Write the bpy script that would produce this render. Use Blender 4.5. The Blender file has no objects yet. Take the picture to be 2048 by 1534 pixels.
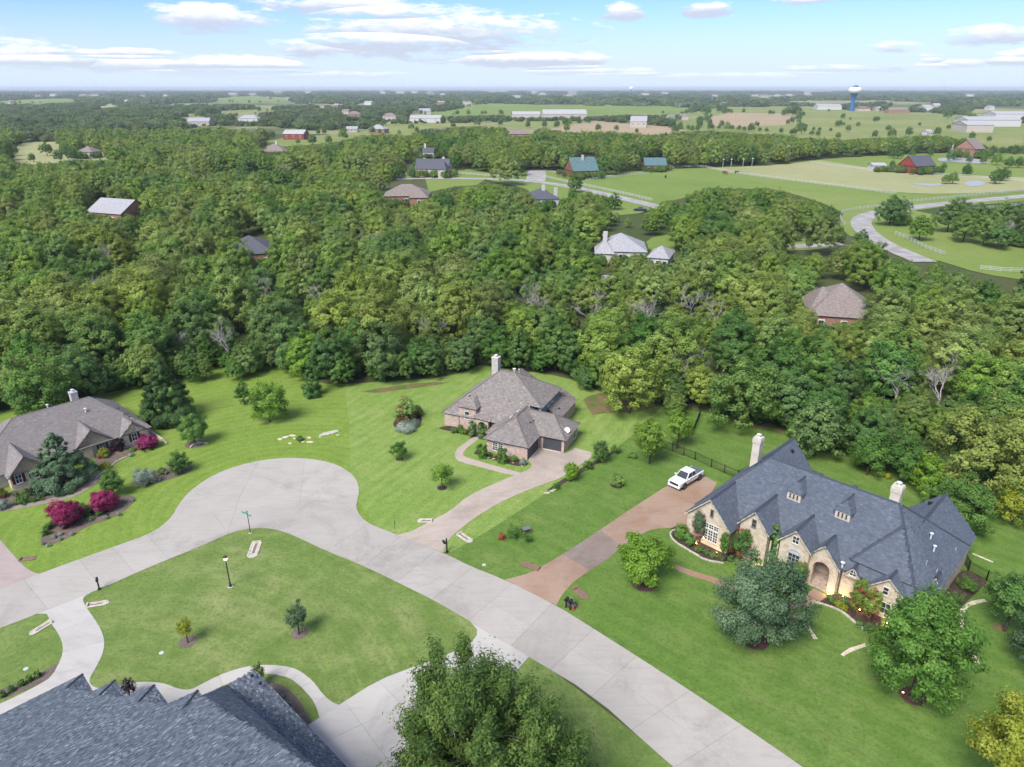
import bpy, bmesh, math, random
import numpy as np
from mathutils import Vector, Matrix, geometry
# ---------------------------------------------------------------- camera
FPX, CAMH = 1419.0, 52.0                      # focal length in photo pixels, height of the drone in metres
PITCH = math.atan((767 - 175) / FPX)
SP, CP = math.sin(PITCH), math.cos(PITCH)
sc = bpy.context.scene
C = sc.collection
cam_d = bpy.data.cameras.new('camera'); cam = bpy.data.objects.new('camera', cam_d); C.objects.link(cam)
cam_d.sensor_fit = 'HORIZONTAL'; cam_d.sensor_width = 36.0; cam_d.lens = 36.0 * FPX / 2048.0
cam_d.clip_start = 0.5; cam_d.clip_end = 120000
cam.location = (0, 0, CAMH); cam.rotation_euler = (math.pi / 2 - PITCH, 0, 0)
sc.camera = cam
# ---------------------------------------------------------------- sky, sun, exposure
SUN_EL, SUN_AZ = math.radians(50), math.radians(215)     # azimuth clockwise from +Y: behind the camera, to its left
EXPOSURE = 1.30
SKY_STR, SUN_STR = 0.116, 2.5
sc.view_settings.view_transform = 'Standard'; sc.view_settings.look = 'None'
sc.view_settings.exposure = EXPOSURE; sc.view_settings.gamma = 1.0
sc.view_settings.use_curve_mapping = False
sc.render.engine = 'CYCLES'
sc.cycles.use_denoising = True
sc.cycles.max_bounces = 6; sc.cycles.diffuse_bounces = 3; sc.cycles.glossy_bounces = 2
sc.cycles.transmission_bounces = 2; sc.cycles.transparent_max_bounces = 4; sc.cycles.volume_bounces = 0
sc.cycles.sample_clamp_indirect = 4.0
sc.cycles.caustics_reflective = False; sc.cycles.caustics_refractive = False
try:
    sc.cycles.denoising_prefilter = 'ACCURATE'
except Exception:
    pass

def ray(px, py):
    u = (px - 1024) / FPX; v = (py - 767) / FPX
    return Vector((u, CP - v * SP, -(SP + v * CP)))

class NT:
    """small helper to write node trees as expressions"""
    def __init__(s, tree):
        s.t = tree
    def n(s, typ, ins=None, **kw):
        nd = s.t.nodes.new(typ)
        for k, v in kw.items():
            setattr(nd, k, v)
        for k, v in (ins or {}).items():
            sock = nd.inputs[k]
            if isinstance(v, bpy.types.NodeSocket):
                s.t.links.new(v, sock)
            else:
                sock.default_value = v
        return nd
    def m(s, op, a, b=0.0, c=0.0, clamp=False):
        nd = s.t.nodes.new('ShaderNodeMath'); nd.operation = op; nd.use_clamp = clamp
        for i, v in enumerate((a, b, c)):
            if isinstance(v, bpy.types.NodeSocket):
                s.t.links.new(v, nd.inputs[i])
            else:
                nd.inputs[i].default_value = v
        return nd.outputs[0]
    def mix(s, f, a, b, mode='MIX'):
        nd = s.t.nodes.new('ShaderNodeMix'); nd.data_type = 'RGBA'; nd.blend_type = mode
        for i, v in ((0, f), (6, a), (7, b)):
            if isinstance(v, bpy.types.NodeSocket):
                s.t.links.new(v, nd.inputs[i])
            else:
                nd.inputs[i].default_value = (v if i == 0 else (tuple(v) + (1,))[:4])
        return nd.outputs[2]
    def ramp(s, f, pts):
        nd = s.t.nodes.new('ShaderNodeValToRGB'); e = nd.color_ramp.elements
        while len(e) < len(pts): e.new(0.5)
        for k, (p, col) in enumerate(pts):
            e[k].position = p; e[k].color = (tuple(col) + (1,))[:4]
        s.t.links.new(f, nd.inputs[0])
        return nd.outputs[0]
    def mr(s, v, a, b, c=0.0, d=1.0, smooth=True):
        nd = s.t.nodes.new('ShaderNodeMapRange'); nd.interpolation_type = 'SMOOTHSTEP' if smooth else 'LINEAR'
        s.t.links.new(v, nd.inputs[0])
        for i, x in enumerate((a, b, c, d)): nd.inputs[i + 1].default_value = x
        return nd.outputs[0]
    def noise(s, vec, scale, detail=3.0, rough=0.55, dist=0.0):
        nd = s.t.nodes.new('ShaderNodeTexNoise')
        s.t.links.new(vec, nd.inputs['Vector'])
        nd.inputs['Scale'].default_value = scale; nd.inputs['Detail'].default_value = detail
        nd.inputs['Roughness'].default_value = rough; nd.inputs['Distortion'].default_value = dist
        return nd.outputs[0]
    def link(s, a, b):
        s.t.links.new(a, b)

def build_world():
    w = bpy.data.worlds.new('World'); sc.world = w; w.use_nodes = True
    t = NT(w.node_tree); w.node_tree.nodes.clear()
    sky = t.n('ShaderNodeTexSky'); sky.sky_type = 'NISHITA'; sky.sun_disc = False
    sky.sun_elevation = SUN_EL; sky.sun_rotation = SUN_AZ
    sky.altitude = 0; sky.air_density = 1.0; sky.dust_density = 0.25; sky.ozone_density = 3.0
    d = t.n('ShaderNodeTexCoord').outputs['Generated']
    xyz = t.n('ShaderNodeSeparateXYZ', {0: d})
    x, y, z = xyz.outputs
    az = t.m('ARCTAN2', x, y); el = t.m('ARCSINE', z)
    # noise in a sheet of cloud seen edge-on: strongly squeezed in elevation
    v1 = t.n('ShaderNodeCombineXYZ', {0: t.m('MULTIPLY', az, 10.0), 1: t.m('MULTIPLY', el, 42.0), 2: t.m('MULTIPLY', y, 0.7)}).outputs[0]
    n1 = t.noise(v1, 1.0, 6.0, 0.62, 0.3)
    v2 = t.n('ShaderNodeCombineXYZ', {0: t.m('MULTIPLY', az, 34.0), 1: t.m('MULTIPLY', el, 120.0), 2: 3.0}).outputs[0]
    n2 = t.noise(v2, 1.0, 5.0, 0.6, 0.2)
    blobs = [(890, 60, 250, 34), (735, 97, 175, 21), (430, 38, 118, 24), (700, 12, 185, 17), (40, 108, 125, 28), (300, 131, 330, 13),
             (480, 128, 125, 14), (1060, 120, 200, 13), (1245, 25, 42, 15), (1412, 18, 52, 14), (1610, 1, 60, 9), (1968, 72, 95, 19),
             (1785, 95, 58, 11), (1860, 112, 34, 10), (1920, 128, 150, 10), (2035, 115, 55, 15), (1720, 137, 150, 10), (1190, 143, 140, 8),
             (240, 106, 110, 8), (560, 150, 260, 8), (1420, 155, 300, 8), (-180, 60, 150, 30), (2250, 40, 140, 25)]
    dens = None; shade = None
    for cx, cy, hw, hh in blobs:
        r = ray(cx, cy).normalized(); a0 = math.atan2(r.x, r.y); e0 = math.asin(r.z)
        r2 = ray(cx + hw, cy).normalized(); wa = abs(math.atan2(r2.x, r2.y) - a0)
        r3 = ray(cx, cy - hh).normalized(); we = abs(math.asin(r3.z) - e0) * 1.22
        da = t.m('DIVIDE', t.m('SUBTRACT', az, a0), wa)
        de = t.m('DIVIDE', t.m('SUBTRACT', el, e0), we)
        v = t.m('SUBTRACT', 1.0, t.m('ADD', t.m('MULTIPLY', da, da), t.m('MULTIPLY', de, de)))
        sh = t.m('MULTIPLY', t.m('GREATER_THAN', v, -0.6), de)
        if dens is None:
            dens, shade = v, sh
        else:
            dens = t.m('SMOOTH_MAX', dens, v, 0.35); shade = t.m('ADD', shade, sh)
    wob = t.m('ADD', t.m('MULTIPLY', t.m('SUBTRACT', n1, 0.5), 3.4), t.m('MULTIPLY', t.m('SUBTRACT', n2, 0.5), 2.6))
    dens = t.m('ADD', dens, t.m('MULTIPLY', wob, 1.1))
    c1 = t.mr(dens, -0.30, 0.72)
    # the same broken cloud goes on overhead
    zz = t.m('ADD', t.m('MAXIMUM', z, 0.0), 0.18)
    pv = t.n('ShaderNodeCombineXYZ', {0: t.m('DIVIDE', x, zz), 1: t.m('DIVIDE', y, zz), 2: 0.0}).outputs[0]
    n3 = t.noise(pv, 1.6, 6.0, 0.6, 0.2)
    c2 = t.m('MULTIPLY', t.mr(n3, 0.44, 0.58), t.mr(el, 0.10, 0.30))
    cov = t.m('MAXIMUM', c1, c2)
    cov = t.m('MULTIPLY', cov, t.mr(el, 0.004, 0.03))
    shd = t.mr(t.m('ADD', shade, t.m('MULTIPLY', t.m('SUBTRACT', n2, 0.5), 1.5)), -0.45, 0.65)
    ccol = t.mix(shd, (2.25, 2.5, 3.0), (4.0, 4.05, 4.15))
    blue = t.mix(1.0, sky.outputs[0], (.37, .455, .755), 'MULTIPLY')
    veil = t.mix(t.mr(el, 0.0, 0.10, 0.92, 0.0), blue, (2.65, 3.1, 3.6))
    col = t.mix(t.m('MULTIPLY', cov, 0.93), veil, ccol)
    bg = t.n('ShaderNodeBackground', {'Color': col, 'Strength': SKY_STR})
    out = t.n('ShaderNodeOutputWorld', {'Surface': bg.outputs[0]})
    w.cycles.sampling_method = 'MANUAL'; w.cycles.sample_map_resolution = 1024
build_world()
sl = bpy.data.lights.new('sun', 'SUN'); sl.energy = SUN_STR; sl.angle = math.radians(28); sl.color = (1.0, 0.95, 0.87)
so = bpy.data.objects.new('sun', sl); C.objects.link(so)
sdir = Vector((math.sin(SUN_AZ) * math.cos(SUN_EL), math.cos(SUN_AZ) * math.cos(SUN_EL), math.sin(SUN_EL)))
so.rotation_euler = sdir.to_track_quat('Z', 'Y').to_euler(); so.location = (0, 0, 200)
# ---------------------------------------------------------------- photo pixel -> ground
def P(px, py, z=0.0):
    r = ray(px, py); t = (z - CAMH) / r.z
    return Vector((r.x * t, r.y * t, z))
def proj(X, Y, Z):
    dz = Z - CAMH; zc = Y * CP - dz * SP; yc = -(Y * SP + dz * CP)
    return 1024 + FPX * X / zc, 767 + FPX * yc / zc
def zat(px, py, Y):
    r = ray(px, py); return CAMH + r.z * Y / r.y
def zm(ox, oy, f):
    return lambda pts: [(ox + f * a, oy + f * b) for a, b in pts]
Z1, Z2, Z3, Z4 = zm(0, 1000, .25), zm(300, 860, .25), zm(700, 880, .25), zm(1000, 900, .25)
ZA, ZB, ZC = zm(1280, 820, .3755), zm(860, 690, .1858), zm(0, 740, .2152)
Z5, Z6 = zm(0, 1250, .1855), zm(380, 1250, .2344)
L6, L7, L8 = zm(0, 150, .3418), zm(680, 150, .3418), zm(1348, 150, .3418)
def inpoly(x, y, poly):
    c = False; j = len(poly) - 1
    for i in range(len(poly)):
        xi, yi = poly[i]; xj, yj = poly[j]
        if (yi > y) != (yj > y) and x < (xj - xi) * (y - yi) / (yj - yi) + xi: c = not c
        j = i
    return c
def smooth_loop(pts, it=2):
    """rounds a closed outline, leaving its sharp corners"""
    pts = [Vector(p) for p in pts]
    def sharp(i):
        e, f = pts[i] - pts[i - 1], pts[(i + 1) % len(pts)] - pts[i]
        return e.length < 1e-6 or f.length < 1e-6 or e.normalized().dot(f.normalized()) < .45
    keep = {tuple(pts[i]) for i in range(len(pts)) if sharp(i)}
    for _ in range(it):
        out = []
        for i in range(len(pts)):
            a, b = pts[i], pts[(i + 1) % len(pts)]
            if (b - a).length < 0.25: out.append(a); continue
            if tuple(a) in keep: out.append(a)
            else: out.append(a * .75 + b * .25)
            if tuple(b) not in keep: out.append(a * .25 + b * .75)
        pts = out
    return pts
# ---------------------------------------------------------------- object helpers
def tag(o, label, cat, group=None, kind=None):
    if label: o['label'] = label
    if cat: o['category'] = cat
    if group: o['group'] = group
    if kind: o['kind'] = kind
    return o
def empty(name, loc=(0, 0, 0), rz=0.0, label=None, cat=None, group=None, s=1.0):
    o = bpy.data.objects.new(name, None); C.objects.link(o)
    o.location = loc; o.rotation_euler = (0, 0, rz); o.scale = (s, s, s); o.empty_display_size = 0.2
    tag(o, label, cat, group); return o
def link_mesh(name, me, parent=None, mat=None):
    o = bpy.data.objects.new(name, me); C.objects.link(o)
    if parent: o.parent = parent
    if mat and not me.materials: me.materials.append(mat)
    return o
class MB:
    """collects boxes, prisms and tubes; build() links them as one mesh"""
    def __init__(s): s.v = []; s.f = []
    def poly(s, pts):
        k = len(s.v); s.v += [tuple(p) for p in pts]; s.f.append(tuple(range(k, k + len(pts)))); return s
    def box(s, c, d, rz=0.0, rx=0.0, ry=0.0):
        M = Matrix.Translation(c) @ Matrix.Rotation(rz, 4, 'Z') @ Matrix.Rotation(ry, 4, 'Y') @ Matrix.Rotation(rx, 4, 'X')
        k = len(s.v); x, y, z = d[0] / 2, d[1] / 2, d[2] / 2
        for a, b, e in ((-x, -y, -z), (x, -y, -z), (x, y, -z), (-x, y, -z), (-x, -y, z), (x, -y, z), (x, y, z), (-x, y, z)):
            s.v.append(tuple(M @ Vector((a, b, e))))
        for q in ((0, 3, 2, 1), (4, 5, 6, 7), (0, 1, 5, 4), (1, 2, 6, 5), (2, 3, 7, 6), (3, 0, 4, 7)):
            s.f.append(tuple(k + i for i in q))
        return s
    def bx(s, x0, x1, y0, y1, z0, z1):
        return s.box(((x0 + x1) / 2, (y0 + y1) / 2, (z0 + z1) / 2), (x1 - x0, y1 - y0, z1 - z0))
    def solid(s, pts, off):
        """polygon pts swept by vector off (prism)"""
        pts = [Vector(p) for p in pts]; off = Vector(off); n = len(pts); k = len(s.v)
        nrm = Vector((0, 0, 0))
        for i in range(n): nrm += pts[i].cross(pts[(i + 1) % n])
        if nrm.dot(off) > 0: pts = pts[::-1]
        s.v += [tuple(p) for p in pts] + [tuple(p + off) for p in pts]
        s.f.append(tuple(range(k, k + n))); s.f.append(tuple(range(k + 2 * n - 1, k + n - 1, -1)))
        for i in range(n):
            j = (i + 1) % n; s.f.append((k + j, k + i, k + n + i, k + n + j))
        return s
    def tube(s, pts, rad, n=6, cap=True):
        pts = [Vector(p) for p in pts]; k = len(s.v); m = len(pts)
        for i, p in enumerate(pts):
            d = (pts[min(i + 1, m - 1)] - pts[max(i - 1, 0)])
            d = d.normalized() if d.length > 1e-6 else Vector((0, 0, 1))
            a = d.orthogonal().normalized(); b = d.cross(a)
            r = rad[i] if hasattr(rad, '__len__') else rad
            for q in range(n):
                th = 2 * math.pi * q / n; s.v.append(tuple(p + a * (math.cos(th) * r) + b * (math.sin(th) * r)))
        for i in range(m - 1):
            for q in range(n):
                q2 = (q + 1) % n; s.f.append((k + i * n + q, k + i * n + q2, k + (i + 1) * n + q2, k + (i + 1) * n + q))
        if cap:
            s.f.append(tuple(k + q for q in range(n - 1, -1, -1))); s.f.append(tuple(k + (m - 1) * n + q for q in range(n)))
        return s
    def lathe(s, prof, c=(0, 0, 0), n=16):
        k = len(s.v); m = len(prof)
        for r, z in prof:
            for q in range(n):
                th = 2 * math.pi * q / n; s.v.append((c[0] + r * math.cos(th), c[1] + r * math.sin(th), c[2] + z))
        for i in range(m - 1):
            for q in range(n):
                q2 = (q + 1) % n; s.f.append((k + i * n + q, k + i * n + q2, k + (i + 1) * n + q2, k + (i + 1) * n + q))
        s.f.append(tuple(k + q for q in range(n - 1, -1, -1))); s.f.append(tuple(k + (m - 1) * n + q for q in range(n)))
        return s
    def mesh(s, name, mat=None, smooth=False):
        me = bpy.data.meshes.new(name); me.from_pydata(s.v, [], s.f); me.update()
        if mat: me.materials.append(mat)
        if smooth:
            for p in me.polygons: p.use_smooth = True
        return me
    def build(s, name, mat, parent=None, smooth=False):
        return link_mesh(name, s.mesh(name, mat, smooth), parent)
# ---------------------------------------------------------------- materials
MATS = {}
def principled(name):
    m = bpy.data.materials.new(name); m.use_nodes = True; m.node_tree.nodes.clear()
    t = NT(m.node_tree); b = t.n('ShaderNodeBsdfPrincipled'); o = t.n('ShaderNodeOutputMaterial', {'Surface': b.outputs[0]})
    MATS[name] = m
    return m, t, b
def bump(t, b, h, strength=0.3, dist=0.02):
    bp = t.n('ShaderNodeBump', {'Height': h, 'Strength': strength, 'Distance': dist}); t.link(bp.outputs[0], b.inputs['Normal'])
def plain(name, col, rough=0.6, var=0.12, scale=3.0, metal=0.0, spec=0.5, bmp=0.0):
    m, t, b = principled(name)
    tc = t.n('ShaderNodeTexCoord').outputs['Object']
    n = t.noise(tc, scale, 4.0)
    lo = tuple(max(0, c * (1 - var * 1.6)) for c in col); hi = tuple(min(1, c * (1 + var)) for c in col)
    t.link(t.mix(t.mr(n, .3, .7), lo, hi), b.inputs['Base Color'])
    b.inputs['Roughness'].default_value = rough; b.inputs['Metallic'].default_value = metal
    b.inputs['Specular IOR Level'].default_value = spec
    if bmp: bump(t, b, n, bmp, 0.03)
    return m
def mat_concrete(name, base, stain, scale=1.0, dark=0.5):
    m, t, b = principled(name)
    p = t.n('ShaderNodeNewGeometry').outputs['Position']
    oi = t.n('ShaderNodeObjectInfo').outputs['Random']
    n1 = t.noise(p, 0.22 * scale, 4, .6, .4); n2 = t.noise(p, 3.0 * scale, 4, .65); n3 = t.noise(p, 14.0, 2)
    # streaks of brushed finish and tyre dirt, stretched
    st = t.n('ShaderNodeMapping', {'Vector': p, 'Scale': (0.25, 1.6, 1.0), 'Rotation': (0, 0, 0.75)}).outputs[0]
    n4 = t.noise(st, 1.1, 4, .6)
    c = t.mix(t.mr(n1, .38, .72, 0, dark), base, stain)
    c = t.mix(t.mr(n4, .45, .75, 0, .35), c, tuple(x * .82 for x in stain))
    n5 = t.noise(p, .085, 5, .7, .8)
    c = t.mix(t.mr(n5, .47, .72, 0, .75), c, tuple(x * .72 for x in stain))
    c = t.mix(t.mr(n2, .35, .75, 0, .30), c, tuple(min(1, x * 1.13) for x in base))
    c = t.mix(t.mr(n3, .62, .75, 0, .18), c, tuple(x * .6 for x in base))
    ov = t.mr(oi, 0, 1, .94, 1.05, False)
    c = t.n('ShaderNodeHueSaturation', {'Color': c, 'Value': ov}).outputs[0]
    t.link(c, b.inputs['Base Color']); b.inputs['Roughness'].default_value = .85; b.inputs['Specular IOR Level'].default_value = .3
    bump(t, b, n2, .15, .01)
    return m
def mat_lawn(name, g1, g2, dry, center=None, period=1.6, lin=None, dryness=.35, stripe=.5, fq=.85):
    """mown grass; stripes run round `center` or along direction `lin`"""
    m, t, b = principled(name)
    p = t.n('ShaderNodeNewGeometry').outputs['Position']
    sx = t.n('ShaderNodeSeparateXYZ', {0: p})
    nb = t.noise(p, .055, 3, .55, .6); nm = t.noise(p, .32, 4, .6, .3); nf = t.noise(p, 2.6, 5, .7); nff = t.noise(p, 11.0, 3, .7)
    if center:
        dx = t.m('SUBTRACT', sx.outputs[0], center[0]); dy = t.m('SUBTRACT', sx.outputs[1], center[1])
        d = t.m('SQRT', t.m('ADD', t.m('MULTIPLY', dx, dx), t.m('MULTIPLY', dy, dy)))
        th = t.m('ARCTAN2', dx, dy)
        al = t.m('MULTIPLY', th, 14.0)
    else:
        a = lin
        d = t.m('ADD', t.m('MULTIPLY', sx.outputs[0], -math.sin(a)), t.m('MULTIPLY', sx.outputs[1], math.cos(a)))
        al = t.m('ADD', t.m('MULTIPLY', sx.outputs[0], math.cos(a)), t.m('MULTIPLY', sx.outputs[1], math.sin(a)))
    dd = t.m('ADD', d, t.m('MULTIPLY', t.m('SUBTRACT', nb, .5), 2.2))
    s = t.m('MULTIPLY_ADD', t.m('SINE', t.m('MULTIPLY', dd, 2 * math.pi / period)), .5, .5)
    # long streaks along the mowing direction
    sv = t.n('ShaderNodeCombineXYZ', {0: t.m('MULTIPLY', al, .06), 1: t.m('MULTIPLY', dd, fq), 2: 0.0}).outputs[0]
    ns = t.noise(sv, 1.0, 5, .65)
    sv2 = t.n('ShaderNodeCombineXYZ', {0: t.m('MULTIPLY', al, .25), 1: t.m('MULTIPLY', dd, fq * 4), 2: 5.0}).outputs[0]
    ns2 = t.noise(sv2, 1.0, 4, .65)
    k = t.m('ADD', t.m('MULTIPLY', s, .35 * stripe), t.m('MULTIPLY', t.mr(nm, .3, .7), .65 - .2 * stripe), clamp=True)
    c = t.mix(k, g1, g2)
    kd = t.m('MULTIPLY', t.mr(t.m('ADD', t.m('MULTIPLY', ns, .6), t.m('MULTIPLY', nm, .4)), .40, .68), t.mr(nb, .32, .66, .15, 1.0))
    c = t.mix(t.m('MULTIPLY', kd, dryness * 1.6, clamp=True), c, dry)
    c = t.mix(t.mr(ns2, .5, .8, 0, .30), c, tuple(x * .66 for x in g1))
    c = t.mix(t.mr(ns2, .28, .46, .4, 0), c, tuple(x * 1.25 for x in g2))
    ng_ = t.noise(p, .95, 4, .65)
    c = t.mix(t.mr(ng_, .48, .72, 0, .38), c, tuple(x * .70 for x in g1))
    c = t.mix(t.mr(ng_, .28, .44, .35, 0), c, tuple(x * 1.18 + .02 for x in g2))
    c = t.mix(t.mr(nf, .42, .75, 0, .65), c, tuple(x * .50 for x in g1))
    c = t.mix(t.mr(nff, .46, .75, 0, .5), c, tuple(x * 1.4 for x in g2))
    t.link(c, b.inputs['Base Color']); b.inputs['Roughness'].default_value = .9; b.inputs['Specular IOR Level'].default_value = .15
    bump(t, b, t.m('ADD', nf, nff), .6, .06)
    return m
def mat_field(name, cols, scale=.01, rough=.95, fine=.25):
    m, t, b = principled(name)
    p = t.n('ShaderNodeNewGeometry').outputs['Position']
    n1 = t.noise(p, scale, 5, .6, .5); n2 = t.noise(p, scale * 9, 5, .65); n3 = t.noise(p, fine, 3)
    c = t.ramp(t.m('ADD', t.m('MULTIPLY', n1, .65), t.m('MULTIPLY', n2, .35)), cols)
    c = t.mix(t.mr(n3, .5, .8, 0, .3), c, tuple(x * .6 for x in cols[0][1]))
    t.link(c, b.inputs['Base Color']); b.inputs['Roughness'].default_value = rough; b.inputs['Specular IOR Level'].default_value = .1
    return m
def mat_mulch(name, c1, c2):
    m, t, b = principled(name)
    p = t.n('ShaderNodeNewGeometry').outputs['Position']
    n1 = t.noise(p, 7.0, 5, .75); n2 = t.noise(p, .6, 3)
    c = t.mix(t.mr(n1, .32, .68), c1, c2); c = t.mix(t.mr(n2, .4, .7, 0, .3), c, tuple(x * 1.3 for x in c2))
    t.link(c, b.inputs['Base Color']); b.inputs['Roughness'].default_value = .95; b.inputs['Specular IOR Level'].default_value = .1
    bump(t, b, n1, .9, .08)
    return m
def mat_dirt(name, c1, c2, g):
    """worn ground: bare soil broken up by thin grass"""
    m, t, b = principled(name)
    p = t.n('ShaderNodeNewGeometry').outputs['Position']
    n1 = t.noise(p, 5.0, 5, .75); n2 = t.noise(p, .45, 5, .7, .6)
    c = t.mix(t.mr(n1, .32, .68), c1, c2); c = t.mix(t.mr(n2, .42, .58), g, c)
    t.link(c, b.inputs['Base Color']); b.inputs['Roughness'].default_value = .95; b.inputs['Specular IOR Level'].default_value = .1
    bump(t, b, n1, .7, .06)
    return m
def mat_leaf(name, c_dark, c_mid, c_lite, trans=.35, objvar=.5, rough=.6):
    """foliage: colour varies from leaf to leaf (tint) and from plant to plant"""
    m = bpy.data.materials.new(name); m.use_nodes = True; m.node_tree.nodes.clear(); MATS[name] = m
    t = NT(m.node_tree)
    tint = t.n('ShaderNodeAttribute', attribute_name='tint').outputs['Fac']
    oi = t.n('ShaderNodeObjectInfo').outputs['Random']
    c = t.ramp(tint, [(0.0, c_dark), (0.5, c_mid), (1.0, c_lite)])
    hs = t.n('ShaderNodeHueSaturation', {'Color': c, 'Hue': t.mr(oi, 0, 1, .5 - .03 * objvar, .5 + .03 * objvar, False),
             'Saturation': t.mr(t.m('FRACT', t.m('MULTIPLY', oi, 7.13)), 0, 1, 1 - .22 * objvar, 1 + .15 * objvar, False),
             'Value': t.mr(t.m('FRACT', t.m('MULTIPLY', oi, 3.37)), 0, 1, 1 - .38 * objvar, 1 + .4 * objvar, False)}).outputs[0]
    d = t.n('ShaderNodeBsdfPrincipled', {'Base Color': hs, 'Roughness': rough}); d.inputs['Specular IOR Level'].default_value = .2
    tr = t.n('ShaderNodeBsdfTranslucent', {'Color': t.mix(.5, hs, tuple(min(1, x * 1.5) for x in c_lite))})
    mx = t.n('ShaderNodeMixShader', {0: trans}); t.link(d.outputs[0], mx.inputs[1]); t.link(tr.outputs[0], mx.inputs[2])
    t.n('ShaderNodeOutputMaterial', {'Surface': mx.outputs[0]})
    return m
def mat_shingle(name, cols, objvar=0.0):
    """shingle colour by tab (tint) with broad weathering"""
    m, t, b = principled(name)
    tint = t.n('ShaderNodeAttribute', attribute_name='tint').outputs['Fac']
    p = t.n('ShaderNodeTexCoord').outputs['Object']
    n = t.noise(p, .35, 4, .6); n2 = t.noise(p, 22.0, 3, .7)
    c = t.ramp(tint, cols)
    c = t.mix(t.mr(n, .35, .7, 0, .28), c, tuple(x * .8 for x in cols[1][1]))
    c = t.mix(t.mr(n2, .5, .8, 0, .3), c, tuple(x * .5 for x in cols[0][1]))
    t.link(c, b.inputs['Base Color']); b.inputs['Roughness'].default_value = .85; b.inputs['Specular IOR Level'].default_value = .35
    return m
def mat_stone(name, cols, scale=2.4, mortar=(.42, .37, .3)):
    m, t, b = principled(name)
    p = t.n('ShaderNodeTexCoord').outputs['Object']
    mp = t.n('ShaderNodeMapping', {'Vector': p, 'Scale': (1, 1, 1.7)}).outputs[0]
    v = t.n('ShaderNodeTexVoronoi', {'Vector': mp, 'Scale': scale}); e = t.n('ShaderNodeTexVoronoi', {'Vector': mp, 'Scale': scale}, feature='DISTANCE_TO_EDGE')
    sep = t.n('ShaderNodeSeparateColor', {0: v.outputs['Color']}).outputs[0]
    n = t.noise(p, 9.0, 4, .6)
    c = t.ramp(sep, cols); c = t.mix(t.mr(n, .4, .75, 0, .35), c, tuple(x * .75 for x in cols[1][1]))
    c = t.mix(t.mr(e.outputs['Distance'], .0, .05, .85, 0), c, mortar)
    t.link(c, b.inputs['Base Color']); b.inputs['Roughness'].default_value = .9; b.inputs['Specular IOR Level'].default_value = .2
    bump(t, b, t.m('ADD', t.mr(e.outputs['Distance'], 0, .08), t.m('MULTIPLY', n, .4)), .5, .03)
    return m
def mat_brick(name, c1, c2, mort, scale=1.0):
    """brick courses laid on walls of any heading: uses x+y along the wall and z up"""
    m, t, b = principled(name)
    p = t.n('ShaderNodeSeparateXYZ', {0: t.n('ShaderNodeTexCoord').outputs['Object']})
    vec = t.n('ShaderNodeCombineXYZ', {0: t.m('ADD', p.outputs[0], p.outputs[1]), 1: p.outputs[2], 2: 0.0}).outputs[0]
    br = t.n('ShaderNodeTexBrick', {'Vector': vec, 'Color1': c1 + (1,), 'Color2': c2 + (1,), 'Mortar': mort + (1,), 'Scale': 1.0,
             'Mortar Size': .012 * scale, 'Brick Width': .30 * scale, 'Row Height': .11 * scale, 'Bias': -.1})
    n = t.noise(t.n('ShaderNodeTexCoord').outputs['Object'], 2.2, 5, .7)
    c = t.mix(t.mr(n, .42, .66, 0, .55), br.outputs[0], tuple(min(1, x * 1.25) for x in mort))
    c = t.mix(t.mr(n, .25, .42, .4, 0), c, tuple(x * .55 for x in c1))
    t.link(c, b.inputs['Base Color']); b.inputs['Roughness'].default_value = .9; b.inputs['Specular IOR Level'].default_value = .2
    return m
# ================================================================ ground, lawns, paving
mat_field('ground', [(.30, (.040, .055, .018)), (.45, (.055, .080, .026)), (.58, (.080, .085, .035)), (.70, (.060, .050, .028))], .012)
BULB = P(535, 1000)
mat_lawn('lawn_bright', (0.124, 0.198, 0.029), (0.182, 0.273, 0.044), (0.268, 0.278, 0.094), (BULB.x, BULB.y), 1.7, dryness=.24, stripe=1.15)
mat_lawn('lawn_mid', (0.135, 0.218, 0.041), (0.190, 0.285, 0.059), (0.302, 0.317, 0.125), lin=math.radians(62), period=1.9, dryness=.40, stripe=1.1)
mat_lawn('lawn_deep', (0.077, 0.147, 0.024), (0.114, 0.198, 0.035), (0.193, 0.227, 0.071), lin=math.radians(-40), period=2.2, dryness=.42, stripe=1.0, fq=.6)
fl = P(60, 1560)
mat_lawn('lawn_dry', (0.103, 0.163, 0.035), (0.150, 0.219, 0.051), (0.289, 0.292, 0.132), (fl.x, fl.y), 6.0, dryness=.42, stripe=.08, fq=.34)
mat_concrete('road_concrete', (.352, .330, .292), (.300, .276, .240))
mat_concrete('drive_white', (.400, .384, .350), (.345, .330, .300), dark=.4)
mat_concrete('drive_tan', (.385, .325, .270), (.315, .262, .215), dark=.6)
mat_concrete('drive_red', (.300, .218, .158), (.262, .148, .090), dark=.8)
mat_concrete('drive_grey', (.225, .185, .155), (.185, .135, .105), dark=.8)
mat_concrete('drive_mauve', (.33, .275, .25), (.265, .215, .195), dark=.6)
mat_concrete('walk_brown', (.27, .22, .19), (.215, .17, .15), dark=.6)
mat_concrete('joint_fill', (.20, .185, .17), (.16, .15, .135))
mat_mulch('mulch_grey', (.085, .065, .05), (.185, .15, .125))
mat_mulch('mulch_dark', (.028, .020, .017), (.085, .060, .048))
mat_mulch('mulch_red', (.055, .030, .025), (.13, .075, .06))
mat_dirt('red_dirt', (.13, .085, .045), (.23, .15, .085), (.085, .125, .032))
mat_stone('stone_edge', [(0, (.48, .40, .28)), (.5, (.62, .55, .42)), (1, (.55, .44, .31))], 3.0)
plain('edge_white', (.44, .40, .33), .8, .15, 2.0)

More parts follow.
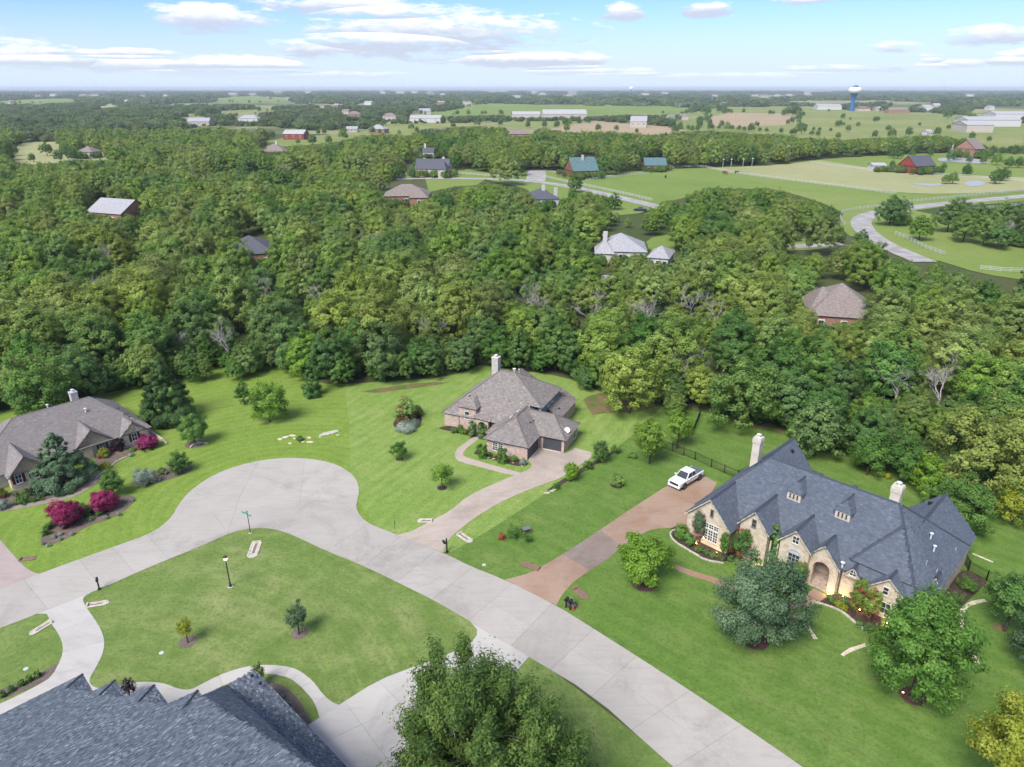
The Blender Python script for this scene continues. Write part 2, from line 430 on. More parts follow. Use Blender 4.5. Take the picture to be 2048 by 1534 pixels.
def flat_poly(name, pts, z, mat, parent=None):
    pts = [Vector((p[0], p[1], z)) for p in pts]
    tris = geometry.tessellate_polygon([pts])
    me = bpy.data.meshes.new(name)
    fs = []
    for t in tris:
        a, b, c = (pts[i] for i in t)
        fs.append(t if (b - a).cross(c - a).z > 0 else (t[0], t[2], t[1]))
    me.from_pydata([tuple(p) for p in pts], [], fs); me.update()
    return link_mesh(name, me, parent, MATS[mat])
def structure(o, label=None, cat=None):
    o['kind'] = 'structure'
    if label: o['label'] = label
    if cat: o['category'] = cat
    return o
def sheet(name, px, z, mat, it=0, label=None, cat=None):
    pts = [P(x, y) .to_2d() for x, y in px]
    if it: pts = smooth_loop(pts, it)
    return structure(flat_poly(name, pts, z, mat), label, cat)
R_ = 42000
o = flat_poly('ground', [(-R_, -3000), (R_, -3000), (R_, R_), (-R_, R_)], 0, 'ground')
structure(o, 'woodland floor and open country running to the horizon', 'ground')

def clip_offset(poly, d):
    """polygon moved inwards by d (mitred)"""
    n = len(poly); out = []
    ar = sum(poly[i].x * poly[(i + 1) % n].y - poly[(i + 1) % n].x * poly[i].y for i in range(n))
    sg = 1 if ar > 0 else -1
    for i in range(n):
        a, b, c = poly[i - 1], poly[i], poly[(i + 1) % n]
        e1, e2 = (b - a), (c - b)
        if e1.length < 1e-6 or e2.length < 1e-6: continue
        e1.normalize(); e2.normalize()
        n1, n2 = Vector((-e1.y, e1.x)) * sg, Vector((-e2.y, e2.x)) * sg
        k = n1 + n2
        k = k / max(.5, k.length_squared / 2) if k.length > 1e-6 else n1
        out.append(b + k * d)
    return out
def paved(name, outline, joints, mat, label, cat, z=.05, gap=.009, it=2, mats=None, th=.06):
    """paving cut along its joints: every slab is a mesh of its own, standing proud of the joint filling"""
    root = empty(name); structure(root, label, cat)
    pts = [P(x, y).to_2d() for x, y in outline]
    if it: pts = smooth_loop(pts, it)
    bed = flat_poly('joint_bed', clip_offset(pts, .03), z - .03, 'joint_fill', root)
    n = len(pts); verts = list(pts); edges = [(i, (i + 1) % n) for i in range(n)]
    for ja in joints:
        ln = [P(x, y).to_2d() for x, y in ja]
        if len(ln) == 2:
            d = (ln[1] - ln[0]).normalized() * .6; ln = [ln[0] - d, ln[1] + d]
        for a, b in zip(ln, ln[1:]):
            k = len(verts); verts += [a, b]; edges.append((k, k + 1))
    r = geometry.delaunay_2d_cdt(verts, edges, [], 0, 1e-4)
    ov, oe, of, _, eo, _ = r
    cons = {tuple(sorted(e)) for e, s_ in zip(oe, eo) if s_}
    poly = [(p.x, p.y) for p in pts]
    keep = [f for f in of if inpoly(sum(ov[i].x for i in f) / 3, sum(ov[i].y for i in f) / 3, poly)]
    em = {}
    for k, f in enumerate(keep):
        for a, b in zip(f, f[1:] + f[:1]): em.setdefault(tuple(sorted((a, b))), []).append(k)
    seen = set(); groups = []
    for k in range(len(keep)):
        if k in seen: continue
        st = [k]; seen.add(k); g = []
        while st:
            q = st.pop(); g.append(q); f = keep[q]
            for a, b in zip(f, f[1:] + f[:1]):
                e = tuple(sorted((a, b)))
                if e in cons: continue
                for w in em[e]:
                    if w not in seen: seen.add(w); st.append(w)
        groups.append(g)
    for g in groups:
        ds = {}
        for q in g:
            f = keep[q]
            for a, b in zip(f, f[1:] + f[:1]):
                if (b, a) in ds: del ds[(b, a)]
                else: ds[(a, b)] = 1
        nx = dict(ds.keys()); 
        if len(nx) != len(ds): continue
        s0 = next(iter(nx)); loop = [s0]
        while nx[loop[-1]] != s0 and len(loop) < 2000: loop.append(nx[loop[-1]])
        lp = [ov[i].copy() for i in loop]
        # drop nearly collinear points, keep curves
        lp = [lp[i] for i in range(len(lp)) if (lp[i] - lp[i - 1]).length > 1e-3]
        ar = sum(lp[i].x * lp[(i + 1) % len(lp)].y - lp[(i + 1) % len(lp)].x * lp[i].y for i in range(len(lp))) / 2
        if abs(ar) < .15: continue
        lp = clip_offset(lp, gap)
        zz = z + random.uniform(-.003, .003)
        P3 = [Vector((p.x, p.y, zz)) for p in lp]; m_ = len(P3)
        tr = geometry.tessellate_polygon([P3]); fs = []
        for t in tr:
            a, b, c = (P3[i] for i in t); fs.append(t if (b - a).cross(c - a).z > 0 else (t[0], t[2], t[1]))
        vs = [tuple(p) for p in P3] + [(p.x, p.y, zz - th) for p in P3]
        for i in range(m_):
            j = (i + 1) % m_; fs.append((i, m_ + i, m_ + j, j) if ar > 0 else (j, m_ + j, m_ + i, i))
        me = bpy.data.meshes.new('slab'); me.from_pydata(vs, [], fs); me.update()
        mm = mat
        if mats:
            cx = sum(p.x for p in lp) / m_; cy = sum(p.y for p in lp) / m_
            mm = mats(cx, cy)
        link_mesh('slab', me, root, MATS[mm])
    return root
random.seed(3)
# ---- lawns
sheet('lawn', [(-400, 1050), (-400, 830), (0, 824), (120, 802), (250, 780), (395, 738), (480, 730), (570, 734), (640, 768), (700, 768), (718, 860), (722, 960), (790, 1090), (520, 1085), (0, 1300), (-400, 1400)],
      .012, 'lawn_bright', 1, 'bright green mown lawn round the cul-de-sac and left stone house', 'lawn')
sheet('lawn', [(690, 768), (760, 764), (900, 754), (960, 730), (1150, 756), (1200, 786), (1345, 818), (1270, 868), (1240, 893), (1190, 925), (1130, 962), (1060, 1010), (950, 1080), (888, 1112), (780, 1090), (700, 980), (700, 860)],
      .016, 'lawn_mid', 1, 'striped green lawn round the brown-roofed brick house', 'lawn')
sheet('lawn', [(1330, 815), (1450, 830), (1570, 853), (1640, 868), (1800, 912), (1990, 944), (2400, 1000), (2700, 1700), (2500, 1950), (1800, 1760), (1100, 1240), (880, 1115), (950, 1078), (1060, 1008), (1130, 960), (1190, 923), (1240, 891), (1270, 866)],
      .020, 'lawn_deep', 1, 'deep green lawn round the big stone house with slate roof', 'lawn')
sheet('lawn', [(-300, 1380), (0, 1240), (180, 1170), (400, 1080), (520, 1050), (570, 1055), (760, 1140), (960, 1245), (1100, 1335), (1440, 1600), (1640, 1785), (1300, 1950), (900, 1900), (300, 1800), (-300, 1700)],
      .018, 'lawn_dry', 1, 'patchy green and straw lawn inside the bend of the road', 'lawn')
# bare red earth at the edge of the wood
for q, (px, z_) in enumerate([([(720, 783), (770, 775), (860, 764), (900, 765), (870, 771), (800, 780), (750, 787)], .030), ([(1165, 796), (1200, 786), (1270, 806), (1320, 812), (1270, 824), (1215, 826), (1185, 830), (1172, 812)], .032),
          ([(1450, 838), (1500, 844), (1570, 860), (1565, 868), (1500, 853), (1450, 845)], .034), ([(1384, 812), (1400, 812), (1398, 820), (1386, 822)], .038)]):
    sheet('bare_earth', px, z_, 'red_dirt', 1, ['strip of bare red earth at the wood behind the shrub island', 'bare red earth under the trees beside the brick house', 'bare red earth along the wood behind the black fence', 'small patch of red earth beside the black fence'][q], 'earth')
# ---- road and cul-de-sac
ROAD = ([(1640, 1790), (1440, 1614), (1320, 1512), (1184, 1389), (1055, 1313), (945, 1246), (872, 1203), (799, 1167), (723, 1130), (650, 1101), (600, 1077), (572, 1065), (550, 1059), (525, 1056), (487, 1059), (455, 1069), (400, 1094), (300, 1134), (200, 1179), (186, 1184), (61, 1234), (0, 1257), (-260, 1352),
         (-260, 1275), (0, 1179), (79, 1148), (225, 1095), (295, 1070), (325, 1052), (345, 1032), (357, 1010), (375, 987), (410, 960), (450, 940), (500, 925), (550, 917), (600, 916), (642, 921), (675, 930), (700, 945), (715, 962), (719, 982), (715, 1000), (712, 1015), (720, 1032), (735, 1046), (765, 1059),
         (791, 1069), (887, 1106), (940, 1133), (1007, 1159), (1114, 1212), (1184, 1256), (1280, 1317), (1400, 1395), (1500, 1462), (1610, 1538), (1730, 1624), (1960, 1790)])
JO = [[(51, 1164), (94, 1217)], [(160, 1122), (205, 1177)], [(226, 1096), (269, 1145)], [(295, 1071), (336, 1116)], [(362, 1041), (410, 1088)], [(425, 1025), (455, 1066)], [(-60, 1205), (-20, 1262)], [(734, 1050), (654, 1102)],
      [(800, 1075), (732, 1130)], [(870, 1103), (800, 1160)], [(941, 1138), (867, 1198)], [(1022, 1170), (940, 1240)], [(1100, 1212), (1025, 1290)], [(1184, 1261), (1105, 1338)], [(1271, 1315), (1188, 1389)], [(1375, 1385), (1265, 1460)], [(1480, 1452), (1350, 1535)], [(1590, 1525), (1440, 1614)], [(1720, 1617), (1530, 1692)]]
JO.append([(694, 1076), (766, 1104), (835, 1132), (904, 1168), (981, 1206), (1062, 1252), (1144, 1301), (1230, 1353), (1320, 1423), (1415, 1494), (1540, 1590), (1790, 1780)])
JO += [[(455, 1066), (479, 995), (520, 918)], [(345, 1032), (560, 1010), (719, 990)], [(575, 1064), (600, 1000), (610, 914)]]
paved('road', ROAD, JO, 'road_concrete', 'pale concrete road ending in a round cul-de-sac', 'road', z=.062, it=1)
# ---- driveways and walks
DB = Z3([(372, 762), (500, 730), (590, 680), (670, 635), (800, 570), (940, 450), (1130, 360), (1300, 290), (1370, 262), (1425, 240), (1458, 208), (1450, 183), (1420, 168), (1530, 62), (1560, 66), (1690, 103), (1740, 106), (1800, 63), (1935, 100), (1928, 145),
         (1830, 205), (1700, 300), (1560, 350), (1400, 410), (1200, 500), (1050, 590), (950, 660), (850, 740), (790, 800), (758, 850), (745, 900)])
paved('driveway', DB, [Z3([(590, 680), (850, 745)]), Z3([(940, 450), (1060, 590)]), Z3([(1300, 290), (1420, 410)]), Z3([(1425, 165), (1710, 300)]), Z3([(1740, 104), (1880, 180)])], 'drive_tan', 'tan driveway curving up to the brick house garage', 'driveway', z=.045, it=1)
DA = Z4([(38, 1040), (130, 1015), (240, 985), (330, 935), (500, 835), (620, 760), (800, 640), (1050, 470), (1370, 265), (1540, 190), (1620, 200), (1738, 265), (1690, 345), (1640, 420), (1540, 560), (1484, 645), (1400, 612), (1380, 625), (1300, 625), (1200, 640), (1100, 690), (960, 780), (900, 850), (720, 965), (640, 1020), (580, 1065), (540, 1110), (490, 1170), (452, 1245)])
def amat(cx, cy):
    x, y = proj(cx, cy, 0)
    return 'drive_grey' if 1130 < x < 1238 and y < 1130 else 'drive_red'
paved('driveway', DA, [Z4([(330, 935), (590, 1080)]), Z4([(500, 835), (722, 965)]), Z4([(805, 640), (975, 775)]), Z4([(1050, 470), (1330, 640)]), Z4([(1370, 265), (1560, 400)])], 'drive_red', 'long rust-stained driveway with a pickup parked at its end', 'driveway', z=.042, it=1, mats=amat)
paved('driveway', Z1([(-300, 60), (0, 315), (60, 385), (130, 465), (180, 520), (240, 568), (312, 594), (0, 718), (-300, 840)]), [Z1([(-200, 560), (180, 520)]), Z1([(0, 320), (-150, 500)])], 'drive_mauve', 'mauve driveway meeting the road below the crimson bushes', 'driveway', z=.045, it=1)
DF = Z1([(747, 735), (690, 762), (664, 790), (672, 830), (720, 900), (790, 1000), (830, 1090), (838, 1160), (820, 1240), (770, 1340), (722, 1420), (716, 1460), (742, 1492), (790, 1508)]) + [(230, 1420), (120, 1470), (-200, 1560), (-200, 1500), (0, 1408), (37, 1391), (74, 1372), (104, 1354)] + Z1([(490, 1270), (505, 1200), (495, 1130), (460, 1060), (410, 990), (385, 930), (370, 910), (300, 912), (248, 932)])
paved('driveway', DF, [Z1([(470, 1050), (745, 950)]), Z1([(700, 860), (388, 945)]), Z1([(505, 1220), (835, 1130)]), Z1([(430, 1400), (800, 1300)])], 'drive_white', 'cream S-curved driveway leading behind the foreground roof', 'driveway', z=.045, it=1)
DD = [(942, 1245), (958, 1264), (940, 1290), (896, 1309), (822, 1336), (756, 1361), (680, 1409), (617, 1450), (640, 1520), (700, 1640), (1000, 1660), (960, 1480), (1005, 1390), (1035, 1340), (1058, 1314)]
paved('driveway', DD, [[(690, 1404), (790, 1540)], [(617, 1500), (870, 1380)], [(756, 1361), (870, 1480)], [(640, 1580), (940, 1440)], [(860, 1320), (985, 1420)], [(930, 1295), (1050, 1330)]], 'drive_white', 'wide pale driveway beside the foreground roof and feathery tree', 'driveway', z=.045, it=1)
WALK = Z5([(1100, 720), (1290, 652), (1400, 627), (1530, 613), (1700, 620), (1800, 640), (1920, 690)]) + [(380, 1381), (403, 1369), (438, 1351), (474, 1338), (507, 1331), (544, 1330), (579, 1334), (600, 1342), (626, 1362), (640, 1381), (652, 1395), (668, 1407), (681, 1411), (640, 1436)] + Z6([(1102, 793), (1085, 720), (1040, 630), (950, 530), (850, 450), (700, 420), (600, 416), (480, 445), (330, 495), (110, 606)]) + [(390, 1420), (300, 1420), (200, 1400)]
paved('garden_path', WALK, [Z6([(540, 345), (560, 430)]), Z6([(250, 430), (280, 520)]), Z6([(850, 360), (800, 440)]), Z6([(1050, 480), (950, 540)]), Z6([(1150, 610), (1060, 680)])], 'drive_white', 'pale winding path round the foreground slate roof', 'path', z=.047, it=1)
WB = ZB([(890, 1410), (600, 1330), (320, 1260), (275, 1220), (262, 1170), (300, 1110), (400, 1040), (505, 960), (530, 940), (555, 985), (480, 1050), (400, 1105), (348, 1170), (372, 1205), (480, 1238), (700, 1302), (985, 1378)])
paved('garden_path', WB, [ZB([(300, 1110), (400, 1105)]), ZB([(600, 1335), (690, 1295)]), ZB([(320, 1262), (480, 1232)])], 'drive_tan', 'tan path from the driveway to the arched brick porch', 'path', z=.043, it=1)
CW = zm(0, 880, .0978)
WC = CW([(2000, 640), (2060, 760), (2000, 850), (1900, 950), (1700, 1070), (1400, 1200), (900, 1310), (0, 1475), (-600, 1590), (-600, 1500), (0, 1400), (600, 1300), (1000, 1200), (1350, 1130), (1550, 1030), (1800, 880), (1880, 800), (1860, 700), (1840, 620), (1900, 590)])
paved('garden_path', WC, [CW([(600, 1300), (640, 1360)]), CW([(1350, 1130), (1400, 1200)])], 'walk_brown', 'brown path along the front of the left stone house', 'path', z=.043, it=1)
WAp = ZA([(165, 815), (190, 822), (290, 862), (400, 892), (560, 960), (700, 1010), (820, 1020), (880, 985), (925, 950), (1000, 990), (950, 1030), (880, 1050), (800, 1065), (680, 1060), (540, 1010), (395, 920), (280, 888), (180, 848)])
paved('garden_path', WAp, [ZA([(280, 862), (270, 890)]), ZA([(560, 960), (540, 1012)]), ZA([(900, 985), (960, 1030)])], 'drive_red', 'rusty brick path to the arched entrance of the slate-roofed house', 'path', z=.040, it=1)
# ---- planting beds
def bed(px, mat, label, z=.035, it=2):
    return sheet('planting_bed', px, z, mat, it, label, 'bed')
bed([(80, 1078), (92, 1056), (110, 1045), (160, 1020), (200, 1000), (245, 990), (270, 992), (272, 1000), (250, 1022), (215, 1040), (175, 1052), (140, 1075), (100, 1091), (83, 1088)], 'mulch_grey', 'long mulch bed under two crimson bushes by the road')
bed(ZC([(1225, 1050), (1240, 1030), (1450, 930), (1600, 885), (1790, 885), (1800, 925), (1700, 975), (1500, 1045), (1300, 1080)]), 'mulch_grey', 'mulch bed with silver bush beside the cul-de-sac')
bed(CW([(-300, 1250), (200, 1080), (330, 1000), (960, 840), (1300, 780), (1900, 560), (1860, 760), (1780, 900), (1540, 1040), (1340, 1140), (1000, 1210), (600, 1310), (0, 1410), (-300, 1460)]), 'mulch_grey', 'planting bed along the windows of the left stone house', .028)
bed(zm(150, 780, .0978)([(380, 1260), (640, 1180), (960, 1230), (1340, 1080), (1560, 1140), (1500, 1190), (1300, 1230), (1120, 1330), (900, 1440), (820, 1520), (600, 1560), (420, 1560)]), 'mulch_grey', 'stone-edged bed under the right gable of the left house', .029)
bed(ZB([(90, 900), (140, 872), (330, 872), (480, 930), (500, 965), (470, 990), (300, 950)]), 'mulch_dark', 'dark bed in front of the brick porch')
bed(ZB([(470, 1170), (500, 1130), (620, 1180), (860, 1240), (1010, 1240), (1055, 1265), (1040, 1300), (980, 1308), (860, 1290), (600, 1215)]), 'mulch_dark', 'dark bed of clipped shrubs under the brick garage wing')
bed([(785, 850), (790, 840), (800, 830), (830, 822), (845, 835), (842, 850), (815, 859), (795, 859)], 'mulch_dark', 'round island bed in the lawn left of the brick house')
bed(Z3([(1575, 402), (1610, 380), (1700, 315), (1850, 225), (2050, 118), (2110, 85), (2130, 95), (2060, 140), (1900, 235), (1760, 320), (1650, 385), (1590, 408)]), 'mulch_dark', 'narrow dark bed between brick house driveway and slate-roofed house lawn')
bed(ZA([(158, 655), (170, 690), (240, 735), (300, 768), (340, 798), (440, 813), (520, 790), (560, 700), (300, 600), (180, 600)]), 'mulch_dark', 'front garden bed at the tall window gable')
bed(ZA([(925, 1022), (1000, 1038), (1070, 1068), (1130, 1118), (1195, 1172), (1290, 1160), (1280, 1080), (1100, 980), (1000, 985)]), 'mulch_dark', 'front garden bed right of the arched entrance')
bed(ZA([(1610, 960), (1720, 850), (1800, 880), (1850, 920), (1720, 1040), (1680, 1075), (1620, 1040)]), 'mulch_dark', 'side bed of clumping grasses by the brick side wall')
bed(Z1([(0, 1520), (60, 1490), (200, 1440), (330, 1380), (470, 1300), (480, 1330), (420, 1400), (330, 1470), (180, 1534), (0, 1600), (-200, 1680), (-200, 1590)]), 'mulch_grey', 'gravelly bed with a row of small shrubs along the cream driveway', .03, 1)
bed(Z6([(640, 480), (740, 490), (830, 540), (910, 620), (970, 700), (1010, 770), (1040, 830), (1000, 860), (900, 800), (740, 600)]), 'mulch_grey', 'crescent gravel bed beside the foreground slate roof', .03, 1)
def ring_bed(px, py, rpx, mat, label, edge=True, ey=None, rim='stone_edge', rimname='stone_ring'):
    c = P(px, py); r = abs(P(px + rpx, py).x - c.x)
    rnd = random.Random(int(px)); n = 24
    pts = [(c.x + r * math.cos(2 * math.pi * k / n) * rnd.uniform(.93, 1.05), c.y + r * math.sin(2 * math.pi * k / n) * rnd.uniform(.93, 1.05)) for k in range(n)]
    structure(flat_poly('tree_ring', pts, .04, mat), label, 'bed')
ring_bed(375, 1284, 18, 'mulch_grey', 'round mulch ring under the yellow-green sapling')
ring_bed(599, 1267, 17, 'mulch_grey', 'round mulch ring under the dark green sapling')
ring_bed(799, 918, 8, 'mulch_dark', 'mulch ring under the small tree beside the cul-de-sac')
ring_bed(884, 976, 10, 'mulch_dark', 'mulch ring under the airy bright tree by the tan driveway')
ring_bed(1289, 1166, 28, 'mulch_red', 'large red mulch ring under the round maple')
ring_bed(1510, 1282, 26, 'mulch_red', 'mulch patch under the dark oak before the arched entrance')
ring_bed(1234, 970, 14, 'mulch_red', 'mulch ring under the small round bush on the deep green lawn')
ring_bed(1144, 1210, 13, 'mulch_red', 'mulch patch beside the black double mailbox')
ring_bed(390, 888, 19, 'mulch_grey', 'mulch ring under the dark shrub tree on the bright lawn')
ring_bed(1825, 1392, 26, 'mulch_red', 'mulch patch under the tall maple on the deep green lawn')
ring_bed(2000, 1255, 14, 'red_dirt', 'bare earth under the dark tree beside the flagstone line')
def border(name, px, mat, label, cat, w=.22, h=.16, it=2, split=None):
    """low kerb following a line; split: separate stones of that length"""
    pts = [P(x, y).to_2d() for x, y in px]
    for _ in range(it):
        q = [pts[0]]
        for a, b in zip(pts, pts[1:]): q += [a * .75 + b * .25, a * .25 + b * .75]
        pts = q + [pts[-1]]
    root = empty(name, (pts[0].x, pts[0].y, 0), label=label, cat=cat)
    L = [0]
    for a, b in zip(pts, pts[1:]): L.append(L[-1] + (b - a).length)
    def at(s):
        for i in range(len(pts) - 1):
            if s <= L[i + 1] or i == len(pts) - 2:
                f = (s - L[i]) / max(1e-6, L[i + 1] - L[i]); return pts[i].lerp(pts[i + 1], f)
    s = 0; k = 0; rnd = random.Random(len(px) * 7 + int(px[0][0])); ln = split or .6
    while s < L[-1]:
        e = min(L[-1], s + ln * rnd.uniform(.8, 1.2)); a, b = at(s), at(e); d = b - a
        if d.length > .05:
            mb = MB(); hw = w * rnd.uniform(.8, 1.15); hh = h * rnd.uniform(.75, 1.15)
            mb.box(((a.x + b.x) / 2 - pts[0].x, (a.y + b.y) / 2 - pts[0].y, hh / 2), (d.length - .03, hw, hh), math.atan2(d.y, d.x) + rnd.uniform(-.08, .08) * (1 if split else 0))
            mb.build('edging_stone', MATS[mat], root)
        s = e; k += 1
    return root
border('garden_edging', ZA([(190, 640), (165, 645), (158, 668), (180, 700), (240, 738), (300, 772), (345, 802), (445, 818)]), 'edge_white', 'cream curved edging round the hedge and tall window bed', 'edging')
border('garden_edging', ZA([(915, 1022), (1000, 1042), (1075, 1074), (1130, 1122), (1195, 1174)]), 'edge_white', 'cream curved edging right of the arched entrance', 'edging')
border('stone_line', ZA([(1840, 1015), (1760, 1030), (1718, 1060), (1710, 1120), (1740, 1240), (1800, 1355)]), 'stone_edge', 'curved line of tan flagstones in the right lawn', 'stones', .45, .08, 2, .7)
border('stone_line', ZA([(1770, 765), (1880, 812)]), 'stone_edge', 'short flagstone line on the lawn behind the brick side wall', 'stones', .3, .07, 0, .6)
border('stone_line', ZA([(780, 1085), (860, 1120), (900, 1165), (935, 1222)]), 'stone_edge', 'short flagstone line beside the dark oak', 'stones', .4, .08, 1, .6)
border('stone_line', ZA([(1075, 1308), (1130, 1275), (1205, 1252)]), 'stone_edge', 'short flagstone line left of the tall maple', 'stones', .4, .08, 1, .6)
border('garden_edging', zm(150, 780, .0978)([(1440, 760), (1600, 900), (1740, 990), (1880, 1115)]), 'edge_white', 'pale straight kerb running off the left house gable', 'edging', .35, .3, 1)
border('garden_edging', CW([(1960, 800), (2010, 740)]) + zm(150, 780, .0978)([(820, 1500), (900, 1440), (1120, 1340)]), 'edge_white', 'low pale edging round the left house flower bed', 'edging', .2, .15, 1)
border('stone_ring', [(381, 897), (384, 892), (392, 888), (404, 886), (416, 888)], 'edge_white', 'half ring of pale kerb at the dark shrub tree', 'edging', .25, .25, 1)
# ================================================================ houses near the camera
mat_shingle('slate_blue', [(0, (0.044, 0.053, 0.071)), (.5, (0.087, 0.104, 0.132)), (1, (0.174, 0.197, 0.232))])
mat_shingle('slate_fore', [(0, (0.032, 0.038, 0.053)), (.35, (0.071, 0.086, 0.107)), (.75, (0.125, 0.150, 0.173)), (1, (0.240, 0.281, 0.303))])
mat_shingle('shingle_brown', [(0, (0.128, 0.112, 0.100)), (.5, (0.203, 0.179, 0.162)), (1, (0.306, 0.278, 0.252))])
mat_shingle('shingle_grey', [(0, (0.142, 0.128, 0.122)), (.5, (0.195, 0.176, 0.166)), (1, (0.271, 0.247, 0.233))])
mat_stone('limestone', [(0, (.45, .37, .27)), (.4, (.53, .455, .345)), (.8, (.58, .51, .40)), (1, (.42, .33, .235))], 2.0, (.48, .42, .325))
mat_stone('fieldstone', [(0, (.50, .38, .24)), (.4, (.62, .51, .36)), (.8, (.70, .61, .46)), (1, (.36, .26, .17))], 2.6, (.36, .31, .25))
mat_brick('brick_pink', (.34, .195, .150), (.44, .30, .235), (.47, .42, .37))
mat_brick('brick_tan', (.42, .285, .20), (.50, .37, .27), (.50, .44, .36))
mat_brick('brick_grey', (.36, .315, .28), (.43, .38, .34), (.44, .41, .38))
plain('stucco', (.52, .47, .38), .9, .08, 1.5)
plain('trim_cream', (.52, .47, .38), .7, .08)
plain('trim_brown', (.16, .125, .10), .7, .1)
plain('trim_dark', (.055, .045, .042), .6, .1)
plain('window_frame', (.70, .68, .62), .5, .05)
plain('window_frame_dark', (.20, .17, .14), .5, .05)
plain('white_metal', (.60, .60, .59), .35, .05)
plain('pipe_grey', (.42, .44, .46), .4, .08)
plain('vent_black', (.012, .012, .014), .5, .05)
plain('garage_door', (.052, .056, .062), .5, .12, 1.0)
plain('siding_blue', (.17, .20, .23), .7, .08, .8)
plain('wood_door', (.13, .050, .022), .4, .25, 6.0)
plain('shutter_brown', (.045, .018, .015), .6, .1)
plain('tile_floor', (.42, .32, .26), .7, .2, 4.0)
plain('shake_tan', (.36, .28, .20), .9, .25, 9.0, bmp=.3)
m, t, b = principled('glass')
n = t.noise(t.n('ShaderNodeTexCoord').outputs['Object'], 1.2, 2)
t.link(t.mix(n, (.012, .016, .020), (.055, .065, .075)), b.inputs['Base Color'])
b.inputs['Roughness'].default_value = .08; b.inputs['Specular IOR Level'].default_value = .8

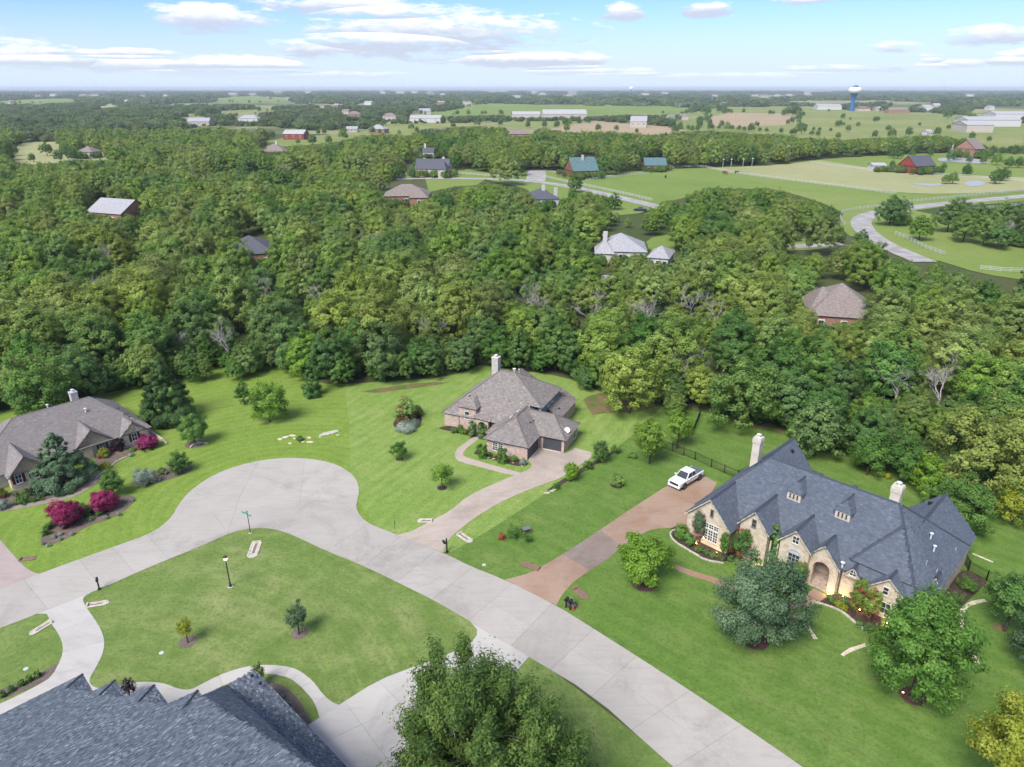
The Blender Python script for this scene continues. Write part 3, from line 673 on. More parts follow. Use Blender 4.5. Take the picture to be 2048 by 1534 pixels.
class House:
    def __init__(s, name, label, loc, rz, shingle, tab=(.33, .19), scale=1.0, var=.15):
        s.var = var
        s.root = empty(name, loc, rz, label, 'house', s=scale)
        s.shingle = MATS[shingle]; s.slab = MB(); s.capl = []; s.tv = []; s.tt = []; s.tab = tab; s.rnd = random.Random(len(label))
    def face(s, pts, th=.14, tabs=True, up=.0, u=None):
        """one roof plane; first edge is the eave (sets the direction of the courses)"""
        pts = [Vector(p) for p in pts]
        n = Vector((0, 0, 0))
        for i in range(len(pts)): n += pts[i].cross(pts[(i + 1) % len(pts)])
        n.normalize()
        if n.z < 0: n = -n
        c = sum(pts, Vector()) / len(pts)
        if len(pts) > 3 and max(abs((p - c).dot(n)) for p in pts) > .015:
            uu = Vector(u) if u else pts[1] - pts[0]
            for t in geometry.tessellate_polygon([[Vector(((p - c).dot(n.orthogonal().normalized()), (p - c).dot(n.cross(n.orthogonal().normalized())), 0)) for p in pts]]):
                s.face([pts[i] for i in t], th, tabs, 0, uu)
            return
        s.slab.solid(pts, -n * th)
        if not tabs: return
        u = Vector(u) if u else (pts[1] - pts[0]); u = (u - n * u.dot(n)).normalized(); v = n.cross(u)
        if v.z < 0: v = -v
        o = pts[0]; q = [((p - o).dot(u), (p - o).dot(v)) for p in pts]
        w, h = s.tab
        u0, u1 = min(a for a, _ in q), max(a for a, _ in q); v0, v1 = min(b for _, b in q), max(b for _, b in q)
        r = s.rnd; y = v0; row = 0
        c0 = sum((p - o).dot(n) for p in pts) / len(pts)
        while y < v1:
            x = u0 - r.random() * w
            while x < u1:
                ww = w * r.uniform(.7, 1.35); cx, cy = x + ww / 2, y + h / 2
                if inpoly(cx, cy, q):
                    lift = .030 + r.random() * .012
                    e = .006
                    for du, dv, dn in ((0, -.01, lift), (ww - .006, -.01, lift), (ww - .006, h + .02, e), (0, h + .02, e)):
                        s.tv.append(tuple(o + u * (x + du) + v * (y + dv) + n * (dn + .004)))
                    s.tt.append(min(1, max(0, r.gauss(.5, s.var))))
                x += ww
            y += h; row += 1
    def ridge(s, p, q, w=.32):
        s.capl.append(MB()); s.caps = s.capl[-1]
        p, q = Vector(p), Vector(q); d = q - p; L = d.length; k = max(1, int(L / .45)); d.normalize()
        side = d.cross(Vector((0, 0, 1))).normalized() * (w / 2)
        for i in range(k):
            a = p + d * (L * i / k); b = p + d * (L * (i + 1) / k + .04); z1, z2 = .075, .05
            t1, t2 = a + Vector((0, 0, z1 + .03)), b + Vector((0, 0, z2 + .03))
            s.caps.poly([a + side - Vector((0, 0, .02)), b + side - Vector((0, 0, .02)), t2, t1]); s.caps.poly([t1, t2, b - side - Vector((0, 0, .02)), a - side - Vector((0, 0, .02))])
    def finish(s):
        o = s.slab.build('roof', s.shingle, s.root)
        if s.tv:
            n = len(s.tt); me = bpy.data.meshes.new('shingles')
            me.from_pydata(s.tv, [], [(4 * i, 4 * i + 1, 4 * i + 2, 4 * i + 3) for i in range(n)]); me.update()
            at = me.attributes.new('tint', 'FLOAT', 'FACE'); at.data.foreach_set('value', np.array(s.tt, dtype=np.float32))
            sh = link_mesh('shingles', me, o, s.shingle); sh['kind'] = 'stuff'
        for c in s.capl: c.build('ridge_cap', s.shingle, o)
        return o
    def wall(s, mat, *boxes, name='wall'):
        mb = MB()
        for bx_ in boxes: mb.bx(*bx_)
        return mb.build(name, MATS[mat], s.root)
    def gable(s, a0, a1, bf, ze, zp, bk, wall, am=None, ov=.28, z0=0.0, depth=2.0, trim='trim_cream', dirn='f'):
        """front gable: wall with pointed top, two roof planes running back to bk"""
        am = (a0 + a1) / 2 if am is None else am
        f = bf - ov
        sl = (zp - ze) / (am - a0)
        e0, e1 = a0 - ov, a1 + ov; zl = ze - ov * sl; zr = zp - (e1 - am) * (zp - ze) / (a1 - am)
        s.face([(e0, bk, zl), (e0, f, zl), (am, f, zp), (am, bk, zp)])
        s.face([(e1, f, zr), (e1, bk, zr), (am, bk, zp), (am, f, zp)])
        s.ridge((am, f, zp), (am, bk, zp))
        o = MB().solid([(a0, bf, z0), (a1, bf, z0), (a1, bf, ze - .2), (am, bf, zp - .28), (a0, bf, ze - .2)], (0, depth, 0)).build('wall', MATS[wall], s.root)
        mb = MB(); t_ = .17
        for (xa, za), (xb, zb) in (((e0, zl), (am, zp)), ((e1, zr), (am, zp))):
            mb.solid([(xa, f - .015, za - .02), (xb, f - .015, zb - .02), (xb, f - .015, zb - .02 - t_), (xa, f - .015, za - .02 - t_)], (0, .06, 0))
        mb.build('gable_trim', MATS[trim], s.root)
        return o
def window(root, a, b, z, w, h, nx=2, ny=3, dirn='f', frame='window_frame', arch=False, name='window', t_=.05):
    """window with frame, muntins and glass; dirn f: faces -b, r: faces +a, l: faces -a"""
    mb = MB(); g = MB(); d = .06
    def put(x0, x1, z0, z1, m, dep, off=0.0):
        if dirn == 'f': m.bx(a + x0, a + x1, b - dep - off, b + .02 - off, z + z0, z + z1)
        elif dirn == 'r': m.bx(b - .02 + off, b + dep + off, a + x0, a + x1, z + z0, z + z1)
        else: m.bx(b - dep - off, b + .02 - off, a + x0, a + x1, z + z0, z + z1)
    W, Hh = w / 2, h / 2
    put(-W - t_, -W, -Hh - t_, Hh + t_, mb, d); put(W, W + t_, -Hh - t_, Hh + t_, mb, d)
    put(-W, W, Hh, Hh + t_, mb, d); put(-W - .05, W + .05, -Hh - t_ - .04, -Hh, mb, d + .05)
    for i in range(1, nx): x = -W + w * i / nx; put(x - .022, x + .022, -Hh, Hh, mb, d - .02)
    for i in range(1, ny): y = -Hh + h * i / ny; k = .035 if (ny > 2 and i == ny // 2) else .02; put(-W, W, y - k, y + k, mb, d - .02)
    o = mb.build(name, MATS[frame], root)
    put(-W, W, -Hh, Hh, g, .015); g.build('pane', MATS['glass'], o)
    return o
def chimney(root, a, b, z0, z1, w, d, wall='stucco', cap='trim_cream', flue=True, crown=True):
    o = MB().bx(a - w / 2, a + w / 2, b - d / 2, b + d / 2, z0, z1).build('chimney', MATS[wall], root)
    mb = MB()
    if crown:
        for i, (e, za, zb) in enumerate(((.04, -.70, -.60), (.07, -.60, -.12), (.02, -.12, .06))): mb.bx(a - w / 2 - e, a + w / 2 + e, b - d / 2 - e, b + d / 2 + e, z1 + za, z1 + zb)
    else: mb.bx(a - w / 2 - .05, a + w / 2 + .05, b - d / 2 - .05, b + d / 2 + .05, z1 - .1, z1 + .05)
    mb.build('chimney_cap', MATS[cap], o)
    if flue:
        mb = MB().lathe([(.16, .0), (.16, .30), (.28, .32), (.28, .36), (.05, .46)], (a, b, z1 + .05), 10); mb.build('flue', MATS['white_metal'], o)
    return o
def roof_pipe(root, a, b, z, h=.5, r=.06, hat=True, mat='white_metal', name='vent_pipe'):
    pr = [(r, -.3), (r, h)]
    if hat: pr += [(r * 2.3, h + .02), (r * 2.3, h + .08), (r * .5, h + .16)]
    return MB().lathe(pr, (a, b, z), 8).build(name, MATS[mat], root)
def roof_box(root, a, b, z, sx=.35, sy=.35, sz=.16, mat='vent_black', name='roof_vent', rx=0.0, ry=0.0):
    return MB().box((a, b, z), (sx, sy, sz), 0, rx, ry).build(name, MATS[mat], root)
def dish(root, a, b, z, r=.33, mat='pipe_grey'):
    o = MB().lathe([(.02, -.10), (r * .5, -.07), (r, .0), (r * .98, .015), (r * .5, -.05), (.02, -.08)], (0, 0, 0), 14).build('satellite_dish', MATS[mat], root)
    o.location = (a, b, z); o.rotation_euler = (math.radians(55), 0, math.radians(30))
    MB().tube([(0, 0, -.1), (0, -.05, -.45)], .03, 6).build('mast', MATS['pipe_grey'], o)
    return o
def downspout(root, a, b, z1):
    return MB().bx(a - .05, a + .05, b - .05, b + .05, 0, z1).build('downspout', MATS['trim_dark'], root)

# ---------------------------------------------------------------- A: big stone house with slate-blue roof
S_ = 52 / 48
A = House('stone_house', 'large cream stone house with steep slate-blue roof, two chimneys and lit arched entrance', (19.724 * S_, 69.267 * S_, 0), math.radians(-45), 'slate_blue', (.30, .18), S_, .09)
r = A.root
zm_ = lambda b_: 3.2 + (b_ - 2.2) * .906
A.face([(0, 2.2, 3.2), (24, 2.2, 3.2), (19.2, 8.6, 9), (5.3, 8.6, 9)])
A.face([(25, 5.8, 3.2), (25, 15.7, 3.2), (19.2, 8.6, 9), (24, 2.2, 3.2)])
A.face([(25, 15.7, 3.2), (0, 15.7, 3.2), (5.3, 8.6, 9), (19.2, 8.6, 9)])
A.face([(0, 15.7, 3.2), (0, 2.2, 3.2), (5.3, 8.6, 9)])
A.ridge((5.3, 8.6, 9), (19.2, 8.6, 9)); A.ridge((19.2, 8.6, 9), (24, 2.2, 3.2)); A.ridge((19.2, 8.6, 9), (25, 15.7, 3.2)); A.ridge((5.3, 8.6, 9), (0, 2.2, 3.2)); A.ridge((5.3, 8.6, 9), (0, 15.7, 3.2))
A.face([(17.3, 2.9, zm_(2.9) + .35), (23.1, 2.9, zm_(2.9) + .35), (20.35, 6.8, zm_(6.8) + .35)], th=.5)     # forward slope right of the entrance
A.ridge((17.3, 2.9, zm_(2.9) + .35), (20.35, 6.8, zm_(6.8) + .35), .4)
A.gable(.3, 5.56, .3, 3.35, 6.15, 5.6, 'limestone', am=3.0, depth=3.0)
A.gable(6.3, 9.45, 1.1, 4.55, 6.42, 6.0, 'limestone', am=7.85)
A.gable(10.75, 13.85, 1.4, 4.35, 6.02, 5.4, 'limestone', am=12.28)
A.gable(17.38, 18.75, 2.2, 3.1, 3.97, 3.6, 'limestone', z0=2.6, depth=.8, ov=.16)
A.gable(19.75, 23.2, 1.9, 3.15, 4.75, 4.0, 'limestone', am=21.45)
A.gable(23.9, 24.9, 5.9, 3.2, 4.2, 7.2, 'brick_tan', ov=.12)
# arched entrance
am = 15.1; f = 1.7
for e, za in ((13.2, 3.15), (16.95, 3.15)):
    pass
A.face([(13.2, 5, 3.15), (13.2, f, 3.15), (am, f, 5.33), (am, 5, 5.33)]); A.face([(17.0, f, 3.15), (17.0, 5, 3.15), (am, 5, 5.33), (am, f, 5.33)]); A.ridge((am, f, 5.33), (am, 4.3, 5.33))
arch = [(15.1 + .86 * math.cos(th), 2.0, 2.25 + .86 * math.sin(th)) for th in np.linspace(0, math.pi, 13)]
MB().solid([(13.45, 2.0, 0), (14.24, 2.0, 0)] + arch[::-1] + [(15.96, 2.0, 0), (16.75, 2.0, 0), (16.75, 2.0, 3.2), (am, 2.0, 5.05), (13.45, 2.0, 3.2)], (0, .5, 0)).build('wall', MATS['limestone'], r)
mb = MB()
for i in range(12):
    a0, a1 = math.pi * i / 12, math.pi * (i + 1) / 12 - .03
    mb.solid([(15.1 + k * math.cos(q), 1.94, 2.25 + k * math.sin(q)) for k, q in ((.86, a0), (1.16, a0), (1.16, a1), (.86, a1))], (0, .12, 0))
mb.build('arch_surround', MATS['brick_tan'], r)
mb = MB()
for (xa, za), (xb, zb) in (((13.2, 3.15), (am, 5.33)), ((17.0, 3.15), (am, 5.33))):
    mb.solid([(xa, f - .02, za - .02), (xb, f - .02, zb - .02), (xb, f - .02, zb - .2), (xa, f - .02, za - .2)], (0, .06, 0))
mb.build('gable_trim', MATS['trim_cream'], r)
MB().bx(13.5, 16.7, 1.7, 4.6, .02, .09).build('porch_floor', MATS['tile_floor'], r)
dr = MB().bx(15.25, 16.35, 4.52, 4.6, .1, 2.5).build('door', MATS['wood_door'], r)
MB().bx(15.35, 15.4, 4.46, 4.52, 1.0, 1.35).build('handle', MATS['vent_black'], dr)
MB().bx(15.2, 16.4, 4.50, 4.58, 2.55, 2.62).build('door_frame', MATS['trim_cream'], dr)
A.wall('limestone', (.3, 13.4, 3.0, 15.4, 0, 3.3)); A.wall('limestone', (13.4, 16.8, 4.6, 15.38, 0, 3.3)); A.wall('limestone', (16.8, 23.9, 2.6, 15.36, 0, 3.25)); A.wall('brick_tan', (23.9, 24.75, 5.95, 17.3, 0, 3.28))
A.wall('limestone', (13.42, 13.7, 2.5, 4.6, 0, 3.28)); A.wall('limestone', (16.5, 16.78, 2.5, 4.6, 0, 3.28)); A.wall('limestone', (.32, 5.5, 2.9, 15.3, 0, 3.32))
A.wall('stucco', (9.6, 9.75, 1.6, 1.75, 0, 3.2), name='porch_post'); A.wall('stucco', (10.4, 10.55, 1.6, 1.75, 0, 3.2), name='porch_post')
# back wings
A.face([(0, 17.2, 3.2), (0, 9, 3.2), (4.2, 9, 8.0), (4.2, 17.2, 8.0)]); A.face([(8.4, 9, 3.2), (8.4, 17.2, 3.2), (4.2, 17.2, 8.0), (4.2, 9, 8.0)]); A.ridge((4.2, 9.2, 8.0), (4.2, 17.2, 8.0))
A.face([(17.5, 18, 3.2), (17.5, 9, 3.2), (21.25, 9, 7.0), (21.25, 18, 7.0)]); A.face([(25, 9, 3.2), (25, 18, 3.2), (21.25, 18, 7.0), (21.25, 9, 7.0)]); A.ridge((21.25, 10.2, 7.0), (21.25, 18, 7.0))
MB().solid([(.3, 16.9, 0), (8.1, 16.9, 0), (8.1, 16.9, 3.3), (4.2, 16.9, 7.7), (.3, 16.9, 3.3)], (0, -1.6, 0)).build('wall', MATS['limestone'], r)
MB().solid([(17.8, 17.7, 0), (24.7, 17.7, 0), (24.7, 17.7, 3.3), (21.25, 17.7, 6.7), (17.8, 17.7, 3.3)], (0, -2.4, 0)).build('wall', MATS['brick_tan'], r)
# hipped dormers on the front slope
for a0 in (8.95, 14.18):
    d = MB().bx(a0, a0 + 1.5, 5.75, 8.2, 5.6, 7.45).build('dormer', MATS['trim_cream'], r)
    for k in range(3): window(d, a0 + .35 + .4 * k, 5.75, 6.98, .13, .42, 1, 2, frame='trim_brown', t_=.02)
    e0, e1, ft, ze_, zp_ = a0 - .15, a0 + 1.65, 5.62, 7.42, 8.55; am_ = a0 + .75
    A.face([(e0, ft, ze_), (e1, ft, ze_), (am_, ft + 1.0, zp_)], .1); A.face([(e0, 8.6, ze_), (e0, ft, ze_), (am_, ft + 1.0, zp_), (am_, 8.6, zp_)], .1); A.face([(e1, ft, ze_), (e1, 8.6, ze_), (am_, 8.6, zp_), (am_, ft + 1.0, zp_)], .1)
    A.ridge((am_, ft + 1, zp_), (am_, 8.2, zp_), .22)
A.finish()
chimney(r, 2.6, 10.9, 4.5, 9.75, .9, .9); chimney(r, 18.55, 9.3, 7.5, 10.55, .95, .95)
# tall divided window in the left gable, small windows in the others
for k in range(3): window(r, 2.75 + .62 * k, .3, 1.45, .5, 1.35, 2, 4); window(r, 2.75 + .62 * k, .3, 2.62, .5, .55, 2, 2)
window(r, 3.25, .3, 4.35, .3, .85, 1, 1, frame='window_frame_dark'); window(r, 7.8, 1.1, 4.8, .4, .9, 1, 2, frame='window_frame_dark')
window(r, 12.3, 1.4, 4.75, .62, .8, 2, 2); window(r, 12.4, 1.4, 1.9, 1.15, 2.3, 3, 5, frame='pipe_grey'); window(r, 18.07, 2.2, 3.25, .55, .6, 2, 2)
mb = MB()
for i in range(8):
    a0, a1 = math.pi * i / 8, math.pi * (i + 1) / 8
    mb.solid([(12.4 + k * math.cos(q), 1.30, 3.1 + k * .8 * math.sin(q)) for k, q in ((.60, a0), (.74, a0), (.74, a1), (.60, a1))], (0, .12, 0))
mb.solid([(12.4 + .6 * math.cos(q), 1.36, 3.1 + .48 * math.sin(q)) for q in np.linspace(0, math.pi, 9)], (0, .05, 0))
mb.build('arched_window_head', MATS['pipe_grey'], r)
window(r, 21.3, 1.9, 3.1, .45, .8, 1, 2); window(r, 21.6, 1.9, 1.2, .8, 1.2, 2, 2); window(r, 8.2, 3.0, 1.5, 1.4, 1.6, 2, 2)
for a_, b_, z_ in ((22.4, 9.6, 6.0), (23.1, 8.7, 5.3)): roof_pipe(r, a_, b_, z_, .45, .08, mat='white_metal')
for a_, b_, z_ in ((24.1, 6.9, 4.2), (24.3, 12.5, 4.0), (23.2, 6.2, 5.1)): roof_pipe(r, a_, b_, z_, .3, .04, False, 'pipe_grey')
roof_box(r, 5.0, 15.3, 7.15, .4, .4, .3); roof_box(r, 20.4, 16.0, 6.3, .4, .4, .3)
for a_ in (10.2, 10.9, 14.6): roof_box(r, a_, 9.1, 8.85, .5, .25, .16, 'slate_blue')
roof_pipe(r, 16.9, 2.3, 3.6, .25, .1, mat='white_metal')
dish(r, 7.6, 15.9, 3.9, .42)
for a_ in (13.3, 16.9): downspout(r, a_, 2.55, 3.1)
# ---------------------------------------------------------------- B: brick house with brown roof
B0 = P(950 + .1123 * 935, 810 + .1123 * 985)
B = House('brick_house', 'pink brick house with brown shingled hip roof and two charcoal garage doors', (B0.x, B0.y, 0), math.radians(-24), 'shingle_brown', (.36, .22))
r = B.root; ze = 2.3
# garage wing
B.face([(-7.3, -.35, ze), (.35, -.35, ze), (-3.45, 3.6, 5.1)]); B.face([(-7.3, 10, ze), (-7.3, -.35, ze), (-3.45, 3.6, 5.1), (-3.45, 10, 5.1)]); B.face([(.35, -.35, ze), (.35, 10, ze), (-3.45, 10, 5.1), (-3.45, 3.6, 5.1)])
B.face([(-3.4, 4.1, ze), (4.65, 4.1, ze), (1.4, 7.5, 4.75), (-3.4, 7.5, 4.75)]); B.face([(4.65, 4.1, ze), (4.65, 10.9, ze), (1.4, 7.5, 4.75)]); B.face([(4.65, 10.9, ze), (-3.4, 10.9, ze), (-3.4, 7.5, 4.75), (1.4, 7.5, 4.75)])
B.ridge((-3.45, 3.6, 5.1), (-3.45, 9.5, 5.1)); B.ridge((-3.45, 3.6, 5.1), (.35, -.35, ze)); B.ridge((-3.45, 3.6, 5.1), (-7.3, -.35, ze)); B.ridge((-3, 7.5, 4.75), (1.4, 7.5, 4.75)); B.ridge((1.4, 7.5, 4.75), (4.65, 4.1, ze)); B.ridge((1.4, 7.5, 4.75), (4.65, 10.9, ze))
B.face([(-7.9, 9, ze - .05), (-7.9, 1.6, ze - .05), (-4.6, 3.4, 4.35), (-4.6, 9, 4.35)]); B.face([(-7.9, 1.6, ze - .05), (-5, 1.6, ze - .05), (-4.6, 3.4, 4.35)])
B.wall('brick_pink', (-6.9, -2.1, .1, 9, 0, ze + .05)); B.wall('brick_pink', (-2.1, 0, 0.0, 9, 0, ze + .05)); B.wall('brick_pink', (-1, 4.3, 4.5, 10.5, 0, ze + .06))
B.wall('brick_pink', (-7.5, -6.8, 2.0, 9, 0, ze))
g = MB().bx(0, .05, .3, 4.15, .05, 2.02).build('garage_door', MATS['garage_door'], r)
mb = MB()
for k in range(1, 8): mb.bx(.05, .075, .3 + 3.85 * k / 8 - .03, .3 + 3.85 * k / 8 + .03, .08, 2.0)
mb.build('door_batten', MATS['trim_dark'], g); MB().bx(0, .35, .2, 4.25, .05, .09).build('sill', MATS['trim_cream'], g)
g = MB().bx(.75, 3.75, 4.45, 4.5, .05, 2.02).build('garage_door', MATS['garage_door'], r)
mb = MB()
for k in range(1, 6): mb.bx(.75 + 3.0 * k / 6 - .03, .75 + 3.0 * k / 6 + .03, 4.425, 4.45, .08, 2.0)
mb.build('door_batten', MATS['trim_dark'], g); MB().bx(.7, 3.8, 4.2, 4.45, .05, .09).build('sill', MATS['trim_cream'], g)
for k in range(2): window(r, -5.45 + .95 * k, .1, 1.2, .75, 1.35, 2, 4)
window(r, 9.0, 4.3, 1.2, .9, 1.5, 1, 1, 'r')
downspout(r, .05, -.06, 2.2); downspout(r, 4.28, 4.44, 2.2)
roof_box(r, -4.3, 6.3, 4.75, .3, .75, .14, 'white_metal', 'skylight', 0, -.6); roof_box(r, -4.75, 4.6, 4.4, .3, .75, .14, 'white_metal', 'skylight', 0, -.6); roof_box(r, 1.2, 8.8, 3.9, .3, .75, .14, 'white_metal', 'skylight')
roof_box(r, -1.6, 5.0, 3.85, .22, .22, .16); roof_box(r, -1.5, 5.9, 3.75, .22, .22, .16); roof_pipe(r, -2.9, 7.6, 4.9, .75, .05, False, 'pipe_grey')
dish(r, 4.0, 6.2, 3.1, .48, 'white_metal')
# main block
B.face([(-17.7, 5.25, 2.4), (-3.2, 5.25, 2.4), (-3.2, 8.0, 5.15), (-.85, 8.0, 5.15), (-7.1, 11.5, 9), (-9.7, 11.5, 9)]); B.face([(-17.7, 18.6, 2.4), (-17.7, 5.25, 2.4), (-9.7, 11.5, 9)])
B.face([(-.85, 8.0, 5.15), (-.85, 16.9, 5.15), (-7.1, 11.5, 9)]); B.face([(-.85, 16.9, 5.15), (-3, 18.6, 2.4), (-17.7, 18.6, 2.4), (-9.7, 11.5, 9), (-7.1, 11.5, 9)], u=(1, 0, 0))
B.ridge((-9.7, 11.5, 9), (-7.1, 11.5, 9)); B.ridge((-7.1, 11.5, 9), (-.85, 16.9, 5.15)); B.ridge((-9.7, 11.5, 9), (-17.7, 5.25, 2.4)); B.ridge((-7.1, 11.5, 9), (-.85, 8.0, 5.15))
B.face([(1.2, 11.0, 2.45), (1.2, 19.2, 2.45), (-1.6, 19.2, 4.1), (-1.6, 11.0, 4.1)]); B.face([(1.2, 19.2, 2.45), (-6, 21.5, 2.45), (-6, 17, 5.2), (-1.6, 16.5, 4.2)], u=(1, 0, 0))
B.face([(-4.6, 21.6, 2.6), (-13, 21.6, 2.6), (-8.8, 18.2, 7.0)]); B.face([(-4.6, 14, 2.6), (-4.6, 21.6, 2.6), (-8.8, 18.2, 7.0), (-8.8, 14, 7.0)]); B.face([(-13, 21.6, 2.6), (-13, 14, 2.6), (-8.8, 14, 7.0), (-8.8, 18.2, 7.0)])
B.wall('brick_pink', (-17.3, -14.5, 5.6, 18.3, 0, 2.5)); B.wall('brick_pink', (-14.5, -11.4, 5.45, 7.6, 0, 4.1)); B.wall('brick_pink', (-14.5, -1.1, 9.0, 18.2, 0, 2.6)); B.wall('brick_pink', (-9.0, -1.1, 6.1, 9.0, 0, 2.52)); B.wall('brick_pink', (-1.2, .9, 11.3, 18.9, 0, 2.5))
o = B.wall('siding_blue', (-1.6, -1.15, 8.3, 16.6, 2.6, 5.0), name='siding_wall')
for y_ in (11.4, 13.1): window(r, y_, -1.15, 4.55, .95, .75, 2, 1, 'r')
B.face([(-14.75, 5.15, 4.12), (-11.15, 5.15, 4.12), (-12.4, 7.0, 5.3), (-13.6, 7.0, 5.3)], .1); B.face([(-14.75, 8.5, 4.12), (-14.75, 5.15, 4.12), (-13.6, 7.0, 5.3), (-13.6, 8.5, 5.3)], .1); B.face([(-11.15, 5.15, 4.12), (-11.15, 8.5, 4.12), (-12.4, 8.5, 5.3), (-12.4, 7.0, 5.3)], .1)
arch = [(-10.25 + .72 * math.cos(th), 5.3, 1.35 + .72 * math.sin(th)) for th in np.linspace(0, math.pi, 11)]
MB().solid([(-11.4, 5.3, 0), (-10.97, 5.3, 0)] + arch[::-1] + [(-9.53, 5.3, 0), (-9.0, 5.3, 0), (-9.0, 5.3, 2.6), (-11.4, 5.3, 2.9)], (0, .4, 0)).build('wall', MATS['brick_tan'], r)
B.face([(-11.6, 5.0, 2.72), (-8.7, 5.0, 2.5), (-8.7, 6.6, 3.6), (-11.6, 6.6, 3.9)], .1)
B.wall('brick_pink', (-11.42, -11.2, 5.7, 9, 0, 2.5)); MB().bx(-10.8, -9.7, 8.93, 9.0, 0, 2.1).build('door', MATS['wood_door'], r)
window(r, -13.0, 5.45, 2.7, .8, 1.3, 1, 2); window(r, -12.9, 5.45, 3.75, .7, .16, 3, 1, frame='trim_cream'); window(r, -16.0, 5.6, 2.15, .8, .16, 3, 1, frame='trim_cream')
for k in range(2): window(r, -8.0 + 1.0 * k, 6.1, 2.2, .62, .16, 3, 1, frame='trim_cream'); window(r, -8.0 + 1.0 * k, 6.1, 1.2, .62, 1.2, 1, 2)
downspout(r, -9.03, 5.24, 2.5); downspout(r, -14.46, 5.5, 2.4)
roof_pipe(r, -7.4, 11.8, 8.7, .7, .13); roof_pipe(r, -6.9, 12.6, 8.2, .9, .06); roof_pipe(r, -5.2, 13.8, 7.2, .8, .05, False, 'vent_black'); roof_box(r, -4.5, 14.0, 7.0, .35, .7, .14, 'white_metal', 'skylight'); roof_box(r, .1, 13.0, 3.2, .25, .25, .2)
B.finish()
chimney(r, -11.2, 12.9, 6.0, 10.55, 1.15, 1.15, 'brick_grey', 'trim_cream', True, False)
B_ac = empty('air_conditioner', B.root.matrix_basis @ Vector((1.7, 10.9, 0)), math.radians(-24), 'grey air conditioning unit behind the brick garage', 'air conditioner')
MB().bx(-.45, .45, -.45, .45, 0, .8).build('casing', MATS['pipe_grey'], B_ac); MB().lathe([(.38, 0), (.38, .04), (.1, .05)], (0, 0, .8), 12).build('fan_grille', MATS['vent_black'], B_ac)
# ---------------------------------------------------------------- C: left stone house
Cc = House('stone_house', 'low stone house with grey-brown hip roof and brown window shutters', (-58.292, 100.551, 0), math.radians(48), 'shingle_grey', (.36, .22))
r = Cc.root; zr = 6.5
Cc.face([(-24, .1, 2.1), (1.4, .1, 2.1), (-3.9, 8.8, zr), (-14.5, 8.8, zr)]); Cc.face([(1.4, .1, 2.1), (1.4, 16, 2.1), (-3.9, 8.8, zr)]); Cc.face([(1.4, 16, 2.1), (-24, 16, 2.1), (-14.5, 8.8, zr), (-3.9, 8.8, zr)]); Cc.face([(-24, 16, 2.1), (-24, .1, 2.1), (-14.5, 8.8, zr)])
Cc.ridge((-14.5, 8.8, zr), (-3.9, 8.8, zr)); Cc.ridge((-3.9, 8.8, zr), (1.4, .1, 2.1)); Cc.ridge((-3.9, 8.8, zr), (1.4, 16, 2.1)); Cc.ridge((-14.5, 8.8, zr), (-24, .1, 2.1))
Cc.gable(-3.3, .6, .15, 2.2, 3.95, 3.9, 'fieldstone', am=-1.32, trim='trim_brown')
Cc.gable(-9.6, -4.4, .5, 2.3, 4.6, 5.2, 'shake_tan', am=-7.1, trim='trim_brown', z0=2.2)
Cc.gable(-18.6, -13.9, -1.2, 2.2, 4.5, 5.0, 'fieldstone', am=-16.4, trim='trim_brown')
MB().solid([(-18.0, -1.26, 2.3), (-14.6, -1.26, 2.3), (-16.4, -1.26, 4.1)], (0, .07, 0)).build('gable_panel', MATS['shake_tan'], r)
MB().bx(-18.7, -13.8, -1.42, -1.2, 2.12, 2.3).build('gable_trim', MATS['trim_brown'], r)
Cc.wall('brick_grey', (-23.7, 1.1, .6, 15.7, 0, 2.2)); Cc.wall('fieldstone', (-9.5, -7.4, .45, .9, 0, 2.25)); Cc.wall('brick_grey', (-18.4, -14.1, -1.24, -1.2, 0, .55), name='brick_base'); Cc.wall('brick_grey', (-3.1, .4, .10, .15, 0, .5), name='brick_base')
for a_, b_ in ((-1.35, .15), (-5.9, .6), (-17.6, -1.2), (-15.5, -1.2), (-20.6, .6)):
    window(r, a_, b_, 1.35, .72, 1.25, 2, 2)
    for sx in (-1, 1):
        mb = MB().bx(a_ + sx * .63 - .17, a_ + sx * .63 + .17, b_ - .06, b_ - .002, .7, 2.0)
        for k in range(7): mb.bx(a_ + sx * .63 - .13, a_ + sx * .63 + .13, b_ - .075, b_ - .06, .78 + .17 * k, .86 + .17 * k)
        mb.build('shutter', MATS['shutter_brown'], r)
downspout(r, -3.25, .2, 2.1)
roof_pipe(r, -5.5, 6.2, 5.2, .55, .1); roof_pipe(r, -9.6, 9.3, 6.3, .55, .1); roof_pipe(r, -17.2, 8.5, 5.4, .5, .1); roof_pipe(r, -17.0, 7.4, 4.8, .3, .07, True)
for a_, b_ in ((-2.9, 9.9), (-.6, 7.2), (-.2, 4.6), (-1.0, 3.4), (-.8, 2.2)): roof_box(r, a_, b_, 2.1 + (1.4 - a_) * .83 + .08, .22, .22, .16)
Cc.finish()
chimney(r, -5.6, 10.2, 4.5, 7.5, 1.0, 1.0, 'brick_grey', 'pipe_grey', True, False)
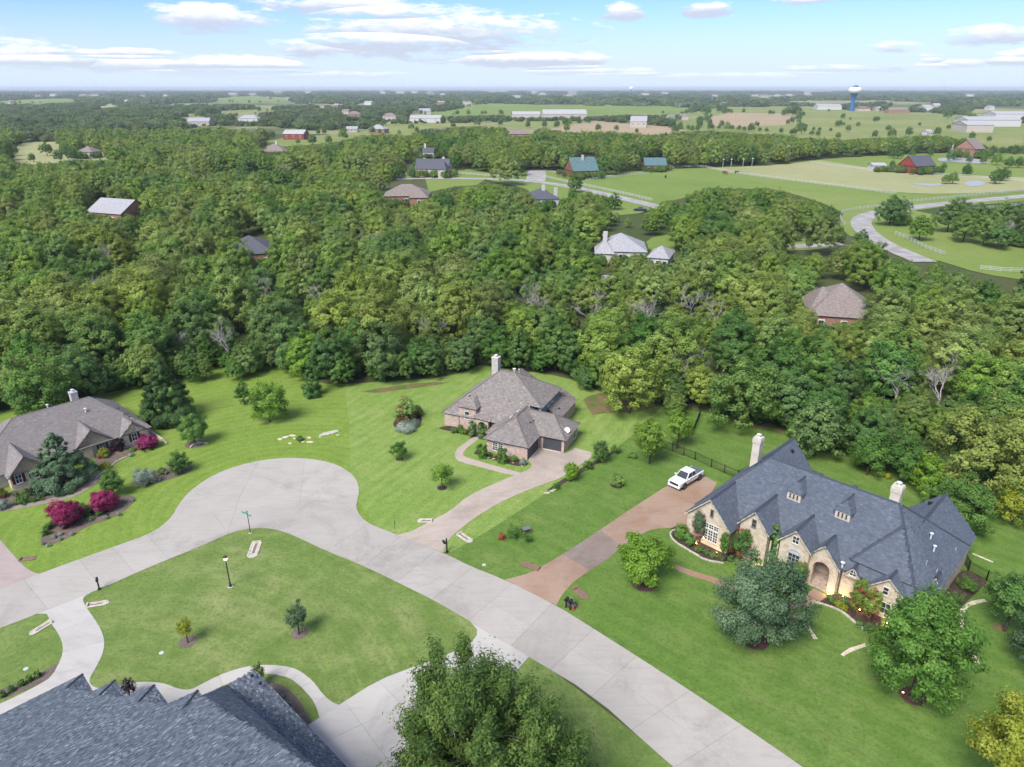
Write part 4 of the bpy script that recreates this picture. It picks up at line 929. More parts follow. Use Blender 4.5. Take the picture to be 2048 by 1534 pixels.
# ---------------------------------------------------------------- D: foreground roof
def W3(px, py, z): v = P(px, py, z); return (v.x, v.y, v.z)
D = House('slate_roofed_house', 'foreground house seen from above by its stepped slate shingle roof', (0, 0, 0), 0, 'slate_fore', (.24, .14), 1.0, .23)
E_ = [(-170, 1515), (165, 1348), (186, 1383), (230, 1360), (252, 1394), (308, 1370), (336, 1408), (395, 1381), (405, 1392), (509, 1339), (694, 1534), (800, 1646)]
zE, sl = 3.3, .42
V0 = Vector(W3(*E_[0], zE)); V1 = Vector(W3(*E_[1], zE))
d1 = (V1 - V0).normalized(); nin = Vector((d1.y, -d1.x, 0))                    # along the long eave, and into the house
def onM(px, py, dz=0.0):
    """point of the main slope under a photo point"""
    r_ = ray(px, py); cam_ = Vector((0, 0, CAMH)); t_ = (zE + dz - CAMH + sl * (cam_ - V0).dot(nin)) / (r_.z - sl * r_.dot(nin)); return cam_ + r_ * t_
def main_up(p, k): return p + nin * k + Vector((0, 0, sl * k))
V = [onM(x, y) for x, y in E_]; V[9], V[10], V[11] = (Vector(W3(x, y, zE)) for x, y in E_[9:])
bis = (nin - d1).normalized(); mp = [V[0]]
for i in (1, 3, 5, 7):
    J = V[i] + bis * 2.3 + Vector((0, 0, sl * 2.3 * bis.dot(nin))); low = Vector(W3(*E_[i + 1], V[i].z)); mp += [V[i], J, V[i + 1]]
    D.face([V[i], low, J], u=low - V[i]); D.face([low, V[i + 1], J], .05, u=low - V[i]); D.ridge(V[i], J, .3)
far = 17
D.face(mp + [main_up(V[8], far), main_up(V[0], far + 8)], u=d1)
# right wing: ridge parallel to the right eave
R1, R2 = Vector(W3(452, 1372, zE + .5)), Vector(W3(549, 1487, zE + 2.1)); R3 = R2 + (R2 - R1) * 1.6
d2 = (V[10] - V[9]).normalized()
D.face([V[9], V[10], V[11], R3, R2, R1], u=d2)
D.face([V[8], R1, R2, R3, main_up(V[8], far)], u=d1)
D.ridge(R1, R2, .36); D.ridge(R2, R3, .36)
D.finish()
body = [clip for clip in clip_offset([Vector((V[i].x, V[i].y)) for i in range(12)] + [main_up(V[8], 9).to_2d(), main_up(V[0], 9).to_2d()], .45)]
MB().solid([(p.x, p.y, 0) for p in body], (0, 0, zE - .25)).build('wall', MATS['brick_grey'], D.root)
for px, py in ((231, 1408), (505, 1352), (521, 1367)):
    q = P(px, py, zE + .6); roof_box(D.root, q.x, q.y, q.z + .05, .22, .22, .2)
q = P(415, 1464, zE + 2.6); roof_pipe(D.root, q.x, q.y, q.z, .35, .07, False, 'vent_black')
# ================================================================ plants
mat_leaf('leaf_oak', (0.080, 0.137, 0.024), (0.167, 0.265, 0.049), (0.299, 0.408, 0.088))
mat_leaf('leaf_olive', (0.102, 0.148, 0.030), (0.205, 0.280, 0.057), (0.347, 0.426, 0.108))
mat_leaf('leaf_dark', (0.052, 0.108, 0.030), (0.108, 0.204, 0.049), (0.200, 0.326, 0.078))
mat_leaf('leaf_green', (.045, .100, .018), (.090, .190, .034), (.160, .290, .060), objvar=.3)
mat_leaf('leaf_bright', (.085, .160, .014), (.160, .290, .026), (.255, .400, .052), objvar=.25)
mat_leaf('leaf_yellow', (.155, .190, .014), (.265, .310, .026), (.375, .410, .06), objvar=.2)
mat_leaf('leaf_blue', (0.041, 0.084, 0.043), (0.091, 0.162, 0.079), (0.180, 0.270, 0.142), objvar=.2)
mat_leaf('leaf_cedar', (0.024, 0.058, 0.017), (0.055, 0.113, 0.031), (0.110, 0.190, 0.053), objvar=.3)
mat_leaf('leaf_silver', (.14, .19, .14), (.27, .33, .255), (.42, .47, .38), objvar=.2)
mat_leaf('leaf_far', (0.048, 0.089, 0.033), (0.097, 0.151, 0.050), (0.172, 0.230, 0.077), objvar=.8)
mat_leaf('leaf_brown', (.075, .060, .045), (.135, .110, .085), (.20, .17, .135), objvar=.4)
mat_leaf('flower_crimson', (.13, .008, .045), (.28, .016, .100), (.46, .05, .19), objvar=.3)
mat_leaf('flower_red', (.20, .015, .018), (.36, .028, .04), (.52, .09, .10), objvar=.2)
mat_leaf('flower_pink', (.42, .10, .14), (.60, .20, .24), (.72, .36, .38), objvar=.2)
mat_leaf('leaf_purple', (.012, .008, .012), (.035, .020, .030), (.07, .045, .06), objvar=.2)
mat_leaf('leaf_rust', (.20, .035, .015), (.34, .075, .03), (.46, .14, .06), objvar=.2)
plain('bark', (.085, .068, .052), .95, .3, 5.0, spec=.1, bmp=.5)
plain('bark_pale', (.20, .175, .15), .95, .3, 5.0, spec=.1, bmp=.4)
plain('bark_dead', (.33, .305, .285), .95, .25, 5.0, spec=.1)

def cards(name, pos, nrm, size, tint, mat, rng, aspect=.62):
    """leaf mesh: one bent four-cornered leaf spray at each point"""
    n = len(pos)
    nrm = nrm / np.maximum(1e-6, np.linalg.norm(nrm, axis=1, keepdims=True))
    ref = rng.normal(size=(n, 3)); u = np.cross(nrm, ref); u /= np.maximum(1e-6, np.linalg.norm(u, axis=1, keepdims=True)); v = np.cross(nrm, u)
    s = np.asarray(size).reshape(-1, 1); a = s * rng.uniform(.8, 1.2, (n, 1)); b = s * aspect * rng.uniform(.75, 1.25, (n, 1))
    k = rng.uniform(-.25, .25, (n, 1)); droop = -nrm * s * rng.uniform(.0, .35, (n, 1))
    V = np.stack([pos - u * a + droop, pos - v * b + u * a * k, pos + u * a + droop, pos + v * b - u * a * k], axis=1).reshape(-1, 3)
    me = bpy.data.meshes.new(name)
    me.vertices.add(4 * n); me.vertices.foreach_set('co', V.astype(np.float32).ravel())
    me.loops.add(4 * n); me.loops.foreach_set('vertex_index', np.arange(4 * n, dtype=np.int32))
    me.polygons.add(n); me.polygons.foreach_set('loop_start', np.arange(0, 4 * n, 4, dtype=np.int32)); 
    try: me.polygons.foreach_set('loop_total', np.full(n, 4, dtype=np.int32))
    except Exception: pass
    at = me.attributes.new('tint', 'FLOAT', 'FACE'); at.data.foreach_set('value', np.clip(tint, 0, 1).astype(np.float32))
    me.update(calc_edges=True); me.validate()
    me.materials.append(MATS[mat]); return me
def unit(rng, n):
    d = rng.normal(size=(n, 3)); return d / np.linalg.norm(d, axis=1, keepdims=True)
def crown(name, seed, mat, R, Hc, z0, nclump=60, ncard=45, card=.3, shape='round', clump=.27, flat=.55, fill=.35, spread=.22, plume=0.0, aspect=.62, tintvar=.16, dome=0.0):
    """foliage in clumps filling an uneven crown of radius R, height Hc, starting z0 above the ground"""
    rng = np.random.default_rng(seed)
    n = nclump; d = unit(rng, n * 3)
    if shape == 'round':
        d = d[d[:, 2] > -flat][:n]; rr = np.where(rng.random(len(d)) < fill, rng.uniform(.25, .75, len(d)), rng.uniform(.76, 1.0, len(d)))
        lob = 1 + .16 * np.sin(3 * np.arctan2(d[:, 1], d[:, 0]) + seed) + .12 * np.sin(5 * np.arctan2(d[:, 1], d[:, 0]) + 2 * seed) * d[:, 2]
        c = d * rr[:, None] * lob[:, None] * np.array([R * (1 - clump * .6), R * (1 - clump * .6), Hc / (1 + flat) * (1 - clump * .5)]); c[:, 2] += z0 + Hc * flat / (1 + flat)
        cr = R * clump * rng.uniform(.7, 1.35, len(d))
    elif shape == 'cone':
        t = rng.random(n) ** 1.25; th = rng.uniform(0, 2 * np.pi, n); prof = np.minimum(1, (1 - t) ** .8 * 1.02 + .04) * np.where(t < .12, .75 + 2 * t, 1)
        rr = np.where(rng.random(n) < fill, rng.uniform(.2, .7, n), rng.uniform(.75, 1.0, n)) * prof * R * (1 + .10 * np.sin(4 * th + seed))
        c = np.stack([rr * np.cos(th), rr * np.sin(th), z0 + t * Hc * .96], 1); d = np.stack([np.cos(th), np.sin(th), np.full(n, .35)], 1)
        cr = R * clump * rng.uniform(.7, 1.2, n) * np.clip(1.15 - t, .4, 1)
    elif shape == 'column':
        t = rng.random(n); th = rng.uniform(0, 2 * np.pi, n); rr = np.sqrt(rng.uniform(.5, 1, n)) * R * .85
        c = np.stack([rr * np.cos(th), rr * np.sin(th), z0 + t * Hc], 1); d = np.stack([np.cos(th), np.sin(th), np.full(n, .2)], 1); cr = np.full(n, R * clump)
    m = len(c); ncl = np.maximum(6, (ncard * rng.uniform(.7, 1.3, m) * (cr / cr.mean()) ** 1.5).astype(int))
    idx = np.repeat(np.arange(m), ncl); N = len(idx)
    e = unit(rng, N); rad = cr[idx] * rng.random(N) ** .45
    off = e * rad[:, None]; off[:, 2] *= .82
    if plume:
        # sprays drawn out along the branch direction
        along = (d[idx] + np.array([0, 0, .55])); along /= np.linalg.norm(along, axis=1, keepdims=True)
        off = off * (1 - .45 * plume) + along * (rng.normal(0, 1, N) * cr[idx] * .8 * plume)[:, None]
    pos = c[idx] + off
    nrm = e * .95 + d[idx] * .45 + np.array([0, 0, .40]) + rng.normal(0, spread * 1.6, (N, 3))
    if dome:
        nrm = e * (.95 - .45 * dome) + d[idx] * (.45 + .7 * dome) + np.array([0, 0, .40]) + rng.normal(0, spread * 1.5, (N, 3))
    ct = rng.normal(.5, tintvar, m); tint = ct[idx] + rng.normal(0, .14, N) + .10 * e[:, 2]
    pos[:, 2] = np.maximum(pos[:, 2], .05)
    return cards(name, pos, nrm, card * rng.uniform(.6, 1.3, N), tint, mat, rng, aspect)
def trunk(name, seed, h, r0, crown_h, R, mat='bark', limbs=6, multi=1):
    rnd = random.Random(seed); mb = MB()
    for s in range(multi):
        lx, ly = (rnd.uniform(-.3, .3) * (multi > 1), rnd.uniform(-.3, .3) * (multi > 1))
        px, py = rnd.uniform(-.06, .06) * h, rnd.uniform(-.06, .06) * h
        P_ = [(lx * .2, ly * .2, -.2), (lx * .3, ly * .3, .15), (lx + px * .4, ly + py * .4, h * .4), (lx * 1.6 + px, ly * 1.6 + py, h * .75), (lx * 2 + px, ly * 2 + py, h)]
        mb.tube(P_, [r0 * 1.35, r0, r0 * .75, r0 * .45, r0 * .12], 7)
        for k in range(limbs):
            t = rnd.uniform(.32, .8); z = h * t; a = 2 * math.pi * (k + rnd.random() * .6) / limbs; L = R * rnd.uniform(.5, .85)
            q0 = Vector((lx * (1 + t) + px * t, ly * (1 + t) + py * t, z)); q1 = q0 + Vector((math.cos(a) * L * .5, math.sin(a) * L * .5, L * .32)); q2 = q0 + Vector((math.cos(a) * L, math.sin(a) * L, L * rnd.uniform(.35, .75)))
            rr = r0 * .5 * (1.15 - t); mb.tube([q0, q1, q2], [rr, rr * .7, rr * .2], 5)
    return mb.mesh(name, MATS[mat], True)
def bare_mesh(name, seed, h, mat='bark_dead', depth=4, spread=.62):
    rnd = random.Random(seed); mb = MB()
    def grow(p, d, L, r, lev):
        q = p + d * L * .5 + Vector((rnd.uniform(-.1, .1), rnd.uniform(-.1, .1), rnd.uniform(-.04, .1))) * L
        e = p + d * L + Vector((rnd.uniform(-.12, .12), rnd.uniform(-.12, .12), rnd.uniform(-.05, .12))) * L
        mb.tube([p, q, e], [r, r * .8, r * .55], 5 if lev > 1 else 3, False)
        if lev == 0: return
        for _ in range(3 if lev > 1 else 3):
            nd = (d + Vector((rnd.gauss(0, spread), rnd.gauss(0, spread), rnd.gauss(.12, spread * .55)))).normalized()
            grow(p.lerp(e, rnd.uniform(.55, 1.0)), nd, L * rnd.uniform(.55, .78), r * .55, lev - 1)
    grow(Vector((0, 0, -.1)), Vector((0, 0, 1)), h * .36, h * .020, depth)
    return mb.mesh(name, MATS[mat])
def plant(name, label, cat, loc, crown_me, trunk_me=None, rz=0.0, s=1.0, group=None, extra=None, cname='crown'):
    t = empty(name, loc, rz, label, cat, group, s)
    link_mesh(cname, crown_me, t)
    if trunk_me: link_mesh('trunk', trunk_me, t)
    for nm, me in (extra or []): link_mesh(nm, me, t)
    return t
def dims(px, base, top, hw):
    """size of a plant from its foot, its top and its half width in the photo"""
    p = P(px, base); h = zat(px, top, p.y + 0.0); depth = p.y * CP + CAMH * SP
    R = hw / FPX * (depth - h * .5 * SP); return p, R, max(.3, zat(px, top, p.y + R * .35))
rs = [100]
def tree(label, px, base, top, hw, mat, shape='round', dens=1.0, card=.2, clump=.25, stem=.22, name='tree', cat='tree', bark='bark', flat=.6, plume=0, ncl=None, fill=.35, multi=1, extra=None, group=None, tintvar=.16, R=None, aspect=.62):
    rs[0] += 1; sd = rs[0]
    p, R_, h = dims(px, base, top, hw); R = R or R_
    z0 = h * stem; Hc = h - z0
    area = 4 * math.pi * R * R * max(.6, Hc / (2 * R)); n = ncl or int(max(26, min(220, area / (R * clump) ** 2 / 2.6)))
    card *= .56; nc = int(max(16, min(600, 3.8 * dens * (R * clump / card) ** 2)))
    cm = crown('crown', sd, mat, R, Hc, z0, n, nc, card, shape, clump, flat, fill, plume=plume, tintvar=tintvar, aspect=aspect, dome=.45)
    tm = trunk('trunk', sd, h * .82, max(.05, h * .022), Hc, R, bark, 6 if h > 3 else 4, multi) if stem > .03 else None
    ex = []
    if extra:
        em, frac = extra
        ex = [('flowers', crown('flowers', sd + 500, em, R * 1.02, Hc, z0, max(10, int(n * frac)), max(8, nc // 2), card * .8, shape, clump * .75, flat * .2, 0.05))]
    return plant(name, label, cat, p, cm, tm, 0, 1, group, ex)
def shrub(label, px, base, top, hw, mat, **k):
    k.setdefault('stem', .02); k.setdefault('card', .11); k.setdefault('name', 'shrub'); k.setdefault('cat', 'shrub'); k.setdefault('clump', .3); k.setdefault('flat', .75)
    return tree(label, px, base, top, hw, mat, **k)
# ---- trees and shrubs standing in the gardens
tree('round bright green maple in a large red mulch ring beside the rust-stained driveway', 1289, 1168, 1064, 62, 'leaf_bright', card=.26, stem=.26, dens=1.3, clump=.22)
tree('tall light green tree beside the black fence', 1299, 927, 828, 38, 'leaf_bright', card=.26, stem=.28, flat=.9, clump=.24)
tree('slim light green tree behind the black fence', 1354, 897, 815, 27, 'leaf_bright', card=.24, stem=.33, clump=.26, dens=.8)
tree('broad dark blue-green oak in front of the arched entrance', 1516, 1283, 1098, 101, 'leaf_blue', card=.22, stem=.14, dens=1.25, clump=.2, flat=.75, plume=.4)
tree('tall dense green maple on the lawn before the right front gable', 1824, 1394, 1166, 103, 'leaf_green', card=.27, stem=.10, dens=1.2, clump=.2, flat=.8, plume=.45)
tree('dense rounded green tree behind the slate-roofed house', 1908, 1056, 945, 68, 'leaf_green', card=.24, stem=.12, dens=1.4, clump=.17, flat=.7)
tree('dark spreading tree standing in bare earth beside the flagstone line', 2008, 1262, 1132, 55, 'leaf_dark', card=.24, stem=.25, dens=.9, clump=.22)
tree('dark blue-green tree at the end of the flagstone line', 2072, 1352, 1212, 62, 'leaf_blue', card=.24, stem=.15, dens=1.0, clump=.22)
tree('yellow-green tree overhanging the deep green lawn', 2025, 1640, 1378, 122, 'leaf_yellow', card=.24, stem=.25, dens=1.0, clump=.17, plume=.5)
tree('yellow-green sapling in a mulch ring inside the road bend', 376, 1286, 1228, 17, 'leaf_yellow', card=.10, stem=.32, dens=.55, clump=.3, plume=.5)
tree('dark green sapling in a mulch ring inside the road bend', 598, 1269, 1199, 22, 'leaf_blue', card=.12, stem=.25, dens=.8, clump=.28, plume=.4)
tree('small round tree in a mulch ring between cul-de-sac and brick house', 798, 919, 877, 19, 'leaf_green', card=.16, stem=.25, clump=.3)
tree('airy bright green tree in a mulch ring by the tan driveway', 884, 978, 919, 25, 'leaf_bright', card=.15, stem=.28, dens=.6, clump=.27, plume=.6)
tree('bushy bright green tree on the bright lawn near the wood', 540, 844, 758, 42, 'leaf_bright', card=.28, stem=.06, clump=.25, flat=.8, dens=.85, plume=.4)
tree('small feathery green tree on the bright lawn near the wood', 490, 808, 755, 18, 'leaf_green', card=.22, stem=.12, clump=.28, dens=.8, plume=.4)
tree('narrow pointed green tree at the wood edge', 625, 792, 715, 22, 'leaf_green', 'cone', card=.26, stem=.06, clump=.28, dens=.9)
tree('broad dark cedar standing on the bright lawn', 338, 840, 712, 57, 'leaf_cedar', 'cone', card=.26, stem=.03, clump=.22, dens=1.3, ncl=170, fill=.2)
tree('dark shrubby tree behind a half ring of kerb', 391, 889, 822, 29, 'leaf_dark', card=.2, stem=.10, clump=.25, dens=1.1, flat=.8)
tree('blue-green pine in front of the left stone house', 128, 968, 855, 60, 'leaf_blue', 'cone', card=.24, stem=.05, clump=.2, dens=1.25, ncl=150, fill=.25)
tree('upright green shrub tree at the end of the silver bush bed', 361, 944, 896, 23, 'leaf_green', card=.17, stem=.04, clump=.27, flat=.8, plume=.5)
tree('bright green small tree behind the crimson bushes', 229, 992, 934, 26, 'leaf_green', card=.17, stem=.10, clump=.26, flat=.85, plume=.4)
tree('glossy dark magnolia beside the arched window', 1541, 1128, 1042, 29, 'leaf_dark', card=.2, stem=.06, clump=.3, flat=.85, dens=1.6, shape='cone')
tree('green crape myrtle with white bloom in the narrow dark bed', 1201, 926, 878, 19, 'leaf_green', card=.15, stem=.08, clump=.26, flat=.85, extra=('leaf_silver', .12), plume=.3)
tree('green crape myrtle in the narrow dark bed beside the tan driveway', 1143, 961, 920, 17, 'leaf_bright', card=.15, stem=.06, clump=.26, flat=.85, plume=.3)
tree('pink-topped crape myrtle at the tall window gable', 1394, 1086, 1018, 14, 'leaf_blue', card=.12, stem=.28, clump=.3, flat=.8, multi=3, extra=('flower_pink', .35))
tree('slender green crape myrtle right of the tall window', 1445, 1122, 1058, 11, 'leaf_green', card=.12, stem=.3, clump=.3, multi=3, plume=.4)
tree('red-flowered crape myrtle at the second gable', 1480, 1118, 1050, 21, 'leaf_dark', card=.13, stem=.15, clump=.27, multi=3, extra=('flower_red', .3))
tree('bright red crape myrtle left of the arched entrance', 1596, 1166, 1116, 17, 'leaf_dark', card=.12, stem=.2, clump=.3, multi=3, extra=('flower_red', .9))
tree('pair-stemmed reddish crape myrtle right of the arched entrance', 1708, 1232, 1152, 19, 'leaf_oak', card=.13, stem=.25, clump=.27, multi=3, extra=('flower_red', .28))
tree('reddish crape myrtle beside the right front gable', 1736, 1246, 1166, 18, 'leaf_oak', card=.13, stem=.25, clump=.27, multi=3, extra=('flower_red', .3))
shrub('large crimson flowering bush in the long roadside bed', 135, 1049, 998, 33, 'flower_crimson', card=.15, dens=1.5, clump=.22, flat=.95, ncl=110, extra=('leaf_purple', .2))
shrub('smaller crimson flowering bush behind the large one', 210, 1020, 978, 28, 'flower_crimson', card=.15, dens=1.5, clump=.22, flat=.95, ncl=110, extra=('leaf_purple', .2))
shrub('crimson bush at the right gable of the left stone house', 296, 896, 866, 21, 'flower_crimson', card=.15, dens=1.5, clump=.22, flat=.95, ncl=110, extra=('leaf_purple', .2))
shrub('low crimson bush by the middle windows of the left stone house', 226, 902, 885, 10, 'leaf_purple', extra=('flower_crimson', .9))
shrub('rust-red low bush by the middle windows of the left stone house', 209, 914, 893, 13, 'leaf_oak', extra=('flower_red', .6))
shrub('dark purple shrub beside the right gable window', 240, 900, 872, 13, 'leaf_purple')
shrub('red bush at the far end of the left stone house', 4, 995, 973, 12, 'leaf_oak', extra=('flower_red', .9))
shrub('silver-leaved bush at the far end of the left stone house', 6, 1018, 994, 15, 'leaf_silver')
shrub('rounded silver-grey bush in the mulch bed beside the cul-de-sac', 289, 968, 929, 24, 'leaf_silver', card=.14)
shrub('small dark shrub between silver bush and shrub tree', 326, 948, 932, 10, 'leaf_dark')
shrub('purple-leaved shrub under the left gable windows', 66, 990, 972, 9, 'leaf_purple', group='shrubs under the left gable windows')
for k, (x, y, tp, hw, m) in enumerate([(34, 994, 981, 6, 'leaf_dark'), (50, 986, 975, 7, 'leaf_green'), (86, 970, 958, 10, 'leaf_cedar'), (96, 988, 968, 14, 'leaf_blue'), (122, 990, 976, 11, 'leaf_blue'), (140, 988, 978, 8, 'leaf_green'), (265, 902, 895, 8, 'leaf_dark'), (278, 898, 892, 6, 'leaf_blue'), (262, 912, 904, 7, 'leaf_silver')]):
    shrub('low garden shrub in the bed along the left stone house', x, y, tp, hw, m, group='low shrubs along the left stone house')
shrub('low green grasses in front of the left gable', 48, 1004, 988, 18, 'leaf_green', plume=.8); shrub('low green grasses beside the brown path', 76, 1001, 990, 12, 'leaf_green', plume=.8)
shrub('yellow and orange flowers beside the brown path', 212, 936, 922, 11, 'leaf_yellow', extra=('leaf_rust', .5))
shrub('low dark shrub below the yellow flowers', 192, 940, 926, 10, 'leaf_green')
for x, y, tp, hw in [(176, 1030, 1010, 14), (200, 1030, 1016, 10), (182, 1040, 1030, 8), (168, 1020, 1004, 9)]:
    shrub('dark green shrub between the crimson bushes', x, y, tp, hw, 'leaf_dark', group='dark shrubs between the crimson bushes')
for x, y, hw in [(86, 1090, 4), (98, 1093, 5), (108, 1077, 6), (122, 1070, 6), (145, 1070, 5), (121, 1081, 4), (213, 1038, 5), (239, 1031, 5), (250, 1004, 4), (265, 1003, 5), (333, 948, 5), (320, 962, 4)]:
    shrub('small pale yellow-green plant dotted over the mulch beds', x, y, y - 8, hw, 'leaf_silver', card=.08, group='small pale plants in the mulch beds')
for x, y in [(92, 1068), (97, 1058), (104, 1052)]: shrub('tuft of green grass at the end of the crimson bush bed', x, y + 2, y - 12, 9, 'leaf_green', plume=.8, group='grass tufts in the crimson bush bed')
# brick house shrubs
for x, y, tp, hw, lb in [(945, 873, 844, 9, 'left of the arched brick porch'), (965, 876, 848, 9, 'right of the arched brick porch'), (966, 915, 888, 9.5, 'left of the garage wing windows'), (1005, 925, 896, 10, 'right of the garage wing windows')]:
    tree('clipped column shrub ' + lb, x, y, tp, hw, 'leaf_green' if tp > 880 else 'leaf_dark', 'column', card=.12, stem=.02, clump=.38, dens=1.6, name='topiary', cat='topiary', fill=.1)
for x, y, tp, hw, m, lb in [(1029, 922, 909, 7, 'leaf_dark', 'round clipped shrub under the garage wing wall'), (1046, 930, 914, 7.5, 'leaf_silver', 'pale rounded shrub at the garage corner'), (909, 866, 852, 8, 'leaf_green', 'spreading green shrub left of the brick porch'), (927, 868, 857, 9, 'leaf_bright', 'yellow-green low shrub left of the brick porch'), (921, 860, 848, 7, 'leaf_dark', 'dark shrub against the brick porch wall'), (958, 898, 889, 7, 'leaf_dark', 'dark shrub behind the left garage wing column'), (981, 911, 904, 4.5, 'leaf_green', 'small shrub under the garage wing windows'), (990, 914, 906, 4.5, 'leaf_oak', 'small olive shrub under the garage wing windows')]:
    shrub(lb, x, y, tp, hw, m)
tree('rust-red bush in the island bed left of the brick house', 812, 842, 790, 23, 'leaf_oak', card=.24, stem=.02, clump=.26, name='shrub', cat='shrub', extra=('leaf_rust', .7), flat=.85)
shrub('second green and rust bush in the island bed', 834, 832, 806, 14, 'leaf_dark', card=.18, extra=('leaf_rust', .35))
shrub('low silver-grey ground plant in the island bed', 812, 858, 838, 28, 'leaf_silver', card=.16)
# slate-roofed house shrubs
shrub('clipped dark hedge at the driveway corner of the slate-roofed house', 1360, 1075, 1044, 16, 'leaf_dark', card=.13, dens=1.4); shrub('second clipped hedge ball at the tall window gable', 1377, 1090, 1062, 14, 'leaf_dark', card=.13, dens=1.4)
for k, (x, y, tp, hw) in enumerate([(1398, 1103, 1090, 9), (1412, 1108, 1096, 9), (1428, 1114, 1101, 10), (1445, 1120, 1108, 9), (1460, 1122, 1108, 9), (1662, 1203, 1188, 10), (1688, 1206, 1192, 9), (1718, 1254, 1240, 9), (1736, 1262, 1244, 11)]):
    shrub('low dark shrub along the front of the slate-roofed house', x, y, tp, hw, 'leaf_dark', group='low shrubs along the slate-roofed house')
shrub('yellow-green low shrub right of the arched entrance', 1676, 1213, 1198, 10, 'leaf_yellow'); shrub('second yellow-green low shrub in the curved bed', 1688, 1220, 1206, 8, 'leaf_yellow')
shrub('clump of tall grass by the brick side wall', 1932, 1182, 1150, 21, 'leaf_green', plume=.8, card=.2, aspect=.25); shrub('second clump of tall grass by the brick side wall', 1908, 1214, 1180, 18, 'leaf_green', plume=.8, card=.2, aspect=.25)
shrub('small round bush alone on the deep green lawn', 1234, 973, 945, 15, 'leaf_oak', card=.15); shrub('low round bush under the tall light green tree', 1265, 915, 903, 12, 'leaf_dark', card=.14)
for x, y, tp, hw in [(1112, 978, 964, 8), (1176, 938, 922, 12), (1232, 905, 890, 12)]: shrub('tuft of pale grass in the narrow dark bed', x, y, tp, hw, 'leaf_green', plume=.8, group='grass tufts in the narrow dark bed')
shrub('large fountain grass beside the small garden table', 1028, 1076, 1046, 17, 'leaf_green', plume=.9, card=.22, aspect=.2); shrub('smaller fountain grass beside the small garden table', 1055, 1086, 1062, 13, 'leaf_green', plume=.9, card=.2, aspect=.2)
shrub('orange-red low plant beside the fountain grass', 1004, 1078, 1065, 9, 'leaf_rust'); shrub('grey-green grass tuft at the double mailbox', 1142, 1212, 1192, 11, 'leaf_silver', plume=.8, aspect=.25); shrub('small orange plant at the double mailbox', 1146, 1218, 1211, 5, 'leaf_rust')
for x, y in [(6, 1392), (24, 1381), (44, 1370), (60, 1361), (76, 1352)]: shrub('small green shrub in a row along the cream driveway', x, y + 2, y - 13, 7, 'leaf_green', group='row of small shrubs along the cream driveway')
tree('small rust-leaved tree at the corner of the foreground roof', 520, 1372, 1322, 13, 'leaf_oak', card=.13, stem=.25, clump=.3, plume=.4, extra=('leaf_rust', .4)); tree('thin dark-leaved tree beside the foreground roof', 262, 1398, 1352, 15, 'leaf_purple', card=.1, stem=.3, clump=.24, dens=.5, plume=.5)
for x, y in [(566, 1394), (578, 1410), (584, 1420), (600, 1436)]: shrub('small white-flowered plant in the crescent gravel bed', x, y, y - 8, 5, 'leaf_silver', card=.07, group='small plants in the crescent gravel bed')
shrub('small green shrub among the lawn rocks', 600, 882, 870, 9, 'leaf_green')
# small trees behind the slate-roofed house
tree('pale green young tree behind the slate roof', 1733, 950, 868, 37, 'leaf_green', card=.24, stem=.2, clump=.24); tree('fresh green tree in the back bed behind the slate roof', 1800, 960, 855, 46, 'leaf_green', card=.26, stem=.2, clump=.22); tree('feathery yellow-green tree behind the right back gable', 1853, 992, 900, 40, 'leaf_bright', card=.22, stem=.1, clump=.22, dens=.8, plume=.6)
tree('yellow-green bush at the right end of the back lawn', 2022, 1050, 960, 40, 'leaf_yellow', card=.24, stem=.1, clump=.22, dens=.6, plume=.5, extra=('leaf_green', .6)); shrub('rusty red shrub at the edge of the back lawn', 1982, 1020, 988, 12, 'leaf_rust', card=.2, dens=.6)
for x, y in [(1748, 948), (1762, 952), (1775, 956)]: shrub('low yellow shrub in the back bed behind the slate roof', x, y, y - 12, 9, 'leaf_yellow', card=.15, group='low yellow shrubs in the back bed')
# big trees at the wood edge that can be told apart
tree('large pale olive oak at the wood edge right of the brick house', 1258, 826, 676, 72, 'leaf_olive', card=.42, stem=.16, clump=.14, dens=1.0, flat=.6, ncl=200, tintvar=.14)
tree('broad olive oak at the wood edge behind the black fence', 1476, 856, 704, 80, 'leaf_oak', card=.42, stem=.12, clump=.14, dens=1.0, flat=.7, ncl=200, tintvar=.14)
tree('dense dark green tree at the wood edge behind the left chimney', 1628, 912, 792, 60, 'leaf_dark', card=.38, stem=.06, clump=.15, dens=1.1, flat=.8, ncl=180)
tree('massive olive oak at the wood edge behind the right back gable', 1938, 985, 792, 100, 'leaf_olive', card=.42, stem=.12, clump=.14, dens=1.0, flat=.65, ncl=220, tintvar=.14)
tree('broad dark green tree at the wood edge behind the left stone house', 95, 838, 702, 68, 'leaf_dark', card=.4, stem=.1, clump=.15, dens=1.0, flat=.7, ncl=190)
# feathery foreground tree
rs[0] += 1
p0 = P(962, 1640); hF = 13.5
cm = crown('crown', 77, 'leaf_oak', 6.9, 13.6, 1.2, 300, 420, .14, 'round', .15, .75, .3, plume=.75, aspect=.42, tintvar=.2)
cm.materials.clear(); mat_leaf('leaf_fore', (.042, .080, .018), (.092, .160, .034), (.185, .265, .066), objvar=.1); cm.materials.append(MATS['leaf_fore'])
plant('tree', 'large feathery green tree rising beside the pale foreground driveway', 'tree', p0, cm, trunk('trunk', 77, 11.5, .28, 9, 6, 'bark_pale', 14))
cm = crown('crown', 78, 'leaf_fore', 3.0, 6.5, .6, 70, 260, .16, 'round', .22, .8, .3, plume=.95, aspect=.4, tintvar=.2)
plant('tree', 'lower feathery green tree beside the large one', 'tree', P(1120, 1660), cm, trunk('trunk', 78, 6, .14, 5, 3, 'bark_pale', 8))
